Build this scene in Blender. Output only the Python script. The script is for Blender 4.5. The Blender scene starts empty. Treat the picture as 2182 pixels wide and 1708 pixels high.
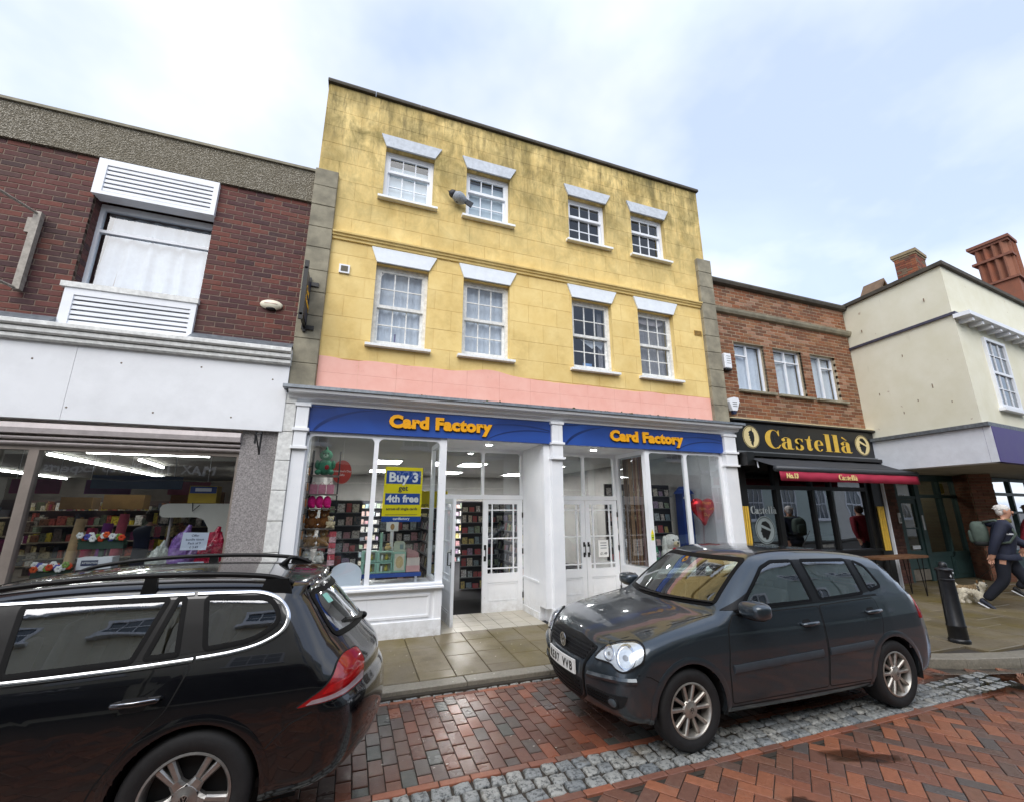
import bpy, bmesh, math, random
import numpy as np
from mathutils import Vector, Matrix, Euler
random.seed(7)
R = math.radians
S = bpy.context.scene
COL = S.collection

# ------------------------------------------------------------ camera
cam = bpy.data.objects.new('camera', bpy.data.cameras.new('camera'))
COL.objects.link(cam)
cam.location = (0, 0, 1.75)
cam.rotation_euler = (R(90 + 13.95), 0, R(-19.9))
cam.data.sensor_width = 36
cam.data.lens = 36 * 922 / 2182
cam.data.clip_start = 0.05
cam.data.clip_end = 2000
S.camera = cam

# ------------------------------------------------------------ world: Nishita sky behind broken cloud
SUN_EL, SUN_AZ = 44, 212          # azimuth clockwise from +Y
w = bpy.data.worlds.new('World'); S.world = w; w.use_nodes = True
nt = w.node_tree; nt.nodes.clear()
def N(t, **k):
    n = nt.nodes.new(t)
    for a, b in k.items(): setattr(n, a, b)
    return n
L = nt.links.new
out = N('ShaderNodeOutputWorld'); bg = N('ShaderNodeBackground'); bg.inputs[1].default_value = 0.11
sky = N('ShaderNodeTexSky', sky_type='NISHITA'); sky.sun_disc = False
sky.sun_elevation = R(SUN_EL); sky.sun_rotation = R(SUN_AZ)
sky.air_density = 1.0; sky.dust_density = 1.5; sky.ozone_density = 1.5
tc = N('ShaderNodeTexCoord'); sep = N('ShaderNodeSeparateXYZ'); L(tc.outputs['Generated'], sep.inputs[0])
add = N('ShaderNodeMath', operation='ADD'); add.inputs[1].default_value = 0.22; L(sep.outputs[2], add.inputs[0])
mx = N('ShaderNodeMath', operation='MAXIMUM'); mx.inputs[1].default_value = 0.05; L(add.outputs[0], mx.inputs[0])
dx = N('ShaderNodeMath', operation='DIVIDE'); L(sep.outputs[0], dx.inputs[0]); L(mx.outputs[0], dx.inputs[1])
dy = N('ShaderNodeMath', operation='DIVIDE'); L(sep.outputs[1], dy.inputs[0]); L(mx.outputs[0], dy.inputs[1])
cmb = N('ShaderNodeCombineXYZ'); L(dx.outputs[0], cmb.inputs[0]); L(dy.outputs[0], cmb.inputs[1])
cmb.inputs[2].default_value = 2.0
nz = N('ShaderNodeTexNoise'); nz.inputs['Scale'].default_value = 0.7; nz.inputs['Detail'].default_value = 6
nz.inputs['Roughness'].default_value = 0.5; nz.inputs['Distortion'].default_value = 0.5
L(cmb.outputs[0], nz.inputs['Vector'])
cr = N('ShaderNodeValToRGB'); cr.color_ramp.elements[0].position = 0.42; cr.color_ramp.elements[1].position = 0.63
cr.color_ramp.interpolation = 'EASE'
L(nz.outputs['Fac'], cr.inputs[0])
mr = N('ShaderNodeMapRange'); mr.inputs[3].default_value = 0.66; mr.inputs[4].default_value = 0.97
L(cr.outputs[0], mr.inputs[0])
nz2 = N('ShaderNodeTexNoise'); nz2.inputs['Scale'].default_value = 2.1; nz2.inputs['Detail'].default_value = 5
L(cmb.outputs[0], nz2.inputs['Vector'])
cc = N('ShaderNodeValToRGB')
cc.color_ramp.elements[0].position = 0.42; cc.color_ramp.elements[0].color = (4.2, 4.9, 6.35, 1)
cc.color_ramp.elements[1].position = 0.72; cc.color_ramp.elements[1].color = (7.2, 7.35, 7.5, 1)
L(nz2.outputs['Fac'], cc.inputs[0])
mix = N('ShaderNodeMix', data_type='RGBA'); L(mr.outputs[0], mix.inputs[0]); L(sky.outputs[0], mix.inputs[6]); L(cc.outputs[0], mix.inputs[7])
L(mix.outputs[2], bg.inputs[0]); L(bg.outputs[0], out.inputs[0])

# ------------------------------------------------------------ sun (veiled by thin cloud, so soft)
sun = bpy.data.objects.new('sun', bpy.data.lights.new('sun', 'SUN')); COL.objects.link(sun)
sun.data.energy = 1.5; sun.data.angle = R(60); sun.data.color = (1.0, 0.96, 0.9)
d = Vector((math.sin(R(SUN_AZ)) * math.cos(R(SUN_EL)), math.cos(R(SUN_AZ)) * math.cos(R(SUN_EL)), math.sin(R(SUN_EL))))
sun.rotation_euler = (-d).to_track_quat('-Z', 'Y').to_euler(); sun.location = (0, -10, 20)

vs = S.view_settings
vs.view_transform = 'Standard'; vs.look = 'None'; vs.exposure = 0.95; vs.gamma = 1; vs.use_curve_mapping = False
S.render.engine = 'CYCLES'

# ------------------------------------------------------------ materials
MATS = {}
def lin(h):
    h = h.lstrip('#'); v = [int(h[i:i+2], 16) / 255 for i in (0, 2, 4)]
    return tuple(c / 12.92 if c <= .04045 else ((c + .055) / 1.055) ** 2.4 for c in v)
class NT:
    def __init__(s, name):
        s.m = bpy.data.materials.new(name); s.m.use_nodes = True; s.t = s.m.node_tree
        s.b = s.t.nodes['Principled BSDF']; s.o = s.t.nodes['Material Output']
    def n(s, t, _in=None, **k):
        x = s.t.nodes.new(t)
        for a, b in k.items(): setattr(x, a, b)
        for a, b in (_in or {}).items(): s.set(x.inputs[a], b)
        return x
    def set(s, sock, v):
        if hasattr(v, 'node'): s.t.links.new(v, sock)
        else:
            if isinstance(v, tuple) and len(v) == 3 and sock.type == 'RGBA': v = v + (1,)
            sock.default_value = v
    def noise(s, scale, detail=4, rough=.55, vec=None, dist=0):
        i = {'Scale': scale, 'Detail': detail, 'Roughness': rough, 'Distortion': dist}
        if vec is not None: i['Vector'] = vec
        return s.n('ShaderNodeTexNoise', i).outputs['Fac']
    def ramp(s, f, a, b, ca=(0, 0, 0), cb=(1, 1, 1)):
        r = s.n('ShaderNodeValToRGB', {0: f}); e = r.color_ramp.elements
        e[0].position = a; e[1].position = b; e[0].color = tuple(ca) + (1,); e[1].color = tuple(cb) + (1,)
        return r.outputs[0]
    def mix(s, f, a, b, mode='MIX'):
        x = s.n('ShaderNodeMix', data_type='RGBA', blend_type=mode)
        s.set(x.inputs[0], f); s.set(x.inputs[6], a); s.set(x.inputs[7], b); return x.outputs[2]
    def math(s, op, a, b=0, c=None):
        x = s.n('ShaderNodeMath', operation=op); s.set(x.inputs[0], a); s.set(x.inputs[1], b)
        if c is not None: s.set(x.inputs[2], c)
        return x.outputs[0]
    def pos(s): return s.n('ShaderNodeNewGeometry').outputs['Position']
    def obj(s): return s.n('ShaderNodeTexCoord').outputs['Object']
    def scalev(s, v, sc):
        x = s.n('ShaderNodeMapping', {'Vector': v}); x.inputs['Scale'].default_value = sc; return x.outputs[0]
    def rnd(s):
        a = s.n('ShaderNodeObjectInfo').outputs['Random']; b = s.n('ShaderNodeAttribute', attribute_name='rnd').outputs['Fac']
        return s.math('FRACT', s.math('ADD', a, b))
    def bump(s, h, strength=.3, dist=.01):
        x = s.n('ShaderNodeBump', {'Height': h, 'Strength': strength, 'Distance': dist}); s.t.links.new(x.outputs[0], s.b.inputs['Normal'])
    def schlick(s, f0):
        g = s.n('ShaderNodeNewGeometry'); dt = s.n('ShaderNodeVectorMath', {0: g.outputs['Normal'], 1: g.outputs['Incoming']}, operation='DOT_PRODUCT')
        k = s.math('SUBTRACT', 1, s.math('ABSOLUTE', dt.outputs['Value'])); return s.math('ADD', s.math('MULTIPLY', s.math('POWER', k, 5), 1 - f0), f0)
    def col(s, v): s.set(s.b.inputs['Base Color'], v)
    def p(s, **k):
        for a, b in k.items(): s.set(s.b.inputs[a.replace('_', ' ')], b)
def mat(name, c, rough=.6, var=.12, scale=6, metal=0, bump=0, bscale=60, coat=0, spec=.5, dirt=0):
    """plain procedural material: colour with mottling, optional fine relief and dirt"""
    if name in MATS: return MATS[name]
    if isinstance(c, str): c = lin(c)
    x = NT(name); P = x.pos()
    f = x.noise(scale, 5, .6, P)
    lo = tuple(v * (1 - var) for v in c); hi = tuple(min(1, v * (1 + var)) for v in c)
    col = x.ramp(f, .3, .7, lo, hi)
    if dirt:
        g = x.ramp(x.noise(2.3, 6, .65, P), .48, .72)
        col = x.mix(x.math('MULTIPLY', g, dirt), col, tuple(v * .45 + .01 for v in c))
    x.col(col); x.p(Roughness=x.math('ADD', x.math('MULTIPLY', f, .16), rough - .08), Metallic=metal)
    x.p(**{'Specular_IOR_Level': spec})
    if coat: x.p(Coat_Weight=coat, Coat_Roughness=.03)
    if bump: x.bump(x.noise(bscale, 4, .6, P), bump, .004)
    MATS[name] = x.m; return x.m
def emit(name, c, s):
    if name in MATS: return MATS[name]
    x = NT(name); x.col(c if not isinstance(c, str) else lin(c)); x.p(Emission_Color=(c if not isinstance(c, str) else lin(c)), Emission_Strength=s)
    MATS[name] = x.m; return x.m
def glass(name, tint=(.86, .9, .88), refl=1.0, rough=.0, ior=1.5):
    if name in MATS: return MATS[name]
    x = NT(name); x.t.nodes.remove(x.b)
    tr = x.n('ShaderNodeBsdfTransparent', {0: tint}); gl = x.n('ShaderNodeBsdfGlossy', {'Roughness': rough, 0: (.95, .97, 1)})
    # small ripple so that reflections are not mirror-perfect
    bp = x.n('ShaderNodeBump', {'Height': x.noise(1.3, 2, .5, x.pos()), 'Strength': .10, 'Distance': .02}); x.t.links.new(bp.outputs[0], gl.inputs['Normal'])
    f = x.math('MINIMUM', x.math('MULTIPLY', x.schlick(.045), refl * 1.8), 1.0)
    mx = x.n('ShaderNodeMixShader', {0: f, 1: tr.outputs[0], 2: gl.outputs[0]}); x.t.links.new(mx.outputs[0], x.o.inputs[0])
    MATS[name] = x.m; return x.m

# ------------------------------------------------------------ object helpers (all coordinates are world coordinates)
WL = {}
def reg(o, wl): WL[o.name] = Vector(wl)
def place(o, wloc, parent=None, rot=None, scale=None):
    wloc = Vector(wloc)
    if parent is not None:
        o.parent = parent; o.location = wloc - WL[parent.name]
    else: o.location = wloc
    if rot is not None: o.rotation_euler = rot
    if scale is not None: o.scale = scale
    WL[o.name] = wloc
    return o
def tag(o, label=None, cat=None, group=None, kind=None):
    if label: o['label'] = label
    if cat: o['category'] = cat
    if group: o['group'] = group
    if kind: o['kind'] = kind
    return o
def thing(name, loc, label, cat, group=None):
    o = bpy.data.objects.new(name, None); COL.objects.link(o); o.empty_display_size = .1
    place(o, loc); return tag(o, label, cat, group)
def raw(name, me, m=None, parent=None, loc=(0, 0, 0), rot=None, scale=None, smooth=False):
    if m is not None and not me.materials: me.materials.append(m)
    if smooth: me.polygons.foreach_set('use_smooth', [True] * len(me.polygons))
    o = bpy.data.objects.new(name, me); COL.objects.link(o)
    return place(o, loc, parent, rot, scale)
def mk(name, verts, faces):
    me = bpy.data.meshes.new(name); me.from_pydata([tuple(v) for v in verts], [], faces); me.update(); return me
def fixn(me):
    b = bmesh.new(); b.from_mesh(me); bmesh.ops.recalc_face_normals(b, faces=b.faces); b.to_mesh(me); b.free(); return me
BF = [(0, 3, 2, 1), (4, 5, 6, 7), (0, 1, 5, 4), (1, 2, 6, 5), (2, 3, 7, 6), (3, 0, 4, 7)]
def boxv(x0, x1, y0, y1, z0, z1):
    return [(x0, y0, z0), (x1, y0, z0), (x1, y1, z0), (x0, y1, z0), (x0, y0, z1), (x1, y0, z1), (x1, y1, z1), (x0, y1, z1)]
def box(name, x0, x1, y0, y1, z0, z1, m, parent=None, bev=0, seg=1):
    c = ((x0 + x1) / 2, (y0 + y1) / 2, (z0 + z1) / 2)
    a, b, d = (x1 - x0) / 2, (y1 - y0) / 2, (z1 - z0) / 2
    me = mk(name, boxv(-a, a, -b, b, -d, d), BF)
    if bev:
        bm = bmesh.new(); bm.from_mesh(me)
        bmesh.ops.bevel(bm, geom=bm.edges[:] , offset=min(bev, a * .9, b * .9, d * .9), segments=seg, profile=.5, affect='EDGES'); bm.to_mesh(me); bm.free()
    return raw(name, me, m, parent, c)
class MB:
    """collects shapes that belong to ONE part"""
    def __init__(s): s.v = []; s.f = []
    def add(s, vs, fs):
        k = len(s.v); s.v += [tuple(v) for v in vs]; s.f += [tuple(i + k for i in f) for f in fs]; return s
    def box(s, *a): return s.add(boxv(*a), BF)
    def prism(s, pts, y0, y1):
        n = len(pts); vs = [(x, y0, z) for x, z in pts] + [(x, y1, z) for x, z in pts]
        fs = [tuple(range(n)), tuple(range(2 * n - 1, n - 1, -1))] + [(i, i + n, (i + 1) % n + n, (i + 1) % n) for i in range(n)]
        return s.add(vs, fs)
    def extr(s, prof, x0, x1):
        n = len(prof); vs = [(x0, y, z) for y, z in prof] + [(x1, y, z) for y, z in prof]
        fs = [tuple(range(n)), tuple(range(2 * n - 1, n - 1, -1))] + [(i, i + n, (i + 1) % n + n, (i + 1) % n) for i in range(n)]
        return s.add(vs, fs)
    def vprism(s, pts, z0, z1):
        n = len(pts); vs = [(x, y, z0) for x, y in pts] + [(x, y, z1) for x, y in pts]
        fs = [tuple(range(n - 1, -1, -1)), tuple(range(n, 2 * n))] + [(i, (i + 1) % n, (i + 1) % n + n, i + n) for i in range(n)]
        return s.add(vs, fs)
    def tube(s, pts, r, seg=8, cap=True):
        pts = [Vector(p) for p in pts]; n = len(pts); rr = r if isinstance(r, (list, tuple)) else [r] * n
        vs = []; prev = None
        for i, p in enumerate(pts):
            t = (pts[min(i + 1, n - 1)] - pts[max(i - 1, 0)]).normalized()
            a = Vector((0, 0, 1)) if abs(t.z) < .9 else Vector((1, 0, 0))
            u = t.cross(a).normalized() if prev is None else (prev - t * prev.dot(t)).normalized()
            prev = u; v = t.cross(u)
            vs += [p + (u * math.cos(2 * math.pi * k / seg) + v * math.sin(2 * math.pi * k / seg)) * rr[i] for k in range(seg)]
        fs = [(i * seg + k, i * seg + (k + 1) % seg, (i + 1) * seg + (k + 1) % seg, (i + 1) * seg + k) for i in range(n - 1) for k in range(seg)]
        if cap: fs += [tuple(range(seg - 1, -1, -1)), tuple(range((n - 1) * seg, n * seg))]
        return s.add(vs, fs)
    def lathe(s, prof, c=(0, 0, 0), seg=24, axis='z', a0=0, a1=2 * math.pi):
        full = abs(a1 - a0 - 2 * math.pi) < 1e-6; n = len(prof); m = seg if full else seg + 1; vs = []
        for k in range(m):
            a = a0 + (a1 - a0) * k / seg
            for r, z in prof:
                p = (r * math.cos(a), r * math.sin(a), z)
                if axis == 'y': p = (p[0], p[2], p[1])
                if axis == 'x': p = (p[2], p[0], p[1])
                vs.append((p[0] + c[0], p[1] + c[1], p[2] + c[2]))
        fs = [(k * n + i, ((k + 1) % m) * n + i, ((k + 1) % m) * n + i + 1, k * n + i + 1) for k in range(seg if full else seg) for i in range(n - 1)]
        return s.add(vs, fs)
    def ball(s, c, r, seg=12, ring=8, sq=None):
        rx, ry, rz = (r, r, r) if not isinstance(r, tuple) else r; k0 = len(s.v)
        vs = [(c[0], c[1], c[2] - rz)]
        for i in range(1, ring):
            a = -math.pi / 2 + math.pi * i / ring
            vs += [(c[0] + rx * math.cos(a) * math.cos(2 * math.pi * k / seg), c[1] + ry * math.cos(a) * math.sin(2 * math.pi * k / seg), c[2] + rz * math.sin(a)) for k in range(seg)]
        vs.append((c[0], c[1], c[2] + rz)); e = len(vs) - 1
        fs = [(0, 1 + (k + 1) % seg, 1 + k) for k in range(seg)]
        for i in range(ring - 2):
            b = 1 + i * seg; fs += [(b + k, b + (k + 1) % seg, b + seg + (k + 1) % seg, b + seg + k) for k in range(seg)]
        b = 1 + (ring - 2) * seg; fs += [(b + k, b + (k + 1) % seg, e) for k in range(seg)]
        if sq: g_ = lambda t: math.copysign(abs(t) ** sq, t); vs = [(c[0] + rx * g_((v[0] - c[0]) / rx), c[1] + ry * g_((v[1] - c[1]) / ry), c[2] + rz * g_((v[2] - c[2]) / rz)) for v in vs]
        return s.add(vs, fs)
    def build(s, name, m, parent=None, smooth=False, origin=None, fix=True, auto=None):
        a = np.array(s.v); o = Vector(origin) if origin is not None else Vector(((a[:, 0].min() + a[:, 0].max()) / 2, (a[:, 1].min() + a[:, 1].max()) / 2, a[:, 2].min()))
        me = mk(name, [(v[0] - o.x, v[1] - o.y, v[2] - o.z) for v in s.v], s.f)
        if fix: fixn(me)
        ob = raw(name, me, m, parent, o, smooth=smooth)
        if auto is not None: sharp(me, auto)
        return ob
def sharp(me, ang):
    me.polygons.foreach_set('use_smooth', [True] * len(me.polygons))
    b = bmesh.new(); b.from_mesh(me)
    for e in b.edges:
        if len(e.link_faces) != 2 or e.calc_face_angle(0) > R(ang): e.smooth = False
    b.to_mesh(me); b.free()
def text(name, s, size, m, parent, loc, rot=(R(90), 0, 0), depth=.004, off=0, align='LEFT', shear=0, xs=1, spacing=1):
    cu = bpy.data.curves.new(name, 'FONT'); cu.body = s; cu.size = size; cu.extrude = depth; cu.offset = off
    cu.align_x = align; cu.shear = shear; cu.space_character = spacing; cu.resolution_u = 3
    t = bpy.data.objects.new('tmp', cu); COL.objects.link(t)
    dg = bpy.context.evaluated_depsgraph_get(); me = bpy.data.meshes.new_from_object(t.evaluated_get(dg))
    bpy.data.objects.remove(t); me.materials.clear()
    o = raw(name, me, m, parent, loc, rot, (xs, 1, 1)); return o
def wall(name, x0, x1, z0, z1, y, t, holes, m, parent=None):
    """wall facing -Y with openings (x0,x1,z0,z1) and their reveals, one mesh"""
    xs = sorted({x0, x1, *[min(max(h[i], x0), x1) for h in holes for i in (0, 1)]}); zs = sorted({z0, z1, *[min(max(h[i], z0), z1) for h in holes for i in (2, 3)]})
    b = MB()
    solid = lambda i, j: 0 <= i < len(xs) - 1 and 0 <= j < len(zs) - 1 and not any(h[0] < (xs[i] + xs[i+1]) / 2 < h[1] and h[2] < (zs[j] + zs[j+1]) / 2 < h[3] for h in holes)
    for i in range(len(xs) - 1):
        for j in range(len(zs) - 1):
            if not solid(i, j): continue
            a, c, e, g = xs[i], xs[i+1], zs[j], zs[j+1]
            b.add([(a, y, e), (c, y, e), (c, y, g), (a, y, g)], [(0, 1, 2, 3)]); b.add([(a, y + t, e), (c, y + t, e), (c, y + t, g), (a, y + t, g)], [(3, 2, 1, 0)])
            if not solid(i - 1, j): b.add([(a, y, e), (a, y, g), (a, y + t, g), (a, y + t, e)], [(0, 1, 2, 3)])
            if not solid(i + 1, j): b.add([(c, y, e), (c, y + t, e), (c, y + t, g), (c, y, g)], [(0, 1, 2, 3)])
            if not solid(i, j - 1): b.add([(a, y, e), (a, y + t, e), (c, y + t, e), (c, y, e)], [(0, 1, 2, 3)])
            if not solid(i, j + 1): b.add([(a, y, g), (c, y, g), (c, y + t, g), (a, y + t, g)], [(0, 1, 2, 3)])
    return b.build(name, m, parent, fix=False)
def sub_rects(r, holes):
    """rectangle r minus holes -> list of rectangles"""
    rs = [r]
    for h in holes:
        o = []
        for a in rs:
            if h[0] >= a[1] or h[1] <= a[0] or h[2] >= a[3] or h[3] <= a[2]: o.append(a); continue
            if h[0] > a[0]: o.append((a[0], h[0], a[2], a[3]))
            if h[1] < a[1]: o.append((h[1], a[1], a[2], a[3]))
            l, r2 = max(a[0], h[0]), min(a[1], h[1])
            if h[2] > a[2]: o.append((l, r2, a[2], h[2]))
            if h[3] < a[3]: o.append((l, r2, h[3], a[3]))
        rs = o
    return [a for a in rs if a[1] - a[0] > .02 and a[3] - a[2] > .012]
UNIT = {}
def unit_block(key, m, bev=.03):
    """shared unit cube with a small chamfer on the front (-Y) face for bricks; scaled per piece"""
    if key in UNIT: return UNIT[key]
    e = bev
    vs = [(-.5, .5, -.5), (.5, .5, -.5), (.5, .5, .5), (-.5, .5, .5), (-.5, -.5 + e, -.5), (.5, -.5 + e, -.5), (.5, -.5 + e, .5), (-.5, -.5 + e, .5),
          (-.5 + e * .4, -.5, -.5 + e), (.5 - e * .4, -.5, -.5 + e), (.5 - e * .4, -.5, .5 - e), (-.5 + e * .4, -.5, .5 - e)]
    fs = [(8, 9, 10, 11)] + [(4 + i, 4 + (i + 1) % 4, 8 + (i + 1) % 4, 8 + i) for i in range(4)] + [(i, (i + 1) % 4, 4 + (i + 1) % 4, 4 + i) for i in range(4)]
    me = fixn(mk(key, vs, fs)); me.materials.append(m); UNIT[key] = me; return me
def pieces(name, stuffname, recs, key, m, parent, limit=300, score=None, up=False, bev=.08):
    """recs: (center, size(3), rotz). The `limit` best-scored become parts, the rest one stuff part"""
    me = unit_block(key, m, bev)
    if up and not me.get('up'):
        for v in me.vertices: v.co = (v.co.x, v.co.z, -v.co.y)
        me['up'] = 1; fixn(me)
    recs = sorted(recs, key=score) if score else list(recs)
    for c, s, rz, *t in recs[:limit]:
        o = bpy.data.objects.new(name, me); COL.objects.link(o)
        place(o, c, parent, (t[0] if t else 0, t[1] if t else 0, rz), s)
    rest = recs[limit:]
    if not rest: return
    base = np.array([v.co[:] for v in me.vertices]); fs = [tuple(p.vertices) for p in me.polygons]; V = []; F = []; A = []
    for c, s, rz, *t in rest:
        q = base * np.array(s); M3 = np.array(Euler((t[0] if t else 0, t[1] if t else 0, rz)).to_matrix()); k = len(V)
        V += [tuple(v) for v in (q @ M3.T + np.array(c) - np.array(WL[parent.name]))]
        F += [tuple(i + k for i in f) for f in fs]; A += [random.random()] * len(fs)
    sm = mk(stuffname, V, F); at = sm.attributes.new('rnd', 'FLOAT', 'FACE'); at.data.foreach_set('value', A)
    o = raw(stuffname, sm, m, parent, WL[parent.name]); o['kind'] = 'stuff'
def bond(x0, x1, z0, z1, y, holes, bl=.225, bh=.075, j=.011, d=.05, rough=.004):
    out = []; nz = int(round((z1 - z0) / bh)); bh = (z1 - z0) / nz
    for r in range(nz):
        a = z0 + r * bh; x = x0 - (bl / 2 if r % 2 else 0)
        while x < x1:
            rr = (max(x, x0) + j / 2, min(x + bl, x1) - j / 2, a + j / 2, a + bh - j / 2)
            if rr[1] - rr[0] > .02:
                for q in sub_rects(rr, holes):
                    out.append((((q[0] + q[1]) / 2, y + d / 2 + random.uniform(-rough, rough) * .6, (q[2] + q[3]) / 2), (q[1] - q[0], d, q[3] - q[2]), 0))
            x += bl
    return out
cd2 = lambda r: (r[0][0] ** 2 + r[0][1] ** 2 + (r[0][2] - 1.75) ** 2)
# ================================================================= materials of the setting
def brick_mat(name, cols, rough=.75, wet=0, bscale=90):
    x = NT(name); r = x.rnd(); P = x.pos()
    cr = x.n('ShaderNodeValToRGB', {0: r}); cr.color_ramp.interpolation = 'CONSTANT'; e = cr.color_ramp.elements
    while len(e) < len(cols): e.new(.5)
    for i, c in enumerate(cols): e[i].position = i / len(cols); e[i].color = lin(c) + (1,)
    f = x.noise(28, 5, .65, P); g = x.noise(1.1, 4, .6, P)
    c = x.mix(.5, cr.outputs[0], x.ramp(f, .3, .72, (.45, .45, .45), (1, 1, 1)), 'MULTIPLY')
    c = x.mix(x.math('MULTIPLY', x.ramp(g, .5, .75), .35), c, (.05, .045, .035))
    c = x.mix(x.math('MULTIPLY', x.ramp(x.noise(7, 6, .75, P), .55, .7), .45), c, lin('#75695c') if wet else lin('#5b524a'))
    x.col(c)
    if wet: x.p(Roughness=x.n('ShaderNodeMapRange', {0: x.noise(1.7, 4, .6, P), 1: .35, 2: .65, 3: rough - wet, 4: rough}).outputs[0])
    else: x.p(Roughness=rough)
    x.bump(x.noise(bscale, 4, .7, P), .35, .004); MATS[name] = x.m; return x.m
M_PAVER = brick_mat('paver_clay', ['#6e483b', '#7a4e3e', '#66483e', '#88523e', '#5c504a', '#6f5145', '#754c3e', '#62504a', '#94573f', '#69493e', '#53544f', '#7a5444'], .48, .28)
M_HERR = brick_mat('paver_red', ['#8a5c49', '#96614a', '#7d5849', '#a0684e', '#705a50', '#87604e', '#655c57', '#95604a', '#7c5a4c', '#a86c50'], .44, .28)
M_EDGE = brick_mat('paver_edge_red', ['#9c6249', '#935c48', '#8a5e4e', '#a6684f', '#856456'], .55, .2)
def sett_mat():
    x = NT('granite_sett'); P = x.pos(); r = x.rnd()
    f = x.noise(34, 6, .75, P); base = x.ramp(r, 0, 1, lin('#828687'), lin('#a8a7a0'))
    c = x.mix(x.ramp(f, .38, .52), lin('#35393b'), base); c = x.mix(x.ramp(x.noise(3, 3, .5, P), .62, .8), c, lin('#7d6a4e'))
    x.col(c); x.p(Roughness=.42); x.bump(x.noise(22, 5, .7, P), .7, .012); MATS['sett'] = x.m; return x.m
M_SETT = sett_mat()
def slab_mat():
    x = NT('york_slab'); P = x.pos(); r = x.rnd()
    c = x.ramp(r, 0, 1, lin('#6f6552'), lin('#877b64'))
    c = x.mix(x.ramp(x.noise(.9, 5, .6, P, .6), .42, .66), c, lin('#6f6133'))
    c = x.mix(.6, c, x.ramp(x.noise(60, 4, .7, P), .3, .7, (.55, .55, .55), (1, 1, 1)), 'MULTIPLY')
    c = x.mix(x.math('MULTIPLY', x.ramp(x.noise(2.6, 5, .7, P), .56, .72), .4), c, lin('#4a4436'))
    x.col(c); x.p(Roughness=x.n('ShaderNodeMapRange', {0: x.noise(1.3, 4, .6, P), 1: .38, 2: .62, 3: .36, 4: .66}).outputs[0])
    x.bump(x.noise(120, 3, .6, P), .25, .003); MATS['slab'] = x.m; return x.m
M_SLAB = slab_mat()
M_JOINT = mat('paving_joint', '#3a342c', .7, .3, 30)
M_KERB = mat('kerb_granite', '#857f72', .5, .25, 40, bump=.4, bscale=80, dirt=.4)

# ================================================================= ground
g = MB().add([(-300, -300, -.022), (300, -300, -.022), (300, 300, -.022), (-300, 300, -.022)], [(0, 1, 2, 3)]).build('ground', M_JOINT, None, fix=False)
tag(g, kind='structure')
bay = MB().box(-9, 6.6, 2.84, 4.78, -.03, -.014).build('parking_bay', M_JOINT); tag(bay, kind='structure')
road = MB().box(-9, 14, -1.5, 2.83, -.03, -.013).build('road', M_JOINT); tag(road, kind='structure')
random.seed(11)
jit = lambda a: random.uniform(-a, a)
# stretcher-laid clay pavers, long side towards the shops
recs = []; i = 0
for ix in range(-45, 62):
    xx = ix * .103
    off = 0 if ix % 2 else .1
    y = 3.355 - off
    while y < 4.655:
        a, b = max(y, 3.355), min(y + .2, 4.655)
        if b - a > .03: recs.append(((xx + jit(.001), (a + b) / 2, -.021 + jit(.0012)), (.0965 + jit(.001), b - a - .007, .04), jit(.006), jit(.006), jit(.006)))
        y += .203
vis = lambda r: 0 if (.1 < r[0][0] < 2.75 or r[0][0] > 5.2) else 1
pieces('paving_brick', 'distant_paving_bricks', recs, 'paver', M_PAVER, bay, 290, lambda r: (vis(r), cd2(r)), up=True, bev=.05)
edge = [((-4.5 + k * .212, 3.322 + jit(.002), -.018), (.203, .058, .04), jit(.008)) for k in range(52)]
edge += [((-4.5 + k * .212, 2.91 + jit(.003), -.017), (.203, .058, .04), jit(.01)) for k in range(52)]
edge += [((-4.5 + k * .212, 4.63 + jit(.002) + .045, -.018), (.203, .05, .04), jit(.008)) for k in range(40)]
pieces('edging_brick', 'more_edging_bricks', edge, 'edger', M_EDGE, bay, 300, cd2, up=True, bev=.06)
def sett_mesh(seed):
    rr = random.Random(seed); b = MB(); n = 12; ring = []
    for lv, (z, s) in enumerate(((-.5, 1), (.28, 1), (.45, .93), (.5, .76))):
        for k in range(n):
            a = 2 * math.pi * (k + .5) / n; c, q = math.cos(a), math.sin(a)
            rad = 1 / max(abs(c), abs(q)) ** .93 * .5 * s * (1 + rr.uniform(-.08, .06))
            ring.append((c * rad, q * rad, z + rr.uniform(-.04, .04) * (lv > 0)))
    f = [tuple(range(3 * n, 4 * n))] + [(l * n + k, l * n + (k + 1) % n, (l + 1) * n + (k + 1) % n, (l + 1) * n + k) for l in range(3) for k in range(n)]
    me = fixn(mk('sett', ring, f)); me.materials.append(M_SETT); me.polygons.foreach_set('use_smooth', [True] * len(me.polygons)); return me
SM = [sett_mesh(s) for s in range(8)]
cnt = 0
for row, (yy, dp, pit) in enumerate(((3.235, .108, .132), (3.118, .105, .13), (3.0, .108, .134), (4.73, .085, .125))):
    x = -2.6 + row * .05 if row < 3 else -.3
    while x < (6.6 if row < 3 else 2.4):
        wd = pit * random.uniform(.82, 1.12)
        o = bpy.data.objects.new('sett', random.choice(SM)); COL.objects.link(o); cnt += 1
        place(o, (x + wd / 2, yy + jit(.008), -.03 + jit(.003)), bay, (jit(.05), jit(.05), jit(.12) + random.choice((0, math.pi))), (wd * .86, dp * random.uniform(.84, .96), .07))
        x += wd
        if cnt > 296: break
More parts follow.
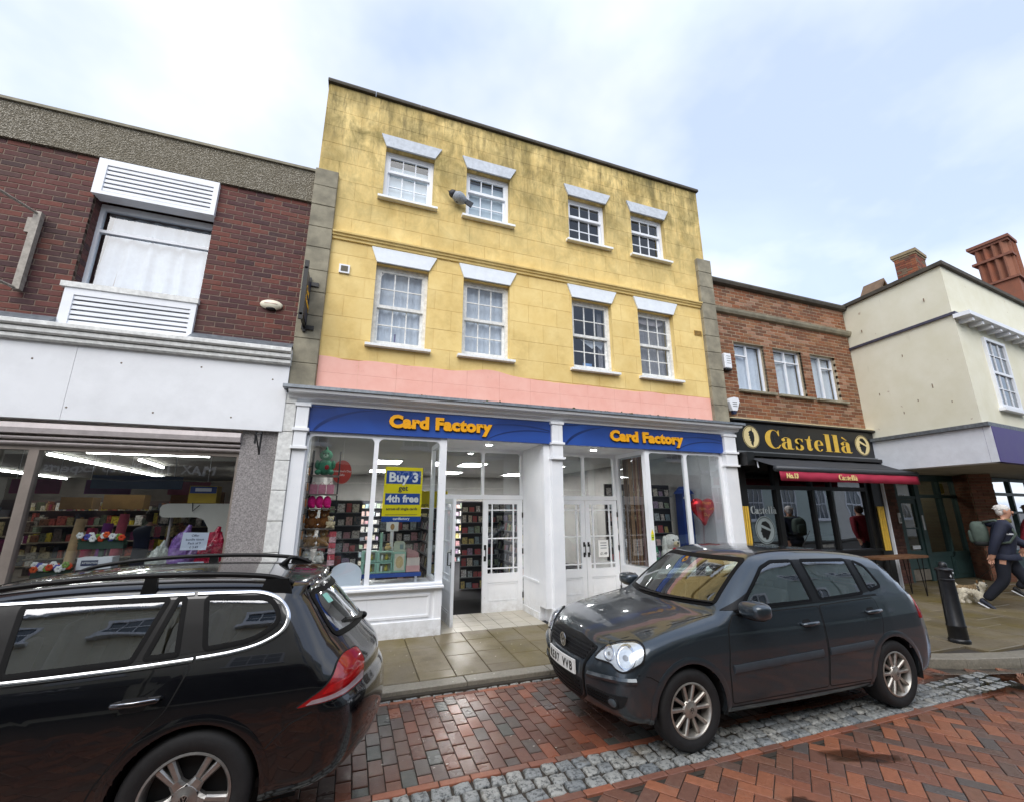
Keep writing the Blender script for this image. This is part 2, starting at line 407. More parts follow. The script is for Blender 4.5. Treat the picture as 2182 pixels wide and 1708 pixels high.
# herringbone road
arc = [(5.35, 4.70), (5.75, 4.30), (6.05, 3.85), (6.35, 3.58), (6.75, 3.42), (7.4, 3.24), (9, 3.0), (12, 2.75), (20, 2.6)]
def apron_y(x):
    for (x0, y0), (x1, y1) in zip(arc[:-1], arc[1:]):
        if x0 <= x <= x1: return y0 + (y1 - y0) * (x - x0) / (x1 - x0)
    return 4.7 if x < 5.4 else 2.6
recs = []; u = .1025
for a in range(-110, 110):
    for b in range(-110, 110):
        # 45 degree herringbone: unit cell of horizontal and vertical bricks
        k = (a + b * 1) % 4
        if (a - b) % 4 == 0: cx, cy, rz = (a + 1) * u, (b + .5) * u, 0
        elif (a - b) % 4 == 3: cx, cy, rz = (a + .5) * u, (b + 1) * u, 1
        else: continue
        c, s = math.cos(R(38)), math.sin(R(38)); X, Y = cx * c - cy * s + 4, cx * s + cy * c + 1.2
        if -4.5 < X < 12.5 and .4 < Y and (Y < 2.875 or (X > 6.62 and Y < apron_y(X) - .10)):
            recs.append(((X, Y, -.021 + jit(.002)), (.198, .096, .04), R(38) + rz * math.pi / 2 + jit(.012), jit(.008), jit(.008)))
def inview(r):
    x, y = r[0][0], r[0][1]; f = x * math.sin(R(19.9)) + y * math.cos(R(19.9)); s = x * math.cos(R(19.9)) - y * math.sin(R(19.9))
    f2 = f * math.cos(R(13.95)) - 1.75 * math.sin(R(13.95)); up = -f * math.sin(R(13.95)) - 1.75 * math.cos(R(13.95))
    return 0 if f2 > .3 and abs(s / f2) < 1.2 and abs(up / f2) < .95 else 1
pieces('paving_brick', 'distant_paving_bricks', recs, 'herring', M_HERR, road, 300, lambda r: (inview(r), cd2(r)), up=True, bev=.05)
# pavement: sloping bed, kerb stones and slabs
def pz(y): return .06 + (min(y, 7.4) - 4.78) * .026
pav = MB().add([(-20, 4.72, .02), (7.2, 4.72, .02), (60, 4.72, .02), (60, 7.6, .075), (-20, 7.6, .075), (-20, 4.72, -.1), (60, 4.72, -.1)], [(0, 1, 2, 3, 4), (5, 6, 2, 0)]).build('pavement', M_JOINT, None, fix=False)
tag(pav, kind='structure')
def slab(name, pts, z, th, m, parent):
    b = MB().vprism([(p[0], p[1]) for p in pts], 0, th)
    b.v = [(v[0], v[1], (z(v[1]) if callable(z) else z) - th + v[2]) for v in b.v]
    o = b.build(name, m, parent, fix=False)
    bm = bmesh.new(); bm.from_mesh(o.data); bmesh.ops.bevel(bm, geom=[e for e in bm.edges if all(v.co.z > th * .5 for v in e.verts)], offset=.006, segments=1, affect='EDGES'); bm.to_mesh(o.data); bm.free(); return o
x = -3.0
while x < 5.4:
    l = random.choice((.92, .85, .78)); slab('kerbstone', [(x + .004, 4.775), (x + l - .004, 4.775), (x + l - .004, 4.945), (x + .004, 4.945)], .06 + jit(.004), .12, M_KERB, pav); x += l
def slabs(x0, x1, y0, y1, wid, seed, rowh=(.36, .5)):
    rr = random.Random(seed); x = x0; c = 0
    while x < x1:
        y = y0 + (0 if c % 2 else -.25)
        while y < y1:
            l = rr.choice((.45, .6, .75)); a, b = max(y, y0), min(y + l, y1)
            if b - a > .05: slab('paving_slab', [(x + .004, a + .004), (min(x + wid, x1) - .004, a + .004), (min(x + wid, x1) - .004, b - .004), (x + .004, b - .004)], lambda q: pz(q) + .0, .03, M_SLAB, pav)
            y += l
        x += wid; c += 1
slabs(-3, 7.0, 4.953, 6.40, .38, 5)
# kerb swings out at the corner by the cream building: curved apron
ap = MB().vprism([(5.4, 4.95)] + arc + [(20, 7.5), (5.4, 7.5)], -.05, .056).build('pavement_apron', M_JOINT); tag(ap, kind='structure')
for (x0, y0), (x1, y1) in zip(arc[:-1], arc[1:]):
    n = Vector((-(y1 - y0), x1 - x0)).normalized() * .2
    m = max(1, int(math.hypot(x1 - x0, y1 - y0) / .8))
    for k in range(m):
        a = Vector((x0, y0)).lerp(Vector((x1, y1)), k / m + .004); b = Vector((x0, y0)).lerp(Vector((x1, y1)), (k + 1) / m - .004)
        slab('kerbstone', [a - n * .03, b - n * .03, b + n, a + n], .085, .17, M_KERB, ap)
rr = random.Random(3)
x = 5.5
while x < 15:
    wd = rr.choice((.5, .62, .75)); y = max(apron_y(x), apron_y(x + wd)) + .23
    while y < 7.0:
        l = rr.choice((.45, .6, .85)); b = min(y + l, 7.05)
        if x < 7.0 and b > 4.95: b = 4.95
        if b - y > .05: slab('paving_slab', [(x + .004, y + .004), (x + wd - .004, y + .004), (x + wd - .004, b - .004), (x + .004, b - .004)], .088 + rr.uniform(-.002, .003), .04, M_SLAB, ap)
        if x < 7.0 and b >= 4.95: break
        y = b
    x += wd
# gutter setts along the apron, and rain water lying in the dip
def water():
    x = NT('rain_water'); x.t.nodes.remove(x.b)
    tr = x.n('ShaderNodeBsdfTransparent', {0: (.62, .6, .55)}); gl = x.n('ShaderNodeBsdfGlossy', {'Roughness': .015, 0: (.9, .92, .95)})
    dp = x.n('ShaderNodeAttribute', attribute_name='depth').outputs['Fac']; dp = x.ramp(x.math('ADD', dp, x.math('MULTIPLY', x.math('SUBTRACT', x.noise(14, 4, .6, x.pos()), .5), .5)), .15, .75)
    f = x.math('MULTIPLY', x.math('MINIMUM', x.math('MULTIPLY', x.schlick(.03), 2.2), 1), dp); x.set(tr.inputs[0], x.mix(dp, (1, 1, 1), (.62, .6, .55)))
    mx = x.n('ShaderNodeMixShader', {0: f, 1: tr.outputs[0], 2: gl.outputs[0]}); x.t.links.new(mx.outputs[0], x.o.inputs[0]); return x.m
M_WATER = water()
def puddle(cx, cy, rx, ry, seed, rot, label):
    rr = random.Random(seed); ph = [rr.uniform(0, 6.28) for _ in range(5)]; n = 56; pts = []
    for k in range(n):
        a = 2 * math.pi * k / n; q = 1 + .18 * math.sin(2 * a + ph[0]) + .13 * math.sin(3 * a + ph[1]) + .08 * math.sin(5 * a + ph[2]) + .05 * math.sin(9 * a + ph[3])
        u, v = rx * q * math.cos(a), ry * q * math.sin(a); pts.append((cx + u * math.cos(rot) - v * math.sin(rot), cy + u * math.sin(rot) + v * math.cos(rot)))
    V = [(cx + (p[0] - cx) * r, cy + (p[1] - cy) * r, .0036) for r in (1, .8, .55, .25) for p in pts] + [(cx, cy, .0036)]; F = [(q * n + k, q * n + (k + 1) % n, (q + 1) * n + (k + 1) % n, (q + 1) * n + k) for q in range(3) for k in range(n)] + [(3 * n + k, 3 * n + (k + 1) % n, 4 * n) for k in range(n)]
    o = MB().add(V, F).build('puddle', M_WATER, fix=False); tag(o, label, 'puddle'); at = o.data.attributes.new('depth', 'FLOAT', 'POINT'); at.data.foreach_set('value', [0.] * n + [.5] * n + [.9] * n + [1.] * (n + 1))
puddle(7.05, 2.98, 1.5, .42, 4, -.10, 'wide puddle reflecting the sky below the curved kerb')
puddle(3.62, 2.60, .30, .10, 9, -.35, 'small dark puddle on the herringbone bricks in front of the grey car')
puddle(2.75, 2.36, .12, .09, 12, 0, 'tiny puddle on the herringbone bricks nearest the camera')
# litter flecks
rr = random.Random(21); b = MB()
for k in range(90):
    X, Y = (rr.uniform(.3, 2.4), rr.uniform(3.4, 6.3)) if k < 66 else (rr.uniform(5.6, 7.6), rr.uniform(3.0, 5))
    z = pz(Y) + .003 if Y > 4.8 else .003
    if X > 5.5: z = .092 if Y > apron_y(X) else .004
    s = rr.uniform(.005, .013); a = rr.uniform(0, 3.1); b.add([(X + s * math.cos(a + t), Y + s * .6 * math.sin(a + t), z + .001 * (t > 3)) for t in (0, 1.6, 3.1, 4.7)], [(0, 1, 2, 3)])
tag(b.build('litter_flecks', mat('paper_fleck', '#d8d4c8', .8), None, fix=False), 'small pale paper flecks strewn over the wet paving', 'litter', kind='stuff')
# ================================================================= building materials
def stucco():
    x = NT('yellow_stucco'); P = x.pos(); sx = x.n('ShaderNodeSeparateXYZ', {0: P}); z = sx.outputs[2]
    f = x.noise(3.2, 6, .65, P); c = x.ramp(f, .3, .7, lin('#e4c57c'), lin('#f0d692'))
    r = x.rnd(); c = x.mix(.4, c, x.ramp(r, 0, 1, (.78, .78, .78), (1, 1, 1)), 'MULTIPLY')
    # algae and soot streaks running down from the parapet
    st = x.noise(1.0, 6, .7, x.scalev(P, (5.2, 1, .85)))
    up = x.n('ShaderNodeMapRange', {0: z, 1: 5.9, 2: 8.5}).outputs[0]
    pat = x.noise(.9, 5, .65, P)
    bl = x.math('MULTIPLY', x.ramp(x.noise(2.4, 6, .7, x.scalev(P, (1, 1, .7)), .8), .44, .66), x.n('ShaderNodeMapRange', {0: z, 1: 5.4, 2: 7.8}).outputs[0]); c = x.mix(x.math('MULTIPLY', bl, .85), c, lin('#857842'))
    k = x.math('MULTIPLY', x.ramp(x.math('ADD', x.math('MULTIPLY', st, .55), x.math('MULTIPLY', pat, .55)), .45, .66), x.math('POWER', up, .9))
    c = x.mix(x.math('MULTIPLY', k, .9), c, lin('#6a5f34'))
    st2 = x.noise(1.0, 5, .75, x.scalev(P, (13, 1, 2.2)))
    c = x.mix(x.math('MULTIPLY', x.math('MULTIPLY', x.ramp(st2, .50, .66), x.math('POWER', up, 1.5)), .6), c, lin('#4a4428'))
    # general grubbiness lower down
    c = x.mix(x.math('MULTIPLY', x.ramp(x.noise(1.9, 6, .7, P), .5, .78), .45), c, lin('#a98a45'))
    x.col(c); x.p(Roughness=.85); x.bump(x.noise(45, 4, .6, P), .25, .004); return x.m
M_YEL = stucco()
def pinkm():
    x = NT('pink_paint'); P = x.pos(); f = x.noise(4, 5, .6, P); c = x.ramp(f, .3, .7, lin('#efb0a0'), lin('#f6bfb0'))
    c = x.mix(x.math('MULTIPLY', x.ramp(x.noise(9, 5, .7, P), .62, .75), .35), c, lin('#c98f7c'))
    x.col(c); x.p(Roughness=.7); x.bump(x.noise(45, 4, .6, P), .2, .004); return x.m
M_PINK = pinkm()
M_CONC = mat('weathered_concrete', '#8d8775', .9, .3, 5, bump=.5, bscale=70, dirt=.5)
M_WHITE = mat('white_paint', '#e6e9ee', .42, .05, 3, dirt=.10)
M_WHITE_OLD = mat('flaking_white_paint', '#dfe0dd', .65, .2, 16, bump=.5, bscale=25, dirt=.25)
M_SILL = mat('sill_white', '#eceeee', .6, .10, 22, bump=.4, bscale=30, dirt=.12)
M_LINT = mat('lintel_white', '#e4eaf0', .6, .06, 8, dirt=.06)
M_LINT_G = mat('lintel_grey_white', '#c2c8cf', .7, .14, 14, dirt=.2)
M_LEAD = mat('lead_flashing', '#6f757b', .5, .35, 18, metal=.3, dirt=.5)
M_COPE = mat('dark_coping', '#4a453c', .85, .3, 7, bump=.4, dirt=.4)
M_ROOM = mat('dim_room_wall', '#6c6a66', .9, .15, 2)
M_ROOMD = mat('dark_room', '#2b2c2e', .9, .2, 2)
M_CURT = mat('net_curtain', '#dfe3ea', .9, .06, 20)
M_CURTG = mat('grey_curtain', '#9c999c', .9, .12, 20)
M_BLIND = mat('pale_blind', '#d8e2e6', .7, .05, 6, dirt=.1)
M_GLASS = glass('window_glass', (.80, .84, .86), 1.6)
M_GLASS2 = glass('old_sash_glass', (.78, .82, .85), .9, .0)
M_BLACK = mat('black_gloss_paint', '#141414', .35, .3, 8)
M_IRON = mat('black_iron', '#1b1b1c', .45, .3, 20, metal=.2)

def curtain(name, x0, x1, z0, z1, y, m, parent, amp=.02, waves=9, seed=0, flare=0):
    rr = random.Random(seed); n = 60; ph = [rr.uniform(0, 6.28) for _ in range(4)]; v = []; nz = 6
    for j in range(nz + 1):
        t = j / nz; z = z0 + (z1 - z0) * t
        for i in range(n + 1):
            u = i / n; q = math.sin(2 * math.pi * waves * u + ph[0] + .8 * math.sin(3 * u + ph[1])) * .7 + math.sin(2 * math.pi * waves * 1.7 * u + ph[2]) * .3
            v.append((x0 + (x1 - x0) * u + flare * (u - .5) * (1 - t), y + amp * q * (1.15 - .4 * t), z))
    f = [(j * (n + 1) + i, j * (n + 1) + i + 1, (j + 1) * (n + 1) + i + 1, (j + 1) * (n + 1) + i) for j in range(nz) for i in range(n)]
    return MB().add(v, f).build(name, m, parent, smooth=True, fix=False)

def sash(b, x0, x1, z0, z1, y, rows, frame_m, seed=0, meet=None):
    """two-leaf sliding sash in an opening at wall plane y; rows = panes high per leaf"""
    w_ = thing('tmp', (0, 0, 0), None, None); COL.objects.unlink(w_); bpy.data.objects.remove(w_)
    f = MB(); fr = .055; yy = y + .10
    f.box(x0, x0 + fr, yy, yy + .09, z0, z1); f.box(x1 - fr, x1, yy, yy + .09, z0, z1); f.box(x0 + fr, x1 - fr, yy, yy + .09, z1 - fr, z1); f.box(x0 + fr, x1 - fr, yy - .01, yy + .09, z0, z0 + .05)
    wo = f.build('window', frame_m, b)
    a, c, lo, hi = x0 + fr, x1 - fr, z0 + .05, z1 - fr; mid = meet if meet else (lo + hi) / 2
    for (s0, s1, ys, nr, nm) in ((mid - .02, hi, yy + .012, rows[0], 'upper_sash'), (lo, mid + .02, yy + .05, rows[1], 'lower_sash')):
        k = MB(); st = .035; bot = .05 if nm == 'upper_sash' else .075
        k.box(a, a + st, ys, ys + .03, s0, s1); k.box(c - st, c, ys, ys + .03, s0, s1); k.box(a + st, c - st, ys, ys + .03, s1 - .04, s1); k.box(a + st, c - st, ys - .002, ys + .03, s0, s0 + bot)
        gx0, gx1, gz0, gz1 = a + st, c - st, s0 + bot, s1 - .04
        cw = (gx1 - gx0) / 3; ch = (gz1 - gz0) / nr
        for i in (1, 2): k.box(gx0 + i * cw - .009, gx0 + i * cw + .009, ys + .004, ys + .026, gz0, gz1)
        for j in range(1, nr): k.box(gx0, gx1, ys + .006, ys + .024, gz0 + j * ch - .009, gz0 + j * ch + .009)
        so = k.build(nm, frame_m, wo)
        for i in range(3):
            for j in range(nr):
                t1, t2 = jit(.0025), jit(.0025)
                X0, X1, Z0, Z1 = gx0 + i * cw, gx0 + (i + 1) * cw, gz0 + j * ch, gz0 + (j + 1) * ch
                MB().add([(X0, ys + .014 - t1 - t2, Z0), (X1, ys + .014 + t1 - t2, Z0), (X1, ys + .014 + t1 + t2, Z1), (X0, ys + .014 - t1 + t2, Z1)], [(0, 1, 2, 3)]).build('pane', M_GLASS2, wo, fix=False)
    return wo

# ================================================================= yellow three-storey building
Y0 = 6.4
yb = thing('yellow_building', (2.9, 6.5, .1), 'yellow stuccoed three-storey building with eight sash windows and a pink band', 'building')
COLS = [(.07, .885), (1.46, 2.275), (3.47, 4.30), (4.89, 5.72)]
HU = [(a, b, 6.66, 7.65) for a, b in COLS]; HL = [(a, b, 4.12, 5.48) for a, b in COLS]
wall('wall', -.91, 6.70, 3.2, 8.62, Y0 + .0065, .30, HU + HL, M_YEL, yb)
# side and back of the block, roof
MB().box(-.91, -.70, Y0 + .32, 14, 3.3, 8.60).build('side_wall', M_YEL, yb); MB().box(6.49, 6.70, Y0 + .32, 14, 3.3, 8.60).build('side_wall', M_YEL, yb)
MB().box(-.91, 6.70, 14, 14.2, 3.3, 8.60).build('back_wall', M_YEL, yb); MB().box(-.69, 6.48, Y0 + .33, 13.9, 8.3, 8.38).build('roof', M_LEAD, yb)
# scored stucco courses: each block its own piece
random.seed(5)
zs = [3.845, 4.165, 4.50, 4.84, 5.175, 5.51, 5.745]; zs2 = [5.86, 6.15, 6.48, 6.81, 7.14, 7.465, 7.79, 8.105, 8.40, 8.60]
rects = []
for Z in (zs, zs2):
    for r in range(len(Z) - 1):
        x = -.91 - (.27 if r % 2 else 0) + .02
        while x < 6.70:
            a, b = max(x, -.91), min(x + .54, 6.70)
            if b - a > .03: rects.append((a + .0022, b - .0022, Z[r] + .0022, Z[r + 1] - .0022))
            x += .54
BH = [(a - .0, b + .0, c, d) for a, b, c, d in HU + HL]
for r in rects:
    if r[3] < 6.88 and r[1] < -.60: continue
    for q in sub_rects(r, BH):
        dd = .013 + random.uniform(-.001, .001)
        me = unit_block('stucco_block', M_YEL, .0)
        o = bpy.data.objects.new('stucco_block', me); COL.objects.link(o)
        place(o, ((q[0] + q[1]) / 2, Y0 + .0065 - dd / 2 + .006, (q[2] + q[3]) / 2), yb, None, (q[1] - q[0], dd, q[3] - q[2]))
# pink repainted band with an uneven upper edge
rr = random.Random(2); hk = [rr.uniform(-.012, .02) for _ in range(60)]
def pink_top(x): k = (x + .6) / .171; i = int(k); q = k - i; return 3.842 + hk[i] * (1 - q) + hk[i + 1] * q + .06 * math.exp(-((x - 1.9) / .35) ** 2) - (.018 if x > 3 else 0)
x = -.60; k = 0
while x < 6.44:
    e_ = min(x + .54, 6.45); xs_ = [x + .0008 + (e_ - x - .003) * q / 5 for q in range(6)]
    MB().prism([(e_ - .0008, 3.39), (e_ - .0008, 3.6212)] + [(x + .0008, 3.6212), (x + .0008, 3.39)], Y0 - .006 - .0002 * (k % 2), Y0 + .02).build('pink_block', M_PINK, yb)
    MB().prism([(x + .0008, 3.623), (e_ - .0008, 3.623)] + [(u, pink_top(u)) for u in reversed(xs_)], Y0 - .0063 + .0002 * (k % 2), Y0 + .02).build('pink_block', M_PINK, yb); x = e_; k += 1
# string course and coping
MB().extr([(Y0 + .02, 5.735), (Y0 - .03, 5.745), (Y0 - .035, 5.78), (Y0 - .06, 5.79), (Y0 - .065, 5.815), (Y0 - .09, 5.825), (Y0 - .095, 5.85), (Y0 - .02, 5.875), (Y0 + .02, 5.875)], -.60, 6.44).build('string_course', M_YEL, yb)
x = -.93
while x < 6.72:
    l = min(.76, 6.73 - x); MB().extr([(Y0 - .05, 8.61), (Y0 - .055, 8.64), (Y0 - .045, 8.675), (Y0 + .34, 8.70), (Y0 + .34, 8.61)], x + .003, x + l - .003).build('coping_stone', M_COPE, yb); x += l
# windows, lintels, sills
for i, (a, b) in enumerate(COLS):
    for up in (0, 1):
        z0, z1 = (6.66, 7.65) if up else (4.12, 5.48)
        ml = M_LINT_G if up else M_LINT; zt = 7.875 if up else 5.725
        MB().prism([(a - .0, z1), (b + .0, z1), (b + .115, zt), (a - .09, zt)], Y0 - .032, Y0 + .02).build('lintel', ml, yb)
        MB().extr([(Y0 - .09, z0 - .045), (Y0 - .09, z0 - .006), (Y0 + .12, z0 + .012), (Y0 + .12, z0 - .045)], a - .075, b + .075).build('sill', M_SILL, yb)
        sash(yb, a, b, z0, z1, Y0, (1, 2) if up else (2, 2), M_WHITE_OLD if not up else M_WHITE, i, z0 + .62 if up else None)
        yc = Y0 + .215
        if up and i < 2: MB().box(a + .03, b - .03, yc, yc + .02, z0, z1 - (.12 if i else .18)).build('blind', M_BLIND, yb)
        if not up and i < 2: curtain('curtain', a + .03, b - .03, z0, z1 - .05, yc + .02, M_CURT, yb, .014, 5, i + 3)
        if not up and i == 3:
            curtain('curtain', a + .1, b - .03, z0, z1 - .1, yc + .05, M_CURTG, yb, .02, 5, 9)
            pts = [(a + .03, z1 - .1), (b - .1, z1 - .09), (b - .12, z1 - .16), (b - .2, z1 - .20), (b - .4, z1 - .21), (a + .2, z1 - .20), (a + .1, z1 - .14)]
            MB().prism(pts, yc - .03, yc - .02).build('drooping_cloth', mat('dusty_cloth', '#b9aeb0', .9, .1, 9), yb)
        if not up and i == 2:
            curtain('curtain', b - .16, b - .06, z0, z1 - .1, yc + .05, M_CURTG, yb, .015, 2, 4)
            MB().add([(a + .25, yc, z0 + .66), (b - .06, yc, z0 + .66), (b - .12, yc + .01, z0 + .50), (b - .22, yc + .01, z0 + .58), (b - .32, yc, z0 + .5)], [(0, 4, 3, 2, 1)]).build('torn_cloth', M_CURT, yb, fix=False)
            MB().box(a + .3, a + .48, yc - .01, yc, z0 + .07, z0 + .2).build('postcard', mat('postcard_blue', '#7ea6d8', .5, .3, 9), yb)
MB().box(.33, .56, Y0 + .245, Y0 + .26, 4.17, 4.42).build('picture', mat('picture_violet', '#6c5b86', .5, .7, 11), yb)
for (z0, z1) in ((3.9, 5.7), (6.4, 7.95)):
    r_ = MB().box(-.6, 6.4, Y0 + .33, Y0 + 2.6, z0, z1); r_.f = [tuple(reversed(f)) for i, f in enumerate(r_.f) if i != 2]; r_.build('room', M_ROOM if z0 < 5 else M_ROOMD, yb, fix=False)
# vent, air brick, cable
v = MB().box(-.46, -.31, Y0 - .03, Y0 + .0, 5.19, 5.33); vo = v.build('vent', M_WHITE, yb); MB().box(-.435, -.335, Y0 - .034, Y0 - .029, 5.215, 5.305).build('vent_mesh', mat('vent_dark', '#5f5a4c', .8), vo)
ab = MB().box(6.22, 6.40, Y0 - .016, Y0, 5.13, 5.23).build('air_brick', mat('air_brick', '#a8843f', .85), yb)
for i in range(6):
    for j in range(3): MB().box(6.235 + i * .027, 6.249 + i * .027, Y0 - .019, Y0 - .014, 5.143 + j * .028, 5.158 + j * .028).build('air_hole', M_ROOMD, ab)
# concrete piers either side (party-wall piers)
for (x0, x1, nm, lb) in ((-.935, -.605, 'concrete_pier', 'grey concrete pier between dark brick front and yellow wall'), (6.44, 6.80, 'concrete_pier', 'grey concrete pier between yellow wall and orange brick front')):
    p = thing(nm, ((x0 + x1) / 2, Y0, 3.3), lb, 'pier', None); z = 3.34; k = 0
    while z < 6.86:
        h = min(.36 + .02 * math.sin(k * 3), 6.88 - z); o = box('concrete_block', x0 + jit(.002), x1 + jit(.002), Y0 - .075 + jit(.002), Y0 + .5, z + .002, z + h - .002, M_CONC, p, .008); z += h; k += 1
    box('lead_shoe', x0 - .01, x1 + .01, Y0 - .09, Y0 + .1, 3.30, 3.345, M_LEAD, p)
# the bird ornament on the wall
bd = thing('pigeon', (1.27, Y0 - .12, 6.92), 'grey plump pigeon against the yellow wall between the two upper left windows', 'bird')
def pig():
    M_PG = mat('pigeon_grey', '#8d949c', .7, .35, 60); M_PD = mat('pigeon_dark', '#2c2e34', .6, .3, 30)
    ax = Vector((.26, 0, -.115)).normalized(); c0 = Vector((1.13, Y0 - .12, 6.985))
    prof = [(0, .008), (.03, .05), (.07, .07), (.10, .066), (.125, .078), (.17, .10), (.22, .10), (.27, .082), (.31, .056), (.33, .036)]
    for nm, a, b, m in (('head', 0, 4, M_PD), ('body', 3, 10, M_PG)):
        MB().tube([c0 + ax * t for t, r in prof[a:b]], [r for t, r in prof[a:b]], 14).build(nm, m, bd, smooth=True)
    q = c0 + ax * .28; u = Vector((0, -1, 0)); n = ax.cross(u)
    MB().add([q + n * .04, q - n * .04, q + ax * .17 - n * .055, q + ax * .17 + n * .055, q + n * .04 + u * .03, q - n * .04 + u * .03, q + ax * .17 - n * .055 + u * .02, q + ax * .17 + n * .055 + u * .02], [(0, 1, 2, 3), (4, 7, 6, 5), (0, 4, 5, 1), (1, 5, 6, 2), (2, 6, 7, 3), (3, 7, 4, 0)]).build('tail', M_PD, bd)
    for s in (-1, 1): MB().tube([c0 + ax * .14 + n * .06 * s, c0 + ax * .2 + n * .078 * s - u * .005, c0 + ax * .30 + n * .05 * s], [.012, .03, .008], 8).build('wing', M_PD, bd, smooth=True)
    MB().tube([c0 + ax * .004, c0 - ax * .025], [.010, .002], 8).build('beak', mat('beak', '#4a3c34', .5), bd)
    MB().tube([c0 + ax * .2 + Vector((0, .06, 0)), Vector((1.3, Y0 + .0, 6.9))], .008, 6).build('peg', M_IRON, bd)
pig()

# ================================================================= left building: dark red brick, pebbledash band
lb_ = thing('dark_brick_building', (-3.4, 6.6, .1), 'dark red brick two-storey shop building with pebbledash parapet and louvred window', 'building')
M_BRK = brick_mat('dark_red_brick', ['#5e3634', '#6a3e39', '#523234', '#744238', '#5c3c3a', '#663a34', '#4c3234'], .85)
M_MORT = mat('old_mortar', '#8a7d68', .95, .2, 20)
M_MORT2 = mat('grey_mortar', '#7d6c60', .95, .25, 14)
M_MORTD = mat('dark_mortar', '#5b4a40', .95, .2, 20)
YL = 6.44
hole = [(-3.50, -2.15, 3.7, 6.3)]
wall('wall', -9, -.935, 3.7, 6.3, YL + .005, .3, hole, M_MORT2, lb_)
rec = bond(-6.1, -.94, 3.96, 6.30, YL, [(-3.50, -2.15, 3.0, 7.0)], .232, .0753, .012, .05, .003)
pieces('brick', 'more_bricks', rec, 'brick_dark', M_BRK, lb_, 296, lambda r: (0 if r[0][0] > -4.75 else 1, -r[0][0]), bev=.05)
# brick reveal of the recess (left cheek)
for k in range(25): box('reveal_brick', -3.505, -3.494, YL + .055, YL + .30, 4.47 + k * .0753 + .005, 4.47 + (k + 1) * .0753 - .005, M_BRK, lb_) if 4.47 + k * .0753 < 6.2 else None
def pebble():
    x = NT('pebbledash'); P = x.pos(); v = x.n('ShaderNodeTexVoronoi', {'Vector': P, 'Scale': 62.0})
    c = x.ramp(x.n('ShaderNodeSeparateColor', {0: v.outputs['Color']}).outputs[0], 0, 1, lin('#665e4e'), lin('#cfc8b8')); c = x.mix(x.ramp(v.outputs['Distance'], .25, .6), c, lin('#6b6455'))
    c = x.mix(x.math('MULTIPLY', x.ramp(x.noise(1.2, 5, .6, P), .45, .7), .4), c, lin('#6c6450'))
    x.col(c); x.p(Roughness=.9); x.bump(x.math('SUBTRACT', 1, v.outputs['Distance']), .9, .02); return x.m
MB().box(-9, -.935, YL - .04, YL + .32, 6.30, 6.83).build('parapet_band', pebble(), lb_)
MB().box(-9, -.935, YL - .07, YL + .35, 6.832, 6.872).build('coping', M_CONC, lb_)
MB().box(-9, -.96, YL + .33, 14, 3.9, 6.75).build('rear_block', M_BRK, lb_)
# louvre panels above and below the window
def louvre(z0, z1, n, pj):
    x0, x1 = -3.515, -2.145; y = YL - pj
    f = MB(); f.box(x0, x0 + .1, y, YL + .12, z0, z1); f.box(x1 - .06, x1, y, YL + .12, z0, z1); f.box(x0 + .1, x1 - .06, y, YL + .12, z1 - .09, z1); f.box(x0 + .1, x1 - .06, y, YL + .12, z0, z0 + .05); f.box(x0 + .1, x1 - .06, YL + .06, YL + .12, z0 + .05, z1 - .09)
    o = f.build('louvre_panel', M_WHITE, lb_); h = (z1 - z0 - .14) / n
    for k in range(n):
        a = z0 + .05 + k * h; MB().extr([(y + .012, a + .012), (y + .012, a + h * .80), (y + .035, a + h * .99), (y + .045, a + .02)], x0 + .1, x1 - .06).build('slat', M_WHITE, o)
louvre(5.74, 6.275, 6, .06); louvre(3.86, 4.39, 6, .05)
MB().box(-3.56, -2.13, YL - .07, YL + .1, 4.39, 4.46).build('window_sill', M_WHITE_OLD, lb_)
wf = MB(); yy = YL + .18
for a in ((-3.50, -3.45, 4.46, 5.74), (-2.19, -2.15, 4.46, 5.74), (-3.45, -2.19, 5.66, 5.74), (-3.45, -2.19, 4.46, 4.50), (-3.45, -2.19, 5.32, 5.36)): wf.box(a[0], a[1], yy, yy + .06, a[2], a[3])
wo = wf.build('window', M_WHITE, lb_)
for z0, z1 in ((4.5, 5.32), (5.36, 5.66)): MB().add([(-3.45, yy + .03, z0), (-2.19, yy + .03, z0), (-2.19, yy + .032, z1), (-3.45, yy + .032, z1)], [(0, 1, 2, 3)]).build('pane', M_GLASS, wo, fix=False)
curtain('curtain', -3.38, -2.17, 4.48, 5.66, yy + .12, mat('grey_net_curtain', '#b9bfc8', .9, .12, 9), lb_, .03, 6, 12, .14)
r_ = MB().box(-3.49, -2.16, YL + .31, YL + 1.6, 4.3, 5.8); r_.f = [tuple(reversed(f)) for i, f in enumerate(r_.f) if i != 2]; r_.build('room', M_ROOM, lb_, fix=False)
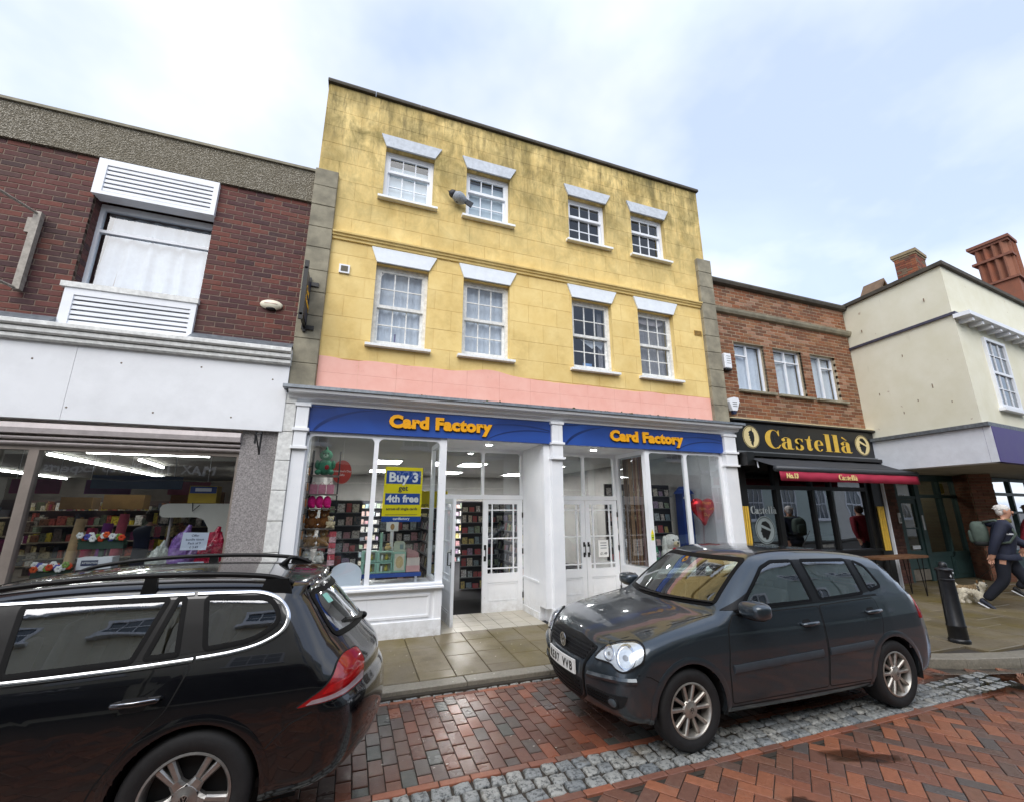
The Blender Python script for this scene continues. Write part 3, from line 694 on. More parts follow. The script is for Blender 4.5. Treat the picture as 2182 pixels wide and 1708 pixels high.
# lead apron, moulded cornice of peeling boards, white fascia, roller shutter box
MB().extr([(YL, 4.0), (YL - .03, 3.985), (YL - .20, 3.86), (YL - .20, 3.84), (YL, 3.9)], -9, -3.515).build('lead_apron', M_LEAD, lb_); MB().extr([(YL, 4.0), (YL - .03, 3.985), (YL - .20, 3.86), (YL - .20, 3.84), (YL, 3.9)], -2.143, -.94).build('lead_apron', M_LEAD, lb_)
for k, (pj, z0, z1) in enumerate(((.29, 3.775, 3.845), (.25, 3.70, 3.77), (.21, 3.63, 3.695))): MB().extr([(YL, z0), (YL - pj + .02, z0), (YL - pj, z0 + .015), (YL - pj, z1 - .012), (YL - pj + .02, z1), (YL, z1)], -9, -.925).build('cornice_board', M_WHITE_OLD, lb_)
for fx0, fx1 in ((-9, -5.504), (-5.5, -3.204), (-3.2, -.935)): MB().box(fx0, fx1, YL - .14, YL + .3, 2.735, 3.63).build('fascia_board', mat('white_board', '#e9ebee', .5, .04, 2, dirt=.16), lb_)
for k in range(9): MB().lathe([(0, -.003), (.009, -.003), (.011, .0)], (-4.4 + k * .41, YL - .1405, 3.5 - (.62 if k % 2 else .04 * (k % 3))), 8, 'y').build('old_fixing', mat('rust_spot', '#6a5a4c', .8), lb_)
M_ALU = mat('aluminium_shutter', '#bdb5b4', .4, .12, 14, metal=.15, dirt=.2)
for k, (z0, z1, pj) in enumerate(((2.565, 2.70, .12), (2.505, 2.555, .08), (2.45, 2.50, .05))): MB().extr([(YL, z0), (YL - pj, z0 + .01), (YL - pj - .01, (z0 + z1) / 2), (YL - pj, z1 - .01), (YL, z1)], -9, -1.395).build('shutter_box', M_ALU, lb_)
def granite():
    x = NT('grey_granite'); P = x.pos(); f = x.noise(75, 3, .8, P); x.col(x.ramp(f, .35, .68, lin('#6a6667'), lin('#b5b0ae'))); x.p(Roughness=.3); return x.m
MB().box(-1.395, -.975, YL - .06, YL + .3, .08, 2.735).build('granite_pier', granite(), lb_)
# white rusticated quoin strip beside the card shop
z = .08; k = 0
while z < 3.25:
    h = min(.38, 3.27 - z); box('quoin_stone', -.972, -.80, Y0 - .085 + jit(.004), Y0 + .3, z + .003, z + h - .003, M_WHITE_OLD, lb_, .006); z += h; k += 1
# shopfront frame: mullions, glass, stall riser
sh = MB(); M_FR = mat('brown_grey_frame', '#8a8078', .45, .1, 8, metal=.3)
for a, b in ((-3.47, -3.38), (-1.43, -1.395), (-6.1, -6.0)): sh.box(a, b, YL, YL + .10, .1, 2.45)
sh.box(-9, -1.395, YL + .002, YL + .098, 2.40, 2.449); sh.box(-9, -1.395, YL - .02, YL + .12, .1, .45)
so = sh.build('shop_window_frame', M_FR, lb_)
for a, b in ((-3.38, -1.43), (-6.0, -3.47)): MB().add([(a, YL + .05, .45), (b, YL + .05, .45), (b, YL + .052, 2.40), (a, YL + .052, 2.40)], [(0, 1, 2, 3)]).build('pane', M_GLASS, so, fix=False)
# mitred frame of an old sign on the left wall
fs = thing('old_sign_frame', (-4.6, YL - .1, 4.26), 'weathered empty grey sign frame on the dark brick wall', 'sign frame')
M_FRAME = mat('weathered_frame', '#99938a', .6, .3, 22, metal=.2, dirt=.4)
MB().box(-3.965, -3.895, YL - .10, YL - .03, 4.26, 5.31).build('wall_bar', M_FRAME, fs)
for z_, nm_ in ((5.285, 'top_rail'), (4.275, 'bottom_rail')): MB().tube([(-3.93, YL - .06, z_), (-4.42, YL - 1.4, z_)], .018, 4).build(nm_, M_FRAME, fs)
MB().tube([(-4.42, YL - 1.4, 4.26), (-4.42, YL - 1.4, 5.30)], .02, 4).build('outer_bar', M_FRAME, fs); box('bracket', -4.02, -3.967, YL - .08, YL - .0, 5.02, 5.22, M_FRAME, fs)
for z_ in (4.4, 5.12): box('wall_stub', -3.95, -3.91, YL - .03, YL + .01, z_, z_ + .05, M_FRAME, fs)
# alarm box
ab = thing('oval_alarm', (-1.285, YL - .04, 4.46), 'oval cream alarm box on the dark brick wall', 'alarm')
MB().ball((-1.285, YL - .02, 4.53), (.145, .05, .075), 24, 12).build('cover', mat('cream_plastic', '#e3ddc6', .35, .04), ab, smooth=True)
MB().ball((-1.285, YL - .022, 4.475), (.07, .04, .03), 16, 8).build('strobe', M_BLACK, ab, smooth=True)
text('lettering', 'ADT', .05, mat('alarm_red_print', '#8a4a44', .6), ab, (-1.33, YL - .073, 4.545), (R(85), 0, 0), .001) if False else box('print_line', -1.37, -1.20, YL - .0715, YL - .069, 4.532, 4.538, mat('alarm_print', '#b07a70', .6), ab)
# hanging sign on the pier
hs = thing('hanging_sign', (-.80, 5.9, 4.1), 'dark blue projecting sign with yellow lettering on black iron brackets', 'sign')
MB().box(-.845, -.80, 5.88, 6.27, 4.25, 4.88).build('board', mat('sign_navy', '#1d2340', .4, .15), hs)
for z in (4.22, 4.89): MB().box(-.84, -.805, 5.84, 6.33, z - .015, z + .015).build('bracket_arm', M_IRON, hs)
MB().box(-.85, -.795, 5.84, 5.875, 4.15, 5.0).build('outer_bar', M_IRON, hs); MB().box(-.84, -.80, 6.285, 6.325, 4.15, 4.98).build('inner_bar', M_IRON, hs)
for z in (4.22, 4.89): MB().box(-.70, -.86, 6.30, 6.33, z - .03, z + .03).build('fixing_plate', M_IRON, hs)
for k, wd in enumerate(('Card', 'Factory')): text('lettering', wd, .13, mat('sign_yellow', '#e8b423', .5), hs, (-.797, 5.92 , 4.60 - k * .14), (R(90), 0, R(90)), .001, .004)
# iron bracket on the granite pier
br = thing('iron_bracket', (-1.16, YL - .14, 2.35), 'empty black iron sign bracket above the granite pier', 'bracket')
MB().tube([(-1.16, YL - .145, 2.72), (-1.16, YL - .145, 2.42)], .012).build('back_bar', M_IRON, br); MB().tube([(-1.16, YL - .14, 2.70), (-1.16, YL - .52, 2.62)], .010).build('arm', M_IRON, br); MB().tube([(-1.16, YL - .14, 2.44), (-1.16, YL - .45, 2.63)], .009).build('stay', M_IRON, br); MB().tube([(-1.16, YL - .47, 2.66), (-1.16, YL - .47, 2.52)], .012).build('hook', M_IRON, br)

# ================================================================= restaurant with orange brick upper floor
cb = thing('orange_brick_building', (8.9, 6.6, .1), 'orange brown brick building with three metal windows above the black Castellà front', 'building')
M_OBR = brick_mat('orange_brick', ['#865536', '#90593a', '#7a4f36', '#8f6242', '#7d4a30', '#99694a', '#734b36', '#a37a62'], .85)
CW = [(7.28, 8.12), (8.39, 9.25), (9.53, 10.34)]; CH = [(a, b, 4.12, 5.16) for a, b in CW]
wall('wall', 6.80, 10.97, 3.40, 6.44, Y0 + .045, .25, CH, mat('cream_mortar', '#a3957e', .95, .2, 14), cb)
rec = bond(6.805, 10.965, 3.47, 5.76, Y0 + .04, CH, .229, .0745, .012) + bond(6.805, 10.965, 5.88, 6.42, Y0 + .04, [], .229, .0745, .012)
pieces('brick', 'more_bricks', rec, 'brick_orange', M_OBR, cb, 300, cd2, bev=.05)
MB().extr([(Y0 + .06, 5.755), (Y0 - .02, 5.77), (Y0 - .05, 5.82), (Y0 - .06, 5.87), (Y0 + .06, 5.885)], 6.80, 10.99).build('string_course', M_CONC, cb)
MB().extr([(Y0 + .0, 6.42), (Y0 - .05, 6.44), (Y0 - .07, 6.50), (Y0 - .05, 6.54), (Y0 + .32, 6.56), (Y0 + .32, 6.42)], 6.80, 11.0).build('coping', M_COPE, cb)
MB().box(6.80, 10.97, Y0 + .33, 14, 3.3, 6.4).build('rear_block', M_OBR, cb) if False else None
for i, (a, b) in enumerate(CW):
    y = Y0 + .13; f = MB(); mw = .028
    f.box(a, a + mw, y, y + .05, 4.12, 5.16); f.box(b - mw, b, y, y + .05, 4.12, 5.16); f.box(a + mw, b - mw, y, y + .05, 5.132, 5.16); f.box(a + mw, b - mw, y, y + .05, 4.12, 4.15)
    mid = (a + b) / 2; f.box(mid - .014, mid + .014, y - .004, y + .05, 4.15, 5.132)
    tl = (1, 1 if i == 1 else 0) if i < 2 else (0, 1)
    if tl[0]: f.box(a + mw, mid - .014, y - .002, y + .05, 4.88, 4.905)
    if tl[1]: f.box(mid + .014, b - mw, y - .002, y + .05, 4.88, 4.905)
    wo = f.build('window', M_WHITE, cb)
    for p0, p1 in ((a + mw, mid - .014), (mid + .014, b - mw)): MB().add([(p0, y + .03, 4.15), (p1, y + .03, 4.15), (p1, y + .032, 5.13), (p0, y + .032, 5.13)], [(0, 1, 2, 3)]).build('pane', M_GLASS2, wo, fix=False)
    curtain('curtain', a + .03, b - .03, 4.14, 5.13, y + .085, M_CURT, cb, .012, 4, i + 30)
    MB().extr([(Y0 - .03, 4.06), (Y0 - .03, 4.105), (Y0 + .14, 4.125), (Y0 + .14, 4.06)], a - .03, b + .14).build('sill', M_CONC, cb)
r_ = MB().box(6.9, 10.9, Y0 + .31, Y0 + 2, 3.9, 5.5); r_.f = [tuple(reversed(f)) for i, f in enumerate(r_.f) if i != 2]; r_.build('room', M_ROOM, cb, fix=False)
MB().box(6.80, 10.97, Y0 + 2.1, 13, 3.4, 6.35).build('rear_block', M_OBR, cb)
# ground floor front in black
MB().extr([(Y0 + .05, 3.485), (Y0 - .14, 3.46), (Y0 - .15, 3.43), (Y0 - .02, 3.40), (Y0 + .05, 3.40)], 6.82, 11.03).build('lead_ledge', M_BLACK, cb)
MB().extr([(Y0 + .05, 3.505), (Y0 - .12, 3.482), (Y0 - .12, 3.468), (Y0 + .05, 3.49)], 6.82, 10.96).build('pale_trim', mat('cream_trim', '#d9cda6', .6, .15, 9), cb)
fas = MB().box(6.90, 10.97, Y0 - .07, Y0 + .1, 2.84, 3.40).build('fascia_board', mat('black_fascia', '#1a1a1c', .3, .2, 5), cb)
MB().box(6.88, 11.1, Y0 - .12, Y0 - .0, 2.80, 2.835).build('aluminium_rail', mat('rail_alu', '#8c8e90', .35, .1, 9, metal=.7), cb)
# room and front below
fr = MB(); YF = Y0 + .02
for a, b in ((6.86, 7.12), (7.86, 7.98), (8.86, 8.92), (9.42, 9.48), (10.50, 10.64)): fr.box(a, b, YF, YF + .10, .1, 2.80)
fr.box(6.86, 10.97, YF + .002, YF + .098, 2.12, 2.2); fr.box(7.98, 10.64, YF - .01, YF + .12, .1, .9); fr.box(10.64, 10.95, YF - .05, YF + .1, .1, 2.8); fr.box(7.98, 10.64, YF - .05, YF + .16, .901, .94)
fo = fr.build('shopfront_frame', M_BLACK, cb)
for a, b, z0 in ((7.12, 7.86, .3), (7.98, 8.86, .94), (8.92, 9.42, .94), (9.48, 10.50, .94)):
    for q0, q1 in ((z0, 2.12), (2.2, 2.8)): MB().add([(a, YF + .05, q0), (b, YF + .05, q0), (b, YF + .052, q1), (a, YF + .052, q1)], [(0, 1, 2, 3)]).build('pane', glass('dark_bar_glass', (.5, .52, .52), 3.2), fo, fix=False)
M_GOLD = mat('gold_paint', '#d7b145', .45, .1, 12)
for k in range(3): MB().tube([(6.925 + k * .055, YF - .03, .5), (6.925 + k * .055, YF - .03, 1.80)], .018, 8).build('gold_rod', M_GOLD, fo); MB().tube([(10.70 + k * .07, YF - .07, .9), (10.70 + k * .07, YF - .07, 1.80)], .022, 8).build('gold_rod', M_GOLD, fo)
MB().box(10.955, 10.985, YF - .10, YF - .0, .1, 2.3).build('white_edge_strip', M_WHITE, fo)
r_ = MB().box(6.9, 10.9, YF + .11, YF + 5, .09, 2.79); r_.f = [tuple(reversed(f)) for i, f in enumerate(r_.f) if i != 2]; r_.build('dining_room', mat('dark_dining_room', '#211f1d', .8, .3, 1.5), cb, fix=False)
ct = thing('bar_counter', (9.2, YF + .9, .1), 'dark bar counter seen through the Castellà window', 'counter')
box('counter_front', 8.0, 10.5, YF + .85, YF + 1.3, .1, 1.12, mat('dark_wood', '#2a201a', .5, .3, 9), ct); box('counter_top', 7.95, 10.55, YF + .8, YF + 1.35, 1.121, 1.16, mat('counter_top', '#5f5a54', .3, .2, 9), ct)
bt = thing('wine_bottle', (9.0, YF + .5, 1.16), 'dark wine bottle standing in the Castellà window', 'bottle')
MB().lathe([(0, 0), (.038, 0), (.038, .2), (.014, .26), (.014, .31), (0, .31)], (9.0, YF + 1.0, 1.162), 16).build('body', mat('bottle_glass', '#10120f', .1, .1), bt, smooth=True); MB().lathe([(.0385, .05), (.0385, .13)], (9.0, YF + 1.0, 1.162), 16).build('label', mat('bottle_label', '#d8d4c8', .6), bt, smooth=True)
text('window_lettering', 'BIERES & LIQUEURS', .075, mat('window_print', '#8c8c88', .6), fo, (8.98, YF + .044, 1.0), depth=.0008, xs=.5)

# Didone lettering built from shapes
def glyphs():
    G = {}
    def arc(cx, cz, rx, rz, a0, a1, n=18): return [(cx + rx * math.cos(R(a0 + (a1 - a0) * k / n)), cz + rz * math.sin(R(a0 + (a1 - a0) * k / n))) for k in range(n + 1)]
    G['C'] = (.80, [arc(.45, .5, .45, .51, 62, 300) + arc(.52, .5, .24, .475, 298, 64), [(.62, .97), (.74, .90), (.78, 1.0), (.81, 1.0), (.80, .68), (.77, .68), (.70, .86)], [(.60, .045), (.66, .06), (.80, .22), (.83, .21), (.74, .05), (.64, -.005)]])
    bowl = arc(.25, .19, .25, .205, 60, 300) + arc(.31, .19, .13, .17, 300, 60)
    G['a'] = (.70, [[(.33, 0), (.33, .5), (.36, .58), (.50, .60), (.56, .52), (.56, .08), (.62, .03), (.69, .06), (.69, .03), (.60, -.01), (.45, 0)], bowl, arc(.30, .48, .24, .17, 10, 165) + arc(.30, .48, .20, .14, 165, 10), arc(.12, .50, .10, .085, 0, 360)[:-1]])
    G['s'] = (.50, [arc(.22, .46, .21, .17, 95, 215, 10) + arc(.27, .14, .21, .16, 60, -85, 12) + [(.25, -.005)] + arc(.20, .16, .10, .15, -80, 50, 8) + arc(.27, .5, .14, .1, 225, 95, 8), [(.02, 0), (.02, .2), (.05, .2), (.16, .03), (.26, .02), (.26, -.015), (.12, 0), (.06, .02)], [(.2, .625), (.3, .635), (.42, .60), (.44, .63), (.46, .63), (.46, .45), (.43, .45), (.33, .595), (.2, .6)]])
    G['t'] = (.46, [[(.12, .58), (.12, .12), (.17, .01), (.28, -.015), (.38, .03), (.43, .14), (.40, .15), (.36, .06), (.34, .10), (.34, .82), (.31, .82), (.24, .66), (.12, .615)], [(.02, .58), (.02, .615), (.42, .615), (.42, .58)]])
    G['e'] = (.58, [arc(.28, .30, .28, .315, 35, 322) + arc(.32, .30, .12, .285, 322, 40), [(.20, .33), (.20, .36), (.55, .36), (.55, .33)], arc(.33, .36, .22, .255, 0, 85, 10) + arc(.33, .36, .08, .23, 85, 0, 10)])
    G['l'] = (.42, [[(.08, .02), (.08, .97), (.34, .97), (.34, .02)], [(.0, 0), (.0, .03), (.42, .03), (.42, 0)], [(.0, .97), (.0, 1.0), (.34, 1.0), (.34, .97)]])
    G['à'] = (.70, G['a'][1] + [[(.10, .86), (.16, .92), (.42, .74), (.40, .71)]])
    return G
GL = glyphs()
def didone(s, x0, z0, h, y, m, parent, adv=1.0, track=.07):
    x = x0
    for ch in s:
        wd, polys = GL[ch]; b = MB()
        for k, p in enumerate(polys): b.prism([(x + a * h * adv, z0 + c * h) for a, c in p], y - .006 - k * .0006, y)
        o = b.build('letter', m, parent, fix=True); x += (wd + track) * h * adv
    return x
sg = thing('restaurant_sign', (9, Y0 - .08, 2.9), 'gold lettering reading Castellà between two oval emblems on the black fascia', 'sign')
# triangulate-safe: letters are extruded outlines
didone('Castellà', 7.66, 2.925, .375, Y0 - .071, M_GOLD, sg, 1.30, .085)
M_CREAM = mat('sign_cream', '#dccb96', .5, .06, 9)
def oval(cx, cz, rx, rz, y, m, nm, r0=0, parent=None):
    n = 40; b = MB()
    o_ = [(cx + rx * math.cos(2 * math.pi * k / n), cz + rz * math.sin(2 * math.pi * k / n)) for k in range(n)]
    if not r0: b.prism(o_, y - .004, y)
    else:
        i_ = [(cx + rx * r0 * math.cos(2 * math.pi * k / n), cz + rz * r0 * math.sin(2 * math.pi * k / n)) for k in range(n)]
        for k in range(n): q = (k + 1) % n; b.prism([o_[k], o_[q], i_[q], i_[k]], y - .004, y)
    return b.build(nm, m, parent)
HEAD = [(.30, .92), (.60, .95), (.85, .80), (.95, .60), (.90, .38), (.80, .25), (.62, .02), (.45, .0), (.40, .12), (.22, .10), (.20, .22), (.14, .28), (.18, .36), (.06, .42), (.16, .55), (.12, .72)]
BAND = [(.08, .66), (.10, .80), (.55, .66), (.95, .52), (.93, .42), (.55, .52)]
ISLE = [(.58, 1.0), (.64, 1.0), (.66, .80), (.82, .74), (.86, .5), (.80, .3), (.70, .22), (.64, .02), (.5, .08), (.40, .18), (.46, .26), (.30, .32), (.40, .38), (.24, .44), (.36, .50), (.2, .58), (.3, .66), (.22, .74), (.40, .82), (.57, .84)]
for (cx, cz, rx, rz, shp, band) in ((7.295, 3.125, .215, .225, ISLE, 0), (10.555, 3.115, .24, .225, HEAD, 1)):
    oval(cx, cz, rx, rz, Y0 - .071, M_CREAM, 'emblem_disc', 0, sg); oval(cx, cz, rx * .965, rz * .965, Y0 - .0755, mat('emblem_line', '#4a3d22', .5), 'emblem_ring', .95, sg)
    w_, h_ = (.26, .36) if band else (.22, .38)
    q = lambda P_: [(cx + (a - .5) * w_, cz + (b - .5) * h_) for a, b in P_]
    MB().prism(q(shp), Y0 - .0775, Y0 - .074).build('emblem_figure', M_BLACK, sg)
    if band:
        MB().prism(q(BAND), Y0 - .0795, Y0 - .0778).build('emblem_band', M_CREAM, sg)
# engraved head emblem and name on the glass door
ds = thing('door_emblem', (7.5, YF + .04, 1.1), 'frosted oval head emblem below Castellà lettering on the glass door', 'emblem')
M_FROST = mat('frosted_film', '#8f9a9c', .5, .08, 9)
oval(7.50, 1.36, .25, .255, YF + .045, M_FROST, 'disc', 0, ds); oval(7.50, 1.36, .235, .24, YF + .0405, mat('frost_line', '#4c5557', .5), 'ring', .94, ds)
MB().prism([(7.50 + (a - .5) * .30, 1.36 + (b - .5) * .36) for a, b in HEAD], YF + .037, YF + .040).build('head', M_BLACK, ds); MB().prism([(7.50 + (a - .5) * .30, 1.36 + (b - .5) * .36) for a, b in BAND], YF + .0345, YF + .0365).build('band', M_FROST, ds)
didone('Castellà', 7.19, 1.66, .14, YF + .046, mat('frost_letters', '#a9b2b4', .5), ds, .95, .06)
# awning
aw = thing('awning', (9, 6.0, 2.2), 'black folding awning with a crimson valance in front of the Castellà windows', 'awning')
M_AWN = mat('awning_canvas', '#33353a', .8, .12, 4, dirt=.3); M_VAL = mat('crimson_valance', '#9c1f3c', .75, .1, 6)
n = 14
for nm, ya, yb2, za, zb in (('canvas', 6.30, 5.72, 2.73, 2.50),):
    vv = []; ff = []
    for i in range(n + 1):
        x = 7.07 + (10.98 - 7.07) * i / n
        for j in range(5):
            t = j / 4; vv.append((x, ya + (yb2 - ya) * t, za + (zb - za) * t - .012 * math.sin(math.pi * t) + .004 * math.sin(i * 2.1)))
    for i in range(n):
        for j in range(4): ff.append((i * 5 + j, i * 5 + j + 1, (i + 1) * 5 + j + 1, (i + 1) * 5 + j))
    o = MB().add(vv, ff).build(nm, M_AWN, aw, smooth=True, fix=False)
    md = o.modifiers.new('t', 'SOLIDIFY'); md.thickness = .006
MB().tube([(7.05, 5.70, 2.45), (11.0, 5.70, 2.45)], .055, 14).build('front_bar', mat('awning_bar', '#3c3f44', .45, .1, metal=.2), aw, smooth=True)
vv = []; ff = []; n = 60
for i in range(n + 1):
    x = 7.09 + 3.88 * i / n; yv = 5.665 + .006 * math.sin(i * .7)
    vv += [(x, yv, 2.40), (x, yv - .012 + .008 * math.sin(i * .9), 2.235)]
for i in range(n): ff.append((2 * i, 2 * i + 1, 2 * i + 3, 2 * i + 2))
o = MB().add(vv, ff).build('valance', M_VAL, aw, smooth=True, fix=False); md = o.modifiers.new('t', 'SOLIDIFY'); md.thickness = .003
M_GOLDP = mat('valance_gold', '#e6cf8c', .6, .06)
didone('Castellà', 8.56, 2.275, .10, 5.642, M_GOLDP, aw, 1.05, .05)
text('letter', 'No.13', .115, M_GOLDP, aw, (7.22, 5.642, 2.285), (R(92), 0, 0), .002, .006)
MB().box(6.92, 7.10, 6.15, 6.32, 2.55, 2.80).build('end_cap', M_BLACK, aw); MB().box(7.1, 10.98, 6.2, 6.34, 2.735, 2.80).build('cassette', M_BLACK, aw)
for x in (7.5, 10.5): MB().tube([(x, 6.28, 2.68), (x + .35, 6.0, 2.56), (x, 5.72, 2.45)], .018, 8).build('folding_arm', M_IRON, aw)
MB().tube([(7.13, 6.12, 2.62), (7.13, 6.12, 2.55), (7.12, 6.10, 2.50)], .012, 8).build('crank_eye', M_WHITE, aw)
# alarm boxes on the right pier
a1 = thing('white_alarm', (6.96, Y0 - .05, 4.5), 'tall white alarm box with black foot beside the metal windows', 'alarm')
box('cover', 6.88, 7.06, Y0 - .06, Y0 + .04, 4.50, 4.82, M_WHITE, a1, .012); box('foot', 6.885, 7.055, Y0 - .055, Y0 + .03, 4.46, 4.498, M_BLACK, a1, .01)
for k in range(4): box('print_line', 6.93, 7.03, Y0 - .0625, Y0 - .059, 4.60 + k * .05, 4.612 + k * .05, mat('print_grey', '#8a8f94', .6), a1)
a2 = thing('shield_alarm', (6.95, Y0 - .1, 3.6), 'white shield-shaped alarm with dark blue base above the black fascia', 'alarm')
MB().prism([(6.84, 3.86), (6.82, 3.80), (6.88, 3.62), (7.0, 3.62), (7.08, 3.80), (7.06, 3.88), (6.95, 3.89)], Y0 - .10, Y0 - .02).build('cover', M_WHITE, a2); MB().prism([(6.885, 3.617), (6.995, 3.617), (6.97, 3.55), (6.91, 3.55)], Y0 - .09, Y0 - .03).build('base', mat('alarm_blue', '#1c2440', .4), a2)
for k in range(3): box('print_line', 6.90, 7.01, Y0 - .1025, Y0 - .0995, 3.70 + k * .04, 3.712 + k * .04, mat('print_dark', '#4a5058', .6), a2)
# bar table with hairpin legs
tb = thing('bar_table', (10.3, 5.7, .1), 'wooden plank bar table on thin black hairpin legs beside the Castellà front', 'table')
M_WOOD = mat('table_wood', '#6b4a32', .5, .3, 14)
for k in range(3): box('plank', 9.55, 10.98, 5.78 + k * .12, 5.78 + k * .12 + .117, .80, .845, M_WOOD, tb, .004)
for x in (9.75, 10.75):
    for y in (5.83, 6.08):
        MB().tube([(x - .06, y, .80), (x + .02, y, .095)], .009, 6).build('leg', M_IRON, tb); MB().tube([(x + .10, y, .80), (x + .03, y, .095)], .009, 6).build('leg', M_IRON, tb)
# ================================================================= cream corner building
kb = thing('cream_corner_building', (12.5, 5.5, .1), 'cream rendered corner building overhanging a dark green ground floor', 'building')
def cream():
    x = NT('cream_render'); P = x.pos(); c = x.ramp(x.noise(2.2, 5, .6, P), .3, .7, lin('#dedac2'), lin('#e8e5d2'))
    st = x.noise(1, 4, .6, x.scalev(P, (9, 9, 1.4))); c = x.mix(x.math('MULTIPLY', x.ramp(st, .68, .8), .3), c, lin('#9d9880'))
    c = x.mix(x.math('MULTIPLY', x.ramp(x.noise(7, 3, .5, P), .72, .75), .6), c, lin('#a3886e')); x.col(c); x.p(Roughness=.85); x.bump(x.noise(80, 4, .6, P), .35, .004); return x.m
M_CRM = cream()
A = Vector((11.003, 6.75)); B = Vector((10.77, 4.40)); fdir = Vector((math.cos(R(5.8)), math.sin(R(5.8)))); Cc = B + fdir * 9; Dd = A + Vector((9.5, 1.5))
def ring(o=0):
    return [B + Vector((-o, -o)), Cc + Vector((0, -o)), Dd, A + Vector((-o, 0))]
MB().vprism([tuple(p) for p in ring(0)], 3.28, 5.42).build('upper_storey', M_CRM, kb)
MB().vprism([tuple(p) for p in ring(-.02)], 5.47, 6.50).build('parapet', M_CRM, kb)
MB().vprism([tuple(p) for p in ring(.05)], 6.502, 6.58).build('coping', M_COPE, kb)
# lead string course with eaves board on the front only
MB().vprism([tuple(p) for p in ring(.05)], 5.42, 5.47).build('lead_string', mat('lead_blue', '#4f4f5f', .5, .2, 9, metal=.3), kb)
nf = Vector((fdir.y, -fdir.x))
def fpt(t, o): return B + fdir * t + nf * o
MB().vprism([tuple(fpt(-.05, .0)), tuple(fpt(-.05, .24)), tuple(fpt(9, .24)), tuple(fpt(9, .0))], 5.335, 5.415).build('eaves_board', M_WHITE, kb)
for k in range(16): t = .15 + k * .42; MB().vprism([tuple(fpt(t, .0)), tuple(fpt(t, .20)), tuple(fpt(t + .08, .20)), tuple(fpt(t + .08, .0))], 5.26, 5.333).build('bracket', M_WHITE, kb)
# white and purple fascia
MB().vprism([tuple(A + Vector((-.06, 0))), tuple(B + Vector((-.06, -.12))), tuple(B + Vector((.3, -.06))), tuple(A + Vector((.3, 0)))], 2.56, 3.20).build('flank_fascia', mat('white_render', '#dfe3ea', .6, .06, 7, dirt=.15), kb)
MB().vprism([tuple(fpt(-.05, .0)), tuple(fpt(-.05, .125)), tuple(fpt(9, .125)), tuple(fpt(9, 0))], 2.56, 3.20).build('front_fascia', mat('purple_fascia', '#4a3f78', .5, .06, 3), kb)
MB().vprism([tuple(p) for p in ring(.13)], 3.205, 3.275).build('lead_roll', M_LEAD, kb)
MB().vprism([tuple(p) for p in ring(-.05)], 2.60, 2.70).build('soffit', mat('soffit_grey', '#aaa496', .8, .2, 3), kb)
# upper sash windows on the front
def front_win(t, z0, z1, wd):
    a, b = fpt(t, .015), fpt(t + wd, .015); bi = -nf * .0
    def quad(nm, t0, t1, q0, q1, o, m, par, th=.03): return MB().vprism([tuple(fpt(t0, o)), tuple(fpt(t0, o + th)), tuple(fpt(t1, o + th)), tuple(fpt(t1, o))], q0, q1).build(nm, m, par)
    fr = MB()
    for t0, t1, q0, q1, th in ((t, t + .06, z0, z1, .05), (t + wd - .06, t + wd, z0, z1, .05), (t + .06, t + wd - .06, z1 - .06, z1, .05), (t + .06, t + wd - .06, z0, z0 + .07, .05), (t + .06, t + wd - .06, (z0 + z1) / 2 - .025, (z0 + z1) / 2 + .025, .045), (t + wd / 3 - .01, t + wd / 3 + .01, z0 + .07, z1 - .06, .03), (t + wd * 2 / 3 - .01, t + wd * 2 / 3 + .01, z0 + .07, z1 - .06, .03), (t + .06, t + wd - .06, z0 + (z1 - z0) * .27, z0 + (z1 - z0) * .27 + .02, .028), (t + .06, t + wd - .06, z0 + (z1 - z0) * .75, z0 + (z1 - z0) * .75 + .02, .028)):
        fr.vprism([tuple(fpt(t0, 0)), tuple(fpt(t0, th)), tuple(fpt(t1, th)), tuple(fpt(t1, 0))], q0, q1)
    wo = fr.build('window', M_WHITE, kb); quad('pane', t + .06, t + wd - .06, z0 + .07, z1 - .06, .004, M_GLASSR, wo, .008)
    quad('sill', t - .06, t + wd + .06, z0 - .06, z0 - .002, 0, M_WHITE, kb, .1)
M_GLASSR = mat('upper_glass', '#5a646c', .08, .2, 1.2, spec=.9)
front_win(1.0, 3.66, 5.12, 1.0); front_win(3.2, 3.66, 5.12, 1.0)
# scars on the flank: screw holes and a crack
for (y, z, h) in ((6.0, 4.2, .05), (5.4, 4.9, .05), (5.0, 4.1, .09), (5.6, 3.7, .05), (4.8, 5.9, .07), (6.1, 5.75, .06), (5.3, 3.9, .04), (4.75, 3.75, .03)):
    xx = 10.97 - (6.42 - y) * .099; box('wall_scar', xx - .006, xx + .01, y, y + .012, z, z + h, mat('rust_scar', '#7a6450', .8), kb)
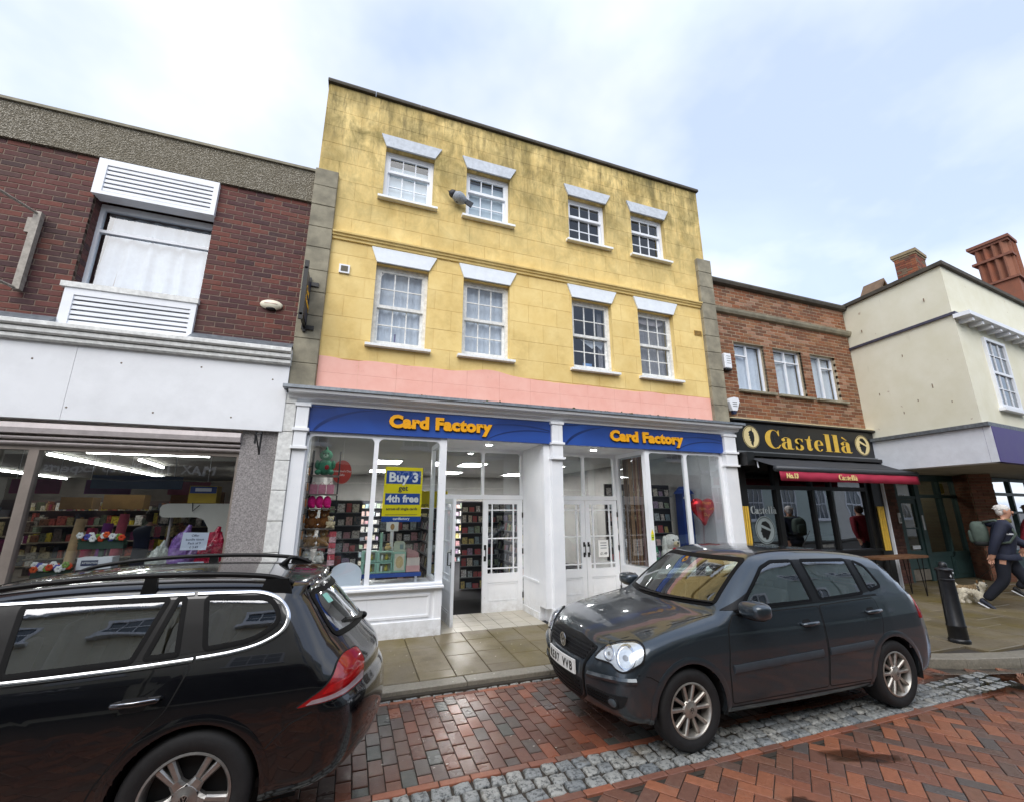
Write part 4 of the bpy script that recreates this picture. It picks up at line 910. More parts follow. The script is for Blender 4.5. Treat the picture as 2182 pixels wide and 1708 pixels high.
# ground floor under the overhang
M_PBR = brick_mat('pillar_brick', ['#8a5c4a', '#96644f', '#7f5744', '#8c6050', '#9c6a54'], .85)
M_GRN = mat('dark_green_paint', '#38504f', .45, .15, 6)
gf = MB(); 
for x0, x1, z0, z1 in ((12.38, 12.48, .09, 2.58), (13.15, 13.32, .09, 2.58), (14.15, 14.22, .6, 2.58), (14.85, 14.98, .09, 2.58)): gf.box(x0, x1, 6.92, 7.05, z0, z1)
gf.box(12.48, 13.15, 6.93, 7.04, 1.98, 2.06); gf.box(13.32, 14.85, 6.93, 7.04, 2.02, 2.10); gf.box(13.32, 14.85, 6.92, 7.06, .62, .72); gf.box(12.38, 14.98, 6.925, 7.05, 2.44, 2.585)
go = gf.build('shopfront_frame', M_GRN, kb)
for a, b in ((13.33, 14.05), (14.08, 14.84)):
    po = box('panel', a, b, 6.94, 7.03, .1, .618, M_GRN, go); box('raised_panel', a + .1, b - .1, 6.922, 6.941, .2, .52, M_GRN, po, .008)
dr = MB()
for x0, x1, z0, z1 in ((12.485, 12.58, .12, 1.975), (13.05, 13.145, .12, 1.975), (12.58, 13.05, 1.88, 1.975), (12.58, 13.05, .38, .78), (12.58, 13.05, 1.28, 1.31)): dr.box(x0, x1, 6.95, 7.0, z0, z1)
do = dr.build('door', M_GRN, kb); box('kick_plate', 12.5, 13.13, 6.94, 6.952, .12, .36, mat('kick_steel', '#8c8478', .5, .2, 9, metal=.3), do); box('letter_box', 12.68, 12.95, 6.935, 6.951, .82, .90, M_WHITE, do); box('push_plate', 13.2, 13.25, 6.905, 6.921, 1.25, 1.6, M_WHITE, do)
M_GLASS3 = glass('shop_glass_dim', (.6, .62, .6), 1.2)
for a, b, z0, z1 in ((12.58, 13.05, .78, 1.28), (12.58, 13.05, 1.31, 1.88), (12.48, 13.15, 2.06, 2.44), (13.32, 14.15, .72, 2.02), (14.22, 14.85, .72, 2.02), (13.32, 14.15, 2.10, 2.44), (14.22, 14.85, 2.1, 2.44)):
    MB().add([(a, 6.98, z0), (b, 6.98, z0), (b, 6.982, z1), (a, 6.982, z1)], [(0, 1, 2, 3)]).build('pane', M_GLASS3, go, fix=False)
r_ = MB().box(11.0, 15.0, 7.08, 10.5, .05, 2.59); r_.f = [tuple(reversed(f)) for i, f in enumerate(r_.f) if i != 2]; r_.build('shop_room', mat('office_room', '#8a8474', .9, .2, 1.5), kb, fix=False)
lt = thing('strip_light', (13.6, 8, 2.5), 'lit strip light on the ceiling inside the dark green shopfront', 'light'); box('tube', 13.2, 14.4, 7.9, 8.0, 2.52, 2.56, emit('tube_warm', (1, .95, .8), 6), lt); box('housing', 13.15, 14.45, 7.87, 8.03, 2.562, 2.588, M_WHITE, lt)
no = thing('yellow_note', (14.4, 7.0, 2.15), 'yellow paper note stuck inside the upper pane of the green shopfront', 'note'); MB().prism([(14.3, 2.12), (14.52, 2.15), (14.5, 2.40), (14.34, 2.38)], 6.99, 6.993).build('paper', mat('note_yellow', '#d8cf52', .7), no)
# brick wall left of the door, and brick pillar
wl = MB().box(11.0, 12.37, 6.925, 7.15, .08, 2.58).build('brick_wall', M_MORTD, kb)
pieces('brick', 'more_bricks', bond(11.0, 12.37, .09, 2.58, 6.90, [], .229, .075, .01), 'brick_pillar', brick_mat('door_side_brick', ['#64423c', '#6e4840', '#5c443c', '#744e44'], .85), kb, 120, cd2, bev=.05)
P0, P1, P2, P3 = Vector((15.05, 7.12)), Vector((14.42, 6.42)), Vector((14.82, 6.16)), Vector((15.5, 6.9))
pl = thing('brick_pillar', (14.9, 6.7, .09), 'square brown brick pillar under the purple fascia behind the walking man', 'pillar')
MB().vprism([tuple(p) for p in (P0, P1, P2, P3)], .08, 2.6).build('core', M_MORT, pl)
for (a, b) in ((P0, P1), (P1, P2)):
    dv = (b - a); ln = dv.length; ang = math.atan2(dv.y, dv.x); nrm = Vector((dv.y, -dv.x)).normalized()
    if nrm.dot(Vector((14.9, 6.7)) - a) > 0: nrm = -nrm
    for r in range(33):
        z = .09 + r * .0757; x = -(.115 if r % 2 else 0)
        while x < ln:
            q0, q1 = max(x, 0) + .005, min(x + .229, ln) - .005
            if q1 - q0 > .03:
                c = a + dv.normalized() * ((q0 + q1) / 2) + nrm * .008
                o = bpy.data.objects.new('brick', unit_block('brick_p2', M_PBR, .05)); COL.objects.link(o); place(o, (c.x, c.y, z + .037), pl, (0, 0, ang if nrm.dot(Vector((math.sin(ang), -math.cos(ang)))) > 0 else ang + math.pi), (q1 - q0, .02, .066))
            x += .229
# window beyond the pillar
wf = MB(); W0 = Vector((15.0, 6.75)); 
def wpt(t, o=0): return W0 + fdir * t + nf * o
for t0, t1, z0, z1 in ((0, .1, .1, 2.58), (1.1, 1.18, .1, 2.58), (2.4, 2.5, .1, 2.58), (3.8, 3.9, .1, 2.58), (.1, 3.8, 2.1, 2.18), (.1, 3.8, 1.62, 1.68), (.1, 3.8, .1, .7), (.1, 3.8, 2.5, 2.58)): wf.vprism([tuple(wpt(t0, 0)), tuple(wpt(t0, .1)), tuple(wpt(t1, .1)), tuple(wpt(t1, 0))], z0, z1)
wo = wf.build('side_window_frame', M_GRN, kb)
MB().vprism([tuple(wpt(.1, .04)), tuple(wpt(.1, .046)), tuple(wpt(3.8, .046)), tuple(wpt(3.8, .04))], .7, 2.5).build('pane', glass('dark_bar_glass'), wo)
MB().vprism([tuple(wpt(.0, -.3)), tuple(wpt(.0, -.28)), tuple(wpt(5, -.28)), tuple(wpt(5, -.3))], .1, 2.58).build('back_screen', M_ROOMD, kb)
pn = thing('paper_notice', (15.3, 6.7, 1.7), 'white paper notice inside the window beyond the brick pillar', 'notice'); MB().vprism([tuple(wpt(.2, .01)), tuple(wpt(.2, .014)), tuple(wpt(.85, .014)), tuple(wpt(.85, .01))], 1.7, 2.06).build('paper', M_WHITE, pn)
it = thing('intercom', (12.3, 6.88, 1.5), 'white intercom panel on the dark brick wall beside the green door', 'intercom'); box('panel', 12.26, 12.34, 6.87, 6.9, 1.42, 1.66, M_WHITE, it, .006); box('keypad', 12.275, 12.325, 6.866, 6.871, 1.45, 1.55, mat('keypad', '#8f9396', .5), it)

# ================================================================= roofs and chimneys behind
ch = thing('small_chimney', (14.6, 7.2, 6.2), 'squat red brown brick chimney with pale cap behind the cream parapet', 'chimney')
M_CHB = brick_mat('chimney_brick', ['#7d4430', '#8c4e36', '#6a4536', '#94593c', '#75604c'], .9)
def chim(cx, cy, hw, hd, z0, z1, cap, mbrick, thing_, rows, rot):
    c, s = math.cos(rot), math.sin(rot); T = lambda x, y: (cx + x * c - y * s, cy + x * s + y * c)
    MB().vprism([T(-hw, -hd), T(hw, -hd), T(hw, hd), T(-hw, hd)], z0, z1).build('stack', M_MORT, thing_)
    n = max(2, int(2 * hw / .225)); bw = 2 * hw / n; nd = max(2, int(2 * hd / .225)); bd_ = 2 * hd / nd; rec = []; h = (z1 - z0) / rows
    for r in range(rows):
        for k in range(n + 1):
            x = -hw + (k - (.5 if r % 2 else 0)) * bw; q0, q1 = max(x, -hw), min(x + bw, hw)
            if q1 - q0 > .03: X, Y = T((q0 + q1) / 2, -hd - .003); rec.append(((X, Y, z0 + (r + .5) * h), (q1 - q0 - .01, .02, h - .01), rot))
        for k in range(nd + 1):
            y = -hd + (k - (.5 if r % 2 else 0)) * bd_; q0, q1 = max(y, -hd), min(y + bd_, hd)
            if q1 - q0 > .03: X, Y = T(-hw - .003, (q0 + q1) / 2); rec.append(((X, Y, z0 + (r + .5) * h), (q1 - q0 - .01, .02, h - .01), rot - math.pi / 2))
    pieces('brick', 'more_bricks', rec, thing_.name + '_brick', mbrick, thing_, 140, lambda r: -r[0][2], bev=.05)
    for z, hh, e in cap: MB().vprism([T(-hw - e, -hd - e), T(hw + e, -hd - e), T(hw + e, hd + e), T(-hw - e, hd + e)], z, z + hh).build('cap_course', mat('chimney_cap', '#8a7a5e', .9, .2, 9), thing_)
chim(17.36, 7.84, .42, .28, 7.4, 10.0, ((10.0, .07, .03), (10.07, .11, .06)), M_CHB, ch, 34, .18)
gb = thing('red_gable_house', (30, 11, .1), 'orange red brick house with a tall ribbed chimney behind the cream building', 'house')
M_RED = brick_mat('orange_red_brick', ['#8c5640', '#985c44', '#82503c', '#905e48', '#7c5242'], .9)
MB().vprism([(28.2, 9.0), (36, 9.9), (36, 16), (28.1, 16)], 4, 10.6).build('wall', M_RED, gb)
MB().add([(28.25, 9.02, 10.6), (36, 9.92, 10.6), (36, 16, 10.6), (28.1, 16, 10.6), (31.8, 9.45, 13.0), (31.8, 16, 13.0)], [(0, 1, 4), (1, 2, 5, 4), (2, 3, 5), (3, 0, 4, 5)]).build('gable', M_RED, gb)
MB().add([(28.05, 8.95, 10.6), (29.6, 9.12, 10.6), (29.5, 10.6, 10.6), (28.0, 10.5, 10.6), (28.2, 9.0, 12.2), (29.18, 9.19, 12.2), (29.1, 10.3, 12.2), (28.1, 10.25, 12.2)], [(0, 1, 5, 4), (1, 2, 6, 5), (2, 3, 7, 6), (3, 0, 4, 7), (4, 5, 6, 7)]).build('chimney_base', M_RED, gb)
cm = MB().vprism([(28.32, 9.08), (29.1, 9.24), (29.02, 10.22), (28.24, 10.18)], 12.19, 14.15).build('chimney_stack', M_RED, gb)
for k in range(4):
    y = 9.09 + k * .29; MB().vprism([(28.34, y - .02), (28.13, y + .10), (28.13, y + .16), (28.30, y + .27)], 12.19, 14.1).build('chimney_rib', M_RED, gb)
for k in range(3):
    x_ = 28.40 + k * .25; MB().vprism([(x_, 9.14), (x_ + .06, 9.0), (x_ + .14, 9.015), (x_ + .22, 9.16)], 12.19, 14.1).build('chimney_rib', M_RED, gb)
for z, hh, e_ in ((12.15, .10, .10), (13.35, .12, .08), (14.1, .12, .05), (14.22, .14, .12)): MB().vprism([(28.2 - e_, 9.0 - e_), (29.2 + e_, 9.18 - e_), (29.1 + e_, 10.3 + e_), (28.12 - e_, 10.25 + e_)], z, z + hh).build('chimney_band', mat('chimney_band', '#7c5040', .9, .2, 9), gb)
dm = thing('yellow_dormer', (17.85, 9.6, 6), 'small yellow gable with brown bargeboard peeping over the cream parapet', 'dormer')
MB().add([(17.1, 9.0, 8.6), (18.6, 9.0, 8.6), (17.85, 9.0, 9.85), (17.1, 9.5, 8.6), (18.6, 9.5, 8.6), (17.85, 9.5, 9.85)], [(0, 1, 2), (5, 4, 3), (0, 3, 4, 1)]).build('gable', mat('dormer_yellow', '#c9b66a', .8, .1, 5), dm)
for s in (-1, 1): MB().add([(17.85, 8.9, 10.02), (17.85 + s * .95, 8.9, 8.55), (17.85 + s * .95, 9.6, 8.55), (17.85, 9.6, 10.02), (17.85, 8.9, 9.90), (17.85 + s * .95, 8.9, 8.43), (17.85 + s * .95, 9.6, 8.43), (17.85, 9.6, 9.90)], [(0, 1, 2, 3), (4, 7, 6, 5), (0, 4, 5, 1), (1, 5, 6, 2), (2, 6, 7, 3), (3, 7, 4, 0)]).build('roof_slope', mat('dormer_brown', '#6b5540', .8, .2, 7), dm)

# ================================================================= the opposite side of the street (seen in the windows and paint)
YO = -5.4
def opposite(x0, x1, h, m, label, nwin, sign=None, signc='#2a2c30', plain=False):
    t = thing('opposite_building', ((x0 + x1) / 2, YO, .1), label, 'building')
    MB().box(x0, x1, YO - 6, YO, .0, h).build('wall', m, t); MB().box(x0 - .02, x1 + .02, YO - .3, YO + .12, h, h + .18).build('cornice', M_WHITE, t)
    if plain: MB().extr([(YO, 3.5), (YO + .14, 3.52), (YO + .16, 3.66), (YO, 3.7)], x0, x1).build('band_course', M_WHITE, t)
    else: MB().box(x0 + .1, x1 - .1, YO, YO + .10, 2.75, 3.45).build('fascia', mat('fascia_' + signc, signc, .4), t); MB().box(x0 + .3, x1 - .3, YO, YO + .05, .5, 2.7).build('shop_window', mat('dark_shop_glass', '#23272a', .1, .2), t)
    for k in range(nwin):
        c = x0 + (x1 - x0) * (k + .5) / nwin
        for z in (((1.2, 2.9),) if plain else ()) + ((4.2, 5.7),) + (((6.4, 7.4),) if h > 7.6 else ()):
            f = MB()
            for a in ((c - .55, c - .48), (c + .48, c + .55), (c - .17, c - .15), (c + .15, c + .17)): f.box(a[0], a[1], YO, YO + .06, z[0], z[1])
            for b in (z[0], (z[0] + z[1]) / 2, z[1] - .06): f.box(c - .48, c + .48, YO, YO + .055, b, b + .06)
            wo = f.build('window', M_WHITE, t); MB().box(c - .48, c + .48, YO, YO + .02, z[0], z[1]).build('pane', M_GLASSR, wo); MB().box(c - .65, c + .65, YO, YO + .14, z[0] - .1, z[0]).build('sill', M_WHITE, wo)
    if sign: text('lettering', sign, .46, mat('opp_sign_white', '#e8e8e8', .5), t, ((x0 + x1) / 2, YO + .105, 2.95), (R(90), 0, R(180)), .004, .008, 'CENTER')
    return t
opposite(-18, -10.6, 7.8, mat('opp_grey', '#b4b0a2', .85, .08, 2), 'grey rendered building across the street at the far left', 3, None)
opposite(-10.5, -3.6, 7.7, mat('opp_cream', '#d2cdb8', .85, .08, 2), 'cream building with the photo shop sign across the street', 3, 'MAX  The Photo Experts')
opposite(-3.5, 8.2, 7.9, mat('opp_stone', '#c8c3b2', .85, .08, 2), 'stone coloured building with CARDS sign across the street', 3, 'CARDS', '#1d1d20')
opposite(8.3, 17, 8.0, mat('opp_mint', '#b8c9c2', .85, .06, 2), 'pale mint three-storey building across the street at the right', 3, None, '#3a3f44')
opposite(17.1, 27, 8.0, mat('opp_mint2', '#c2d0ca', .85, .06, 2), 'pale green building across the street further right', 4, None, '#2c2f34', True)
opposite(40.1, 62, 8.0, mat('opp_brick', '#a08474', .85, .1, 2), 'brick building across the street beyond the white one', 5, None, '#33363a')
opposite(27.1, 40, 8.0, mat('opp_white', '#d2d2cc', .85, .06, 2), 'white building across the street at the far right', 4, None, '#3a3f44', True)
op = MB().box(-20, 65, -8, -4.4, -.02, .08).build('far_pavement', M_JOINT); tag(op, kind='structure')
# ================================================================= card shop front (ground floor of the yellow building)
def shopwhite():
    x = NT('shopfront_white'); P = x.pos(); sz = x.n('ShaderNodeSeparateXYZ', {0: P}).outputs[2]; c = x.ramp(x.noise(3, 5, .6, P), .3, .7, lin('#e9ecf0'), lin('#f5f6f8'))
    sp = x.n('ShaderNodeMapRange', {0: sz, 1: .08, 2: .5, 3: 1, 4: 0}).outputs[0]; k = x.math('MULTIPLY', x.math('POWER', sp, 1.5), x.ramp(x.noise(8, 6, .7, P), .35, .65)); c = x.mix(x.math('MULTIPLY', k, .55), c, lin('#8c8578'))
    c = x.mix(x.math('MULTIPLY', x.ramp(x.noise(24, 5, .7, P), .66, .70), .35), c, lin('#a8a49a')); st = x.noise(1, 4, .6, x.scalev(P, (16, 16, 1.6))); c = x.mix(x.math('MULTIPLY', x.ramp(st, .62, .75), .12), c, lin('#8a8880'))
    x.col(c); x.p(Roughness=.38); x.bump(x.noise(14, 4, .6, P), .08, .004); MATS['shopfront_white'] = x.m; return x.m
M_SHW = shopwhite()
def blue_fascia():
    x = NT('blue_fascia'); P = x.pos(); wv = x.n('ShaderNodeTexWave', {'Vector': x.scalev(P, (.5, 1, 1.6)), 'Scale': .55, 'Distortion': 3.0, 'Detail': 1.0}, wave_type='RINGS')
    c = x.ramp(wv.outputs['Fac'], .1, .9, lin('#213c7c'), lin('#2c4f9e')); c = x.mix(x.math('MULTIPLY', x.ramp(x.noise(1.1, 2, .5, P), .5, .7), .6), c, lin('#2c5cb4'))
    x.col(c); x.p(Roughness=.3); return x.m
M_BLUE = blue_fascia(); M_BLUED = mat('fascia_swoosh', '#1a2f66', .3, .05); M_LETY = mat('letter_yellow', '#f5ad0c', .35, .04); M_LETS = mat('letter_edge', '#4a3518', .5)
# cornice with lead
prof = [(Y0 + .02, 3.14), (Y0 - .05, 3.14), (Y0 - .06, 3.18), (Y0 - .12, 3.20), (Y0 - .14, 3.245), (Y0 - .22, 3.255), (Y0 - .235, 3.295), (Y0 + .02, 3.295)]
MB().extr(prof, -.90, 6.93).build('cornice', M_SHW, yb)
x = -.97; k = 0
while x < 6.98:
    l = min(random.uniform(.5, .8), 6.99 - x); MB().extr([(Y0 + .0, 3.385), (Y0 - .02, 3.375), (Y0 - .25, 3.345), (Y0 - .26, 3.30), (Y0 - .24, 3.299), (Y0 + .0, 3.299)], x + .002, x + l - .001).build('lead_sheet', M_LEAD, yb); x += l
MOSS = mat('moss', '#4c5230', .95, .4, 30)
rr = random.Random(8); b = MB()
for k in range(60):
    X = rr.choice((1.2, 1.9, 3.6, 4.2, 5.0, 5.6)) + rr.gauss(0, .2); b.ball((X, Y0 - .25 + rr.uniform(-.005, .03), 3.345 + rr.uniform(-.03, .008)), (rr.uniform(.01, .03), .012, rr.uniform(.006, .014)), 6, 4)
mo = b.build('moss_tufts', MOSS, yb); mo['kind'] = 'stuff'
# pilasters
for (a, c_) in ((-.795, -.63), (2.97, 3.17), (6.57, 6.86)):
    pl_ = box('pilaster', a, c_, Y0 - .06, Y0 + .25, .31, 2.52, M_SHW, yb, .004); box('plinth', a - .015, c_ + .015, Y0 - .08, Y0 + .25, .085, .309, M_SHW, pl_, .006)
    box('console', a + .005, c_ - .005, Y0 - .10, Y0 + .25, 2.56, 3.135, M_SHW, pl_, .006); box('necking', a - .02, c_ + .02, Y0 - .115, Y0 + .25, 2.521, 2.558, M_SHW, pl_, .004); box('capital', a - .02, c_ + .02, Y0 - .125, Y0 - .001, 2.76, 2.80, M_SHW, pl_, .004)
    box('cap_mould', a - .015, c_ + .015, Y0 - .118, Y0 + .2, 3.09, 3.138, M_SHW, pl_, .004)
# fascias and lettering
def fascia(x0, x1, tx, label):
    f = box('fascia_panel', x0, x1, Y0 - .05, Y0 + .02, 2.775, 3.13, M_BLUE, yb)
    # dark swooshes printed on the panel
    def sw(cx, cz, r, a0, a1, w0):
        n = 26; p = []; q = []
        for k in range(n + 1):
            a = R(a0 + (a1 - a0) * k / n); w_ = w0 * math.sin(math.pi * (k / n * .86 + .07)); p.append((cx + r * math.cos(a), cz + r * .42 * math.sin(a))); q.append((cx + (r - w_) * math.cos(a), cz + (r - w_) * .42 * math.sin(a)))
        pts = [(min(max(u, x0 + .01), x1 - .01), min(max(v, 2.78), 3.125)) for u, v in p + q[::-1]]
        b_ = MB()
        for k in range(n):
            i0, i1, j0, j1 = pts[k], pts[k + 1], pts[2 * n - k], pts[2 * n + 1 - k]
            if abs(i0[0] - i1[0]) + abs(i0[1] - i1[1]) > 1e-4: b_.add([(i0[0], Y0 - .0515, i0[1]), (i1[0], Y0 - .0515, i1[1]), (j0[0], Y0 - .0515, j0[1]), (j1[0], Y0 - .0515, j1[1])], [(0, 1, 2, 3)])
        b_.build('swoosh', M_BLUED, f, fix=False)
    sw(x0 + 1.0, 2.72, .95, 100, 178, .07); sw(x0 + .1, 3.3, .5, 200, 330, .06); sw((x0 + x1) / 2 + 1.2, 2.55, 1.2, 40, 120, .05); sw(x1 - .3, 2.6, .9, 60, 150, .05)
    for dz, m, yo, of, nm in ((-.006, M_LETS, Y0 - .060, .0165, 'letter_shadow'), (0, M_LETY, Y0 - .072, .0135, 'letter')):
        o = text('lettering' if nm == 'letter' else nm, 'Card Factory', .24, m, f, (tx + (.006 if dz else 0), yo, 2.893 + dz), (R(90), 0, 0), .009, of, 'LEFT', 0, 1.11, 1.06)
fascia(-.63, 2.97, .42, ''); fascia(3.17, 6.57, 4.08, '')
# spandrel corner helper for the rounded glazing heads
def corner(x, z, r, sx, y, par):
    n = 6; p = [(x, z)] + [(x + sx * (r - r * math.sin(R(90 * k / n))), z - (r - r * math.cos(R(90 * k / n)))) for k in range(n + 1)]
    if sx < 0: p = p[::-1]
    MB().prism(p, y + .001, y + .05).build('corner_fillet', M_SHW, par)
def light(x0, x1, z0, z1, y, par, mg=None, rc=.07):
    MB().add([(x0, y + .03, z0), (x1, y + .03, z0), (x1, y + .031, z1), (x0, y + .031, z1)], [(0, 1, 2, 3)]).build('pane', mg or M_GLASS, par, fix=False)
    if rc: corner(x0, z1, rc, 1, y, par); corner(x1, z1, rc, -1, y, par)
for (x0, x1, mu, post) in ((-.63, 1.28, (.245, .305), (1.18, 1.28)), (4.80, 6.57, (5.66, 5.72), (4.80, 4.89))):
    f = MB(); f.box(mu[0], mu[1], Y0, Y0 + .07, .77, 2.72); f.box(post[0], post[1], Y0 - .01, Y0 + .09, .10, 2.775)
    if x0 < 0: f.box(-.63, -.60, Y0 + .002, Y0 + .068, .77, 2.72)
    else: f.box(6.50, 6.57, Y0 + .002, Y0 + .068, .77, 2.72)
    f.box(x0 + (.03 if x0 < 0 else .09), x1 - (.1 if x0 < 0 else .07), Y0 + .003, Y0 + .067, 2.721, 2.774)
    wo = f.build('display_window', M_SHW, yb)
    if x0 < 0: light(-.60, .245, .77, 2.72, Y0, wo); light(.305, 1.18, .77, 2.72, Y0, wo)
    else: light(4.89, 5.66, .77, 2.72, Y0, wo); light(5.72, 6.50, .77, 2.72, Y0, wo)
    a, c_ = (x0, post[0]) if x0 < 0 else (post[1], x1)
    sr = box('stall_riser', a, c_, Y0 + .01, Y0 + .06, .10, .69, M_SHW, yb); box('sill', a - .0, c_ + (.12 if x0 < 0 else 0), Y0 - .07, Y0 + .12, .693, .733, M_SHW, sr, .01); box('sill_mould', a, c_ + (.1 if x0 < 0 else 0), Y0 - .045, Y0 + .1, .734, .768, M_SHW, sr, .008)
    box('base_board', a, c_ + (.10 if x0 < 0 else 0), Y0 - .03, Y0 + .009, .085, .305, M_SHW, sr, .008)
    pm = MB(); e0, e1 = (a + .12, c_ - .06) if x0 < 0 else (a + .1, c_ - .12)
    for q in ((e0, e1, .60, .625), (e0, e1, .335, .36), (e0, e0 + .025, .36, .60), (e1 - .025, e1, .36, .60)): pm.box(q[0], q[1], Y0 - .008, Y0 + .009, q[2], q[3])
    pm.build('panel_mould', M_SHW, sr)
# return windows along the two recesses
for (xx, nm) in ((1.245, 'return_window'), (4.845, 'return_window')):
    f = MB(); f.box(xx - .03, xx + .03, Y0 + .0905, 7.36, .10, .72); f.box(xx - .03, xx + .03, 7.27, 7.36, .72, 2.775); f.box(xx - .03, xx + .03, Y0 + .0905, 7.27, 2.70, 2.774); f.box(xx - .04, xx + .045, Y0 + .095, 7.3, .721, .76)
    wo = f.build(nm, M_SHW, yb); MB().add([(xx, Y0 + .09, .76), (xx, 7.27, .76), (xx, 7.27, 2.70), (xx, Y0 + .09, 2.70)], [(0, 1, 2, 3)]).build('pane', M_GLASS, wo, fix=False)
# recess side walls, ceilings, floors
box('recess_wall', 2.87, 2.965, Y0 + .252, 7.36, .09, 2.775, M_SHW, yb); box('recess_wall', 3.175, 3.22, Y0 + .252, 7.36, .09, 2.775, M_SHW, yb)
box('dado_rail', 2.855, 2.869, Y0 + .26, 7.36, .62, .65, M_SHW, yb); box('skirting', 2.85, 2.869, Y0 + .26, 7.36, .09, .2, M_SHW, yb); box('corner_board', 2.86, 2.969, Y0 + .0, Y0 + .25, .3, 2.77, M_SHW, yb)
for a, c_ in ((1.28, 2.87), (3.22, 4.81)): box('recess_ceiling', a, c_, Y0 + .03, 7.42, 2.776, 2.80, M_SHW, yb)
M_TILE = mat('cream_floor_tile', '#b9b2a2', .35, .12, 3, dirt=.3)
for a, c_ in ((1.28, 2.86), (3.22, 4.81)):
    fl = box('recess_floor', a, c_, Y0 - .0, 7.40, .03, .095, M_JOINT, yb)
    nx = 7; sx = (c_ - a) / nx
    for i in range(nx):
        for j in range(4): box('tile', a + i * sx + .004, a + (i + 1) * sx - .004, Y0 + .005 + j * .25, Y0 + .247 + j * .25, .096, .105, M_TILE, fl)
# downlights
M_DL = emit('downlight', (1, .98, .95), 40)
for k, (X, Y, lb) in enumerate(((-.10, 6.92, 'round ceiling downlight behind the left pane of the first display window'), (.745, 6.99, 'round ceiling downlight above the yellow poster'), (2.06, 6.80, 'round ceiling downlight over the open doorway'), (4.02, 6.80, 'round ceiling downlight over the closed double doors'), (6.05, 6.99, 'round ceiling downlight above the heart balloon'))):
    t = thing('downlight', (X, Y, 2.76), lb, 'downlight', 'shopfront downlights'); zc = 2.775 if 1.28 < X < 2.87 or 3.2 < X < 4.8 else 2.862
    MB().lathe([(.052, -.004), (.075, -.006), (.08, .0), (.0, .002)], (X, Y, zc), 24).build('bezel', M_SHW, t, smooth=True); MB().lathe([(0, -.008), (.053, -.008), (.053, -.003)], (X, Y, zc), 24).build('lens', M_DL, t)
# doors
def leaf(x0, x1, par_loc, handle_side, rotz=0, hinge=None):
    """panelled half-glazed leaf; built at plane Y=7.38"""
    y = 7.36; st = .09; f = MB(); z0, z1 = .105, 1.905
    gx0, gx1, gz0, gz1 = x0 + st, x1 - st, .70, 1.83
    f.box(x0, gx0, y, y + .045, z0, z1); f.box(gx1, x1, y, y + .045, z0, z1); f.box(gx0, gx1, y, y + .045, gz1, z1); f.box(gx0, gx1, y, y + .045, z0, .26); f.box(gx0, gx1, y, y + .045, .56, gz0); f.box(gx0, gx1, y + .015, y + .035, .26, .56)
    for vx in (gx0 + .075, gx1 - .075): f.box(vx - .01, vx + .01, y + .005, y + .04, gz0, gz1)
    for vz in (.78, 1.26, 1.73): f.box(gx0, gx1, y + .0065, y + .0385, vz - .01, vz + .01)
    for q in ((gx0 + .02, gx1 - .02, .53, .545), (gx0 + .02, gx1 - .02, .275, .29), (gx0 + .02, gx0 + .035, .29, .53), (gx1 - .035, gx1 - .02, .29, .53)): f.box(q[0], q[1], y + .006, y + .0149, q[2], q[3])
    o = f.build('door', M_SHW, yb, origin=(x0 if hinge is None else hinge, y, z0))
    xs = [gx0, gx0 + .075, gx1 - .075, gx1]; zs_ = [gz0, .78, 1.26, 1.73, gz1]; ob = WL[o.name].copy()
    for i in range(3):
        for j in range(4): MB().add([(xs[i], y + .02, zs_[j]), (xs[i + 1], y + .02, zs_[j]), (xs[i + 1], y + .0205, zs_[j + 1]), (xs[i], y + .0205, zs_[j + 1])], [(0, 1, 2, 3)]).build('pane', M_GLASS, o, fix=False)
    hx = x0 + .04 if handle_side < 0 else x1 - .04
    h = MB().tube([(hx, y, 1.12), (hx, y - .05, 1.12), (hx, y - .05, .94), (hx, y, .94)], .009, 8); h.box(hx - .02, hx + .02, y - .004, y - .0005, 1.08, 1.16).box(hx - .02, hx + .02, y - .004, y - .0005, .90, .98); h.build('handle', M_IRON, o)
    for z in (.3, 1.0, 1.6): box('hinge', (x1 if handle_side < 0 else x0) - .012, (x1 if handle_side < 0 else x0) + .012, y - .012, y - .001, z, z + .09, M_IRON, o)
    if rotz: o.rotation_euler = (0, 0, rotz)
    return o
leaf(2.14, 2.86, None, -1)                     # closed right leaf
leaf(1.44, 2.135, None, 1, R(-88), 1.44)       # open left leaf, swung out to the street
leaf(3.42, 4.105, None, 1); leaf(4.115, 4.80, None, -1)
for a, c_, mu in ((1.28, 2.87, 2.13), (3.22, 4.81, 4.11)):
    f = MB(); f.box(a, c_, 7.35, 7.43, 1.91, 1.985); f.box(mu - .02, mu + .02, 7.352, 7.428, 1.985, 2.72); f.box(a, a + (.14 if a < 3 else .18), 7.352, 7.428, .1, 1.909); f.box(a, a + .07, 7.352, 7.428, 1.985, 2.72); f.box(c_ - .04, c_, 7.352, 7.428, 1.986, 2.72); f.box(a, c_, 7.351, 7.429, 2.721, 2.776)
    fo = f.build('door_frame', M_SHW, yb)
    light(a + .07, mu - .02, 1.986, 2.72, 7.37, fo, None, .06); light(mu + .02, c_ - .04, 1.986, 2.72, 7.37, fo, None, .06)
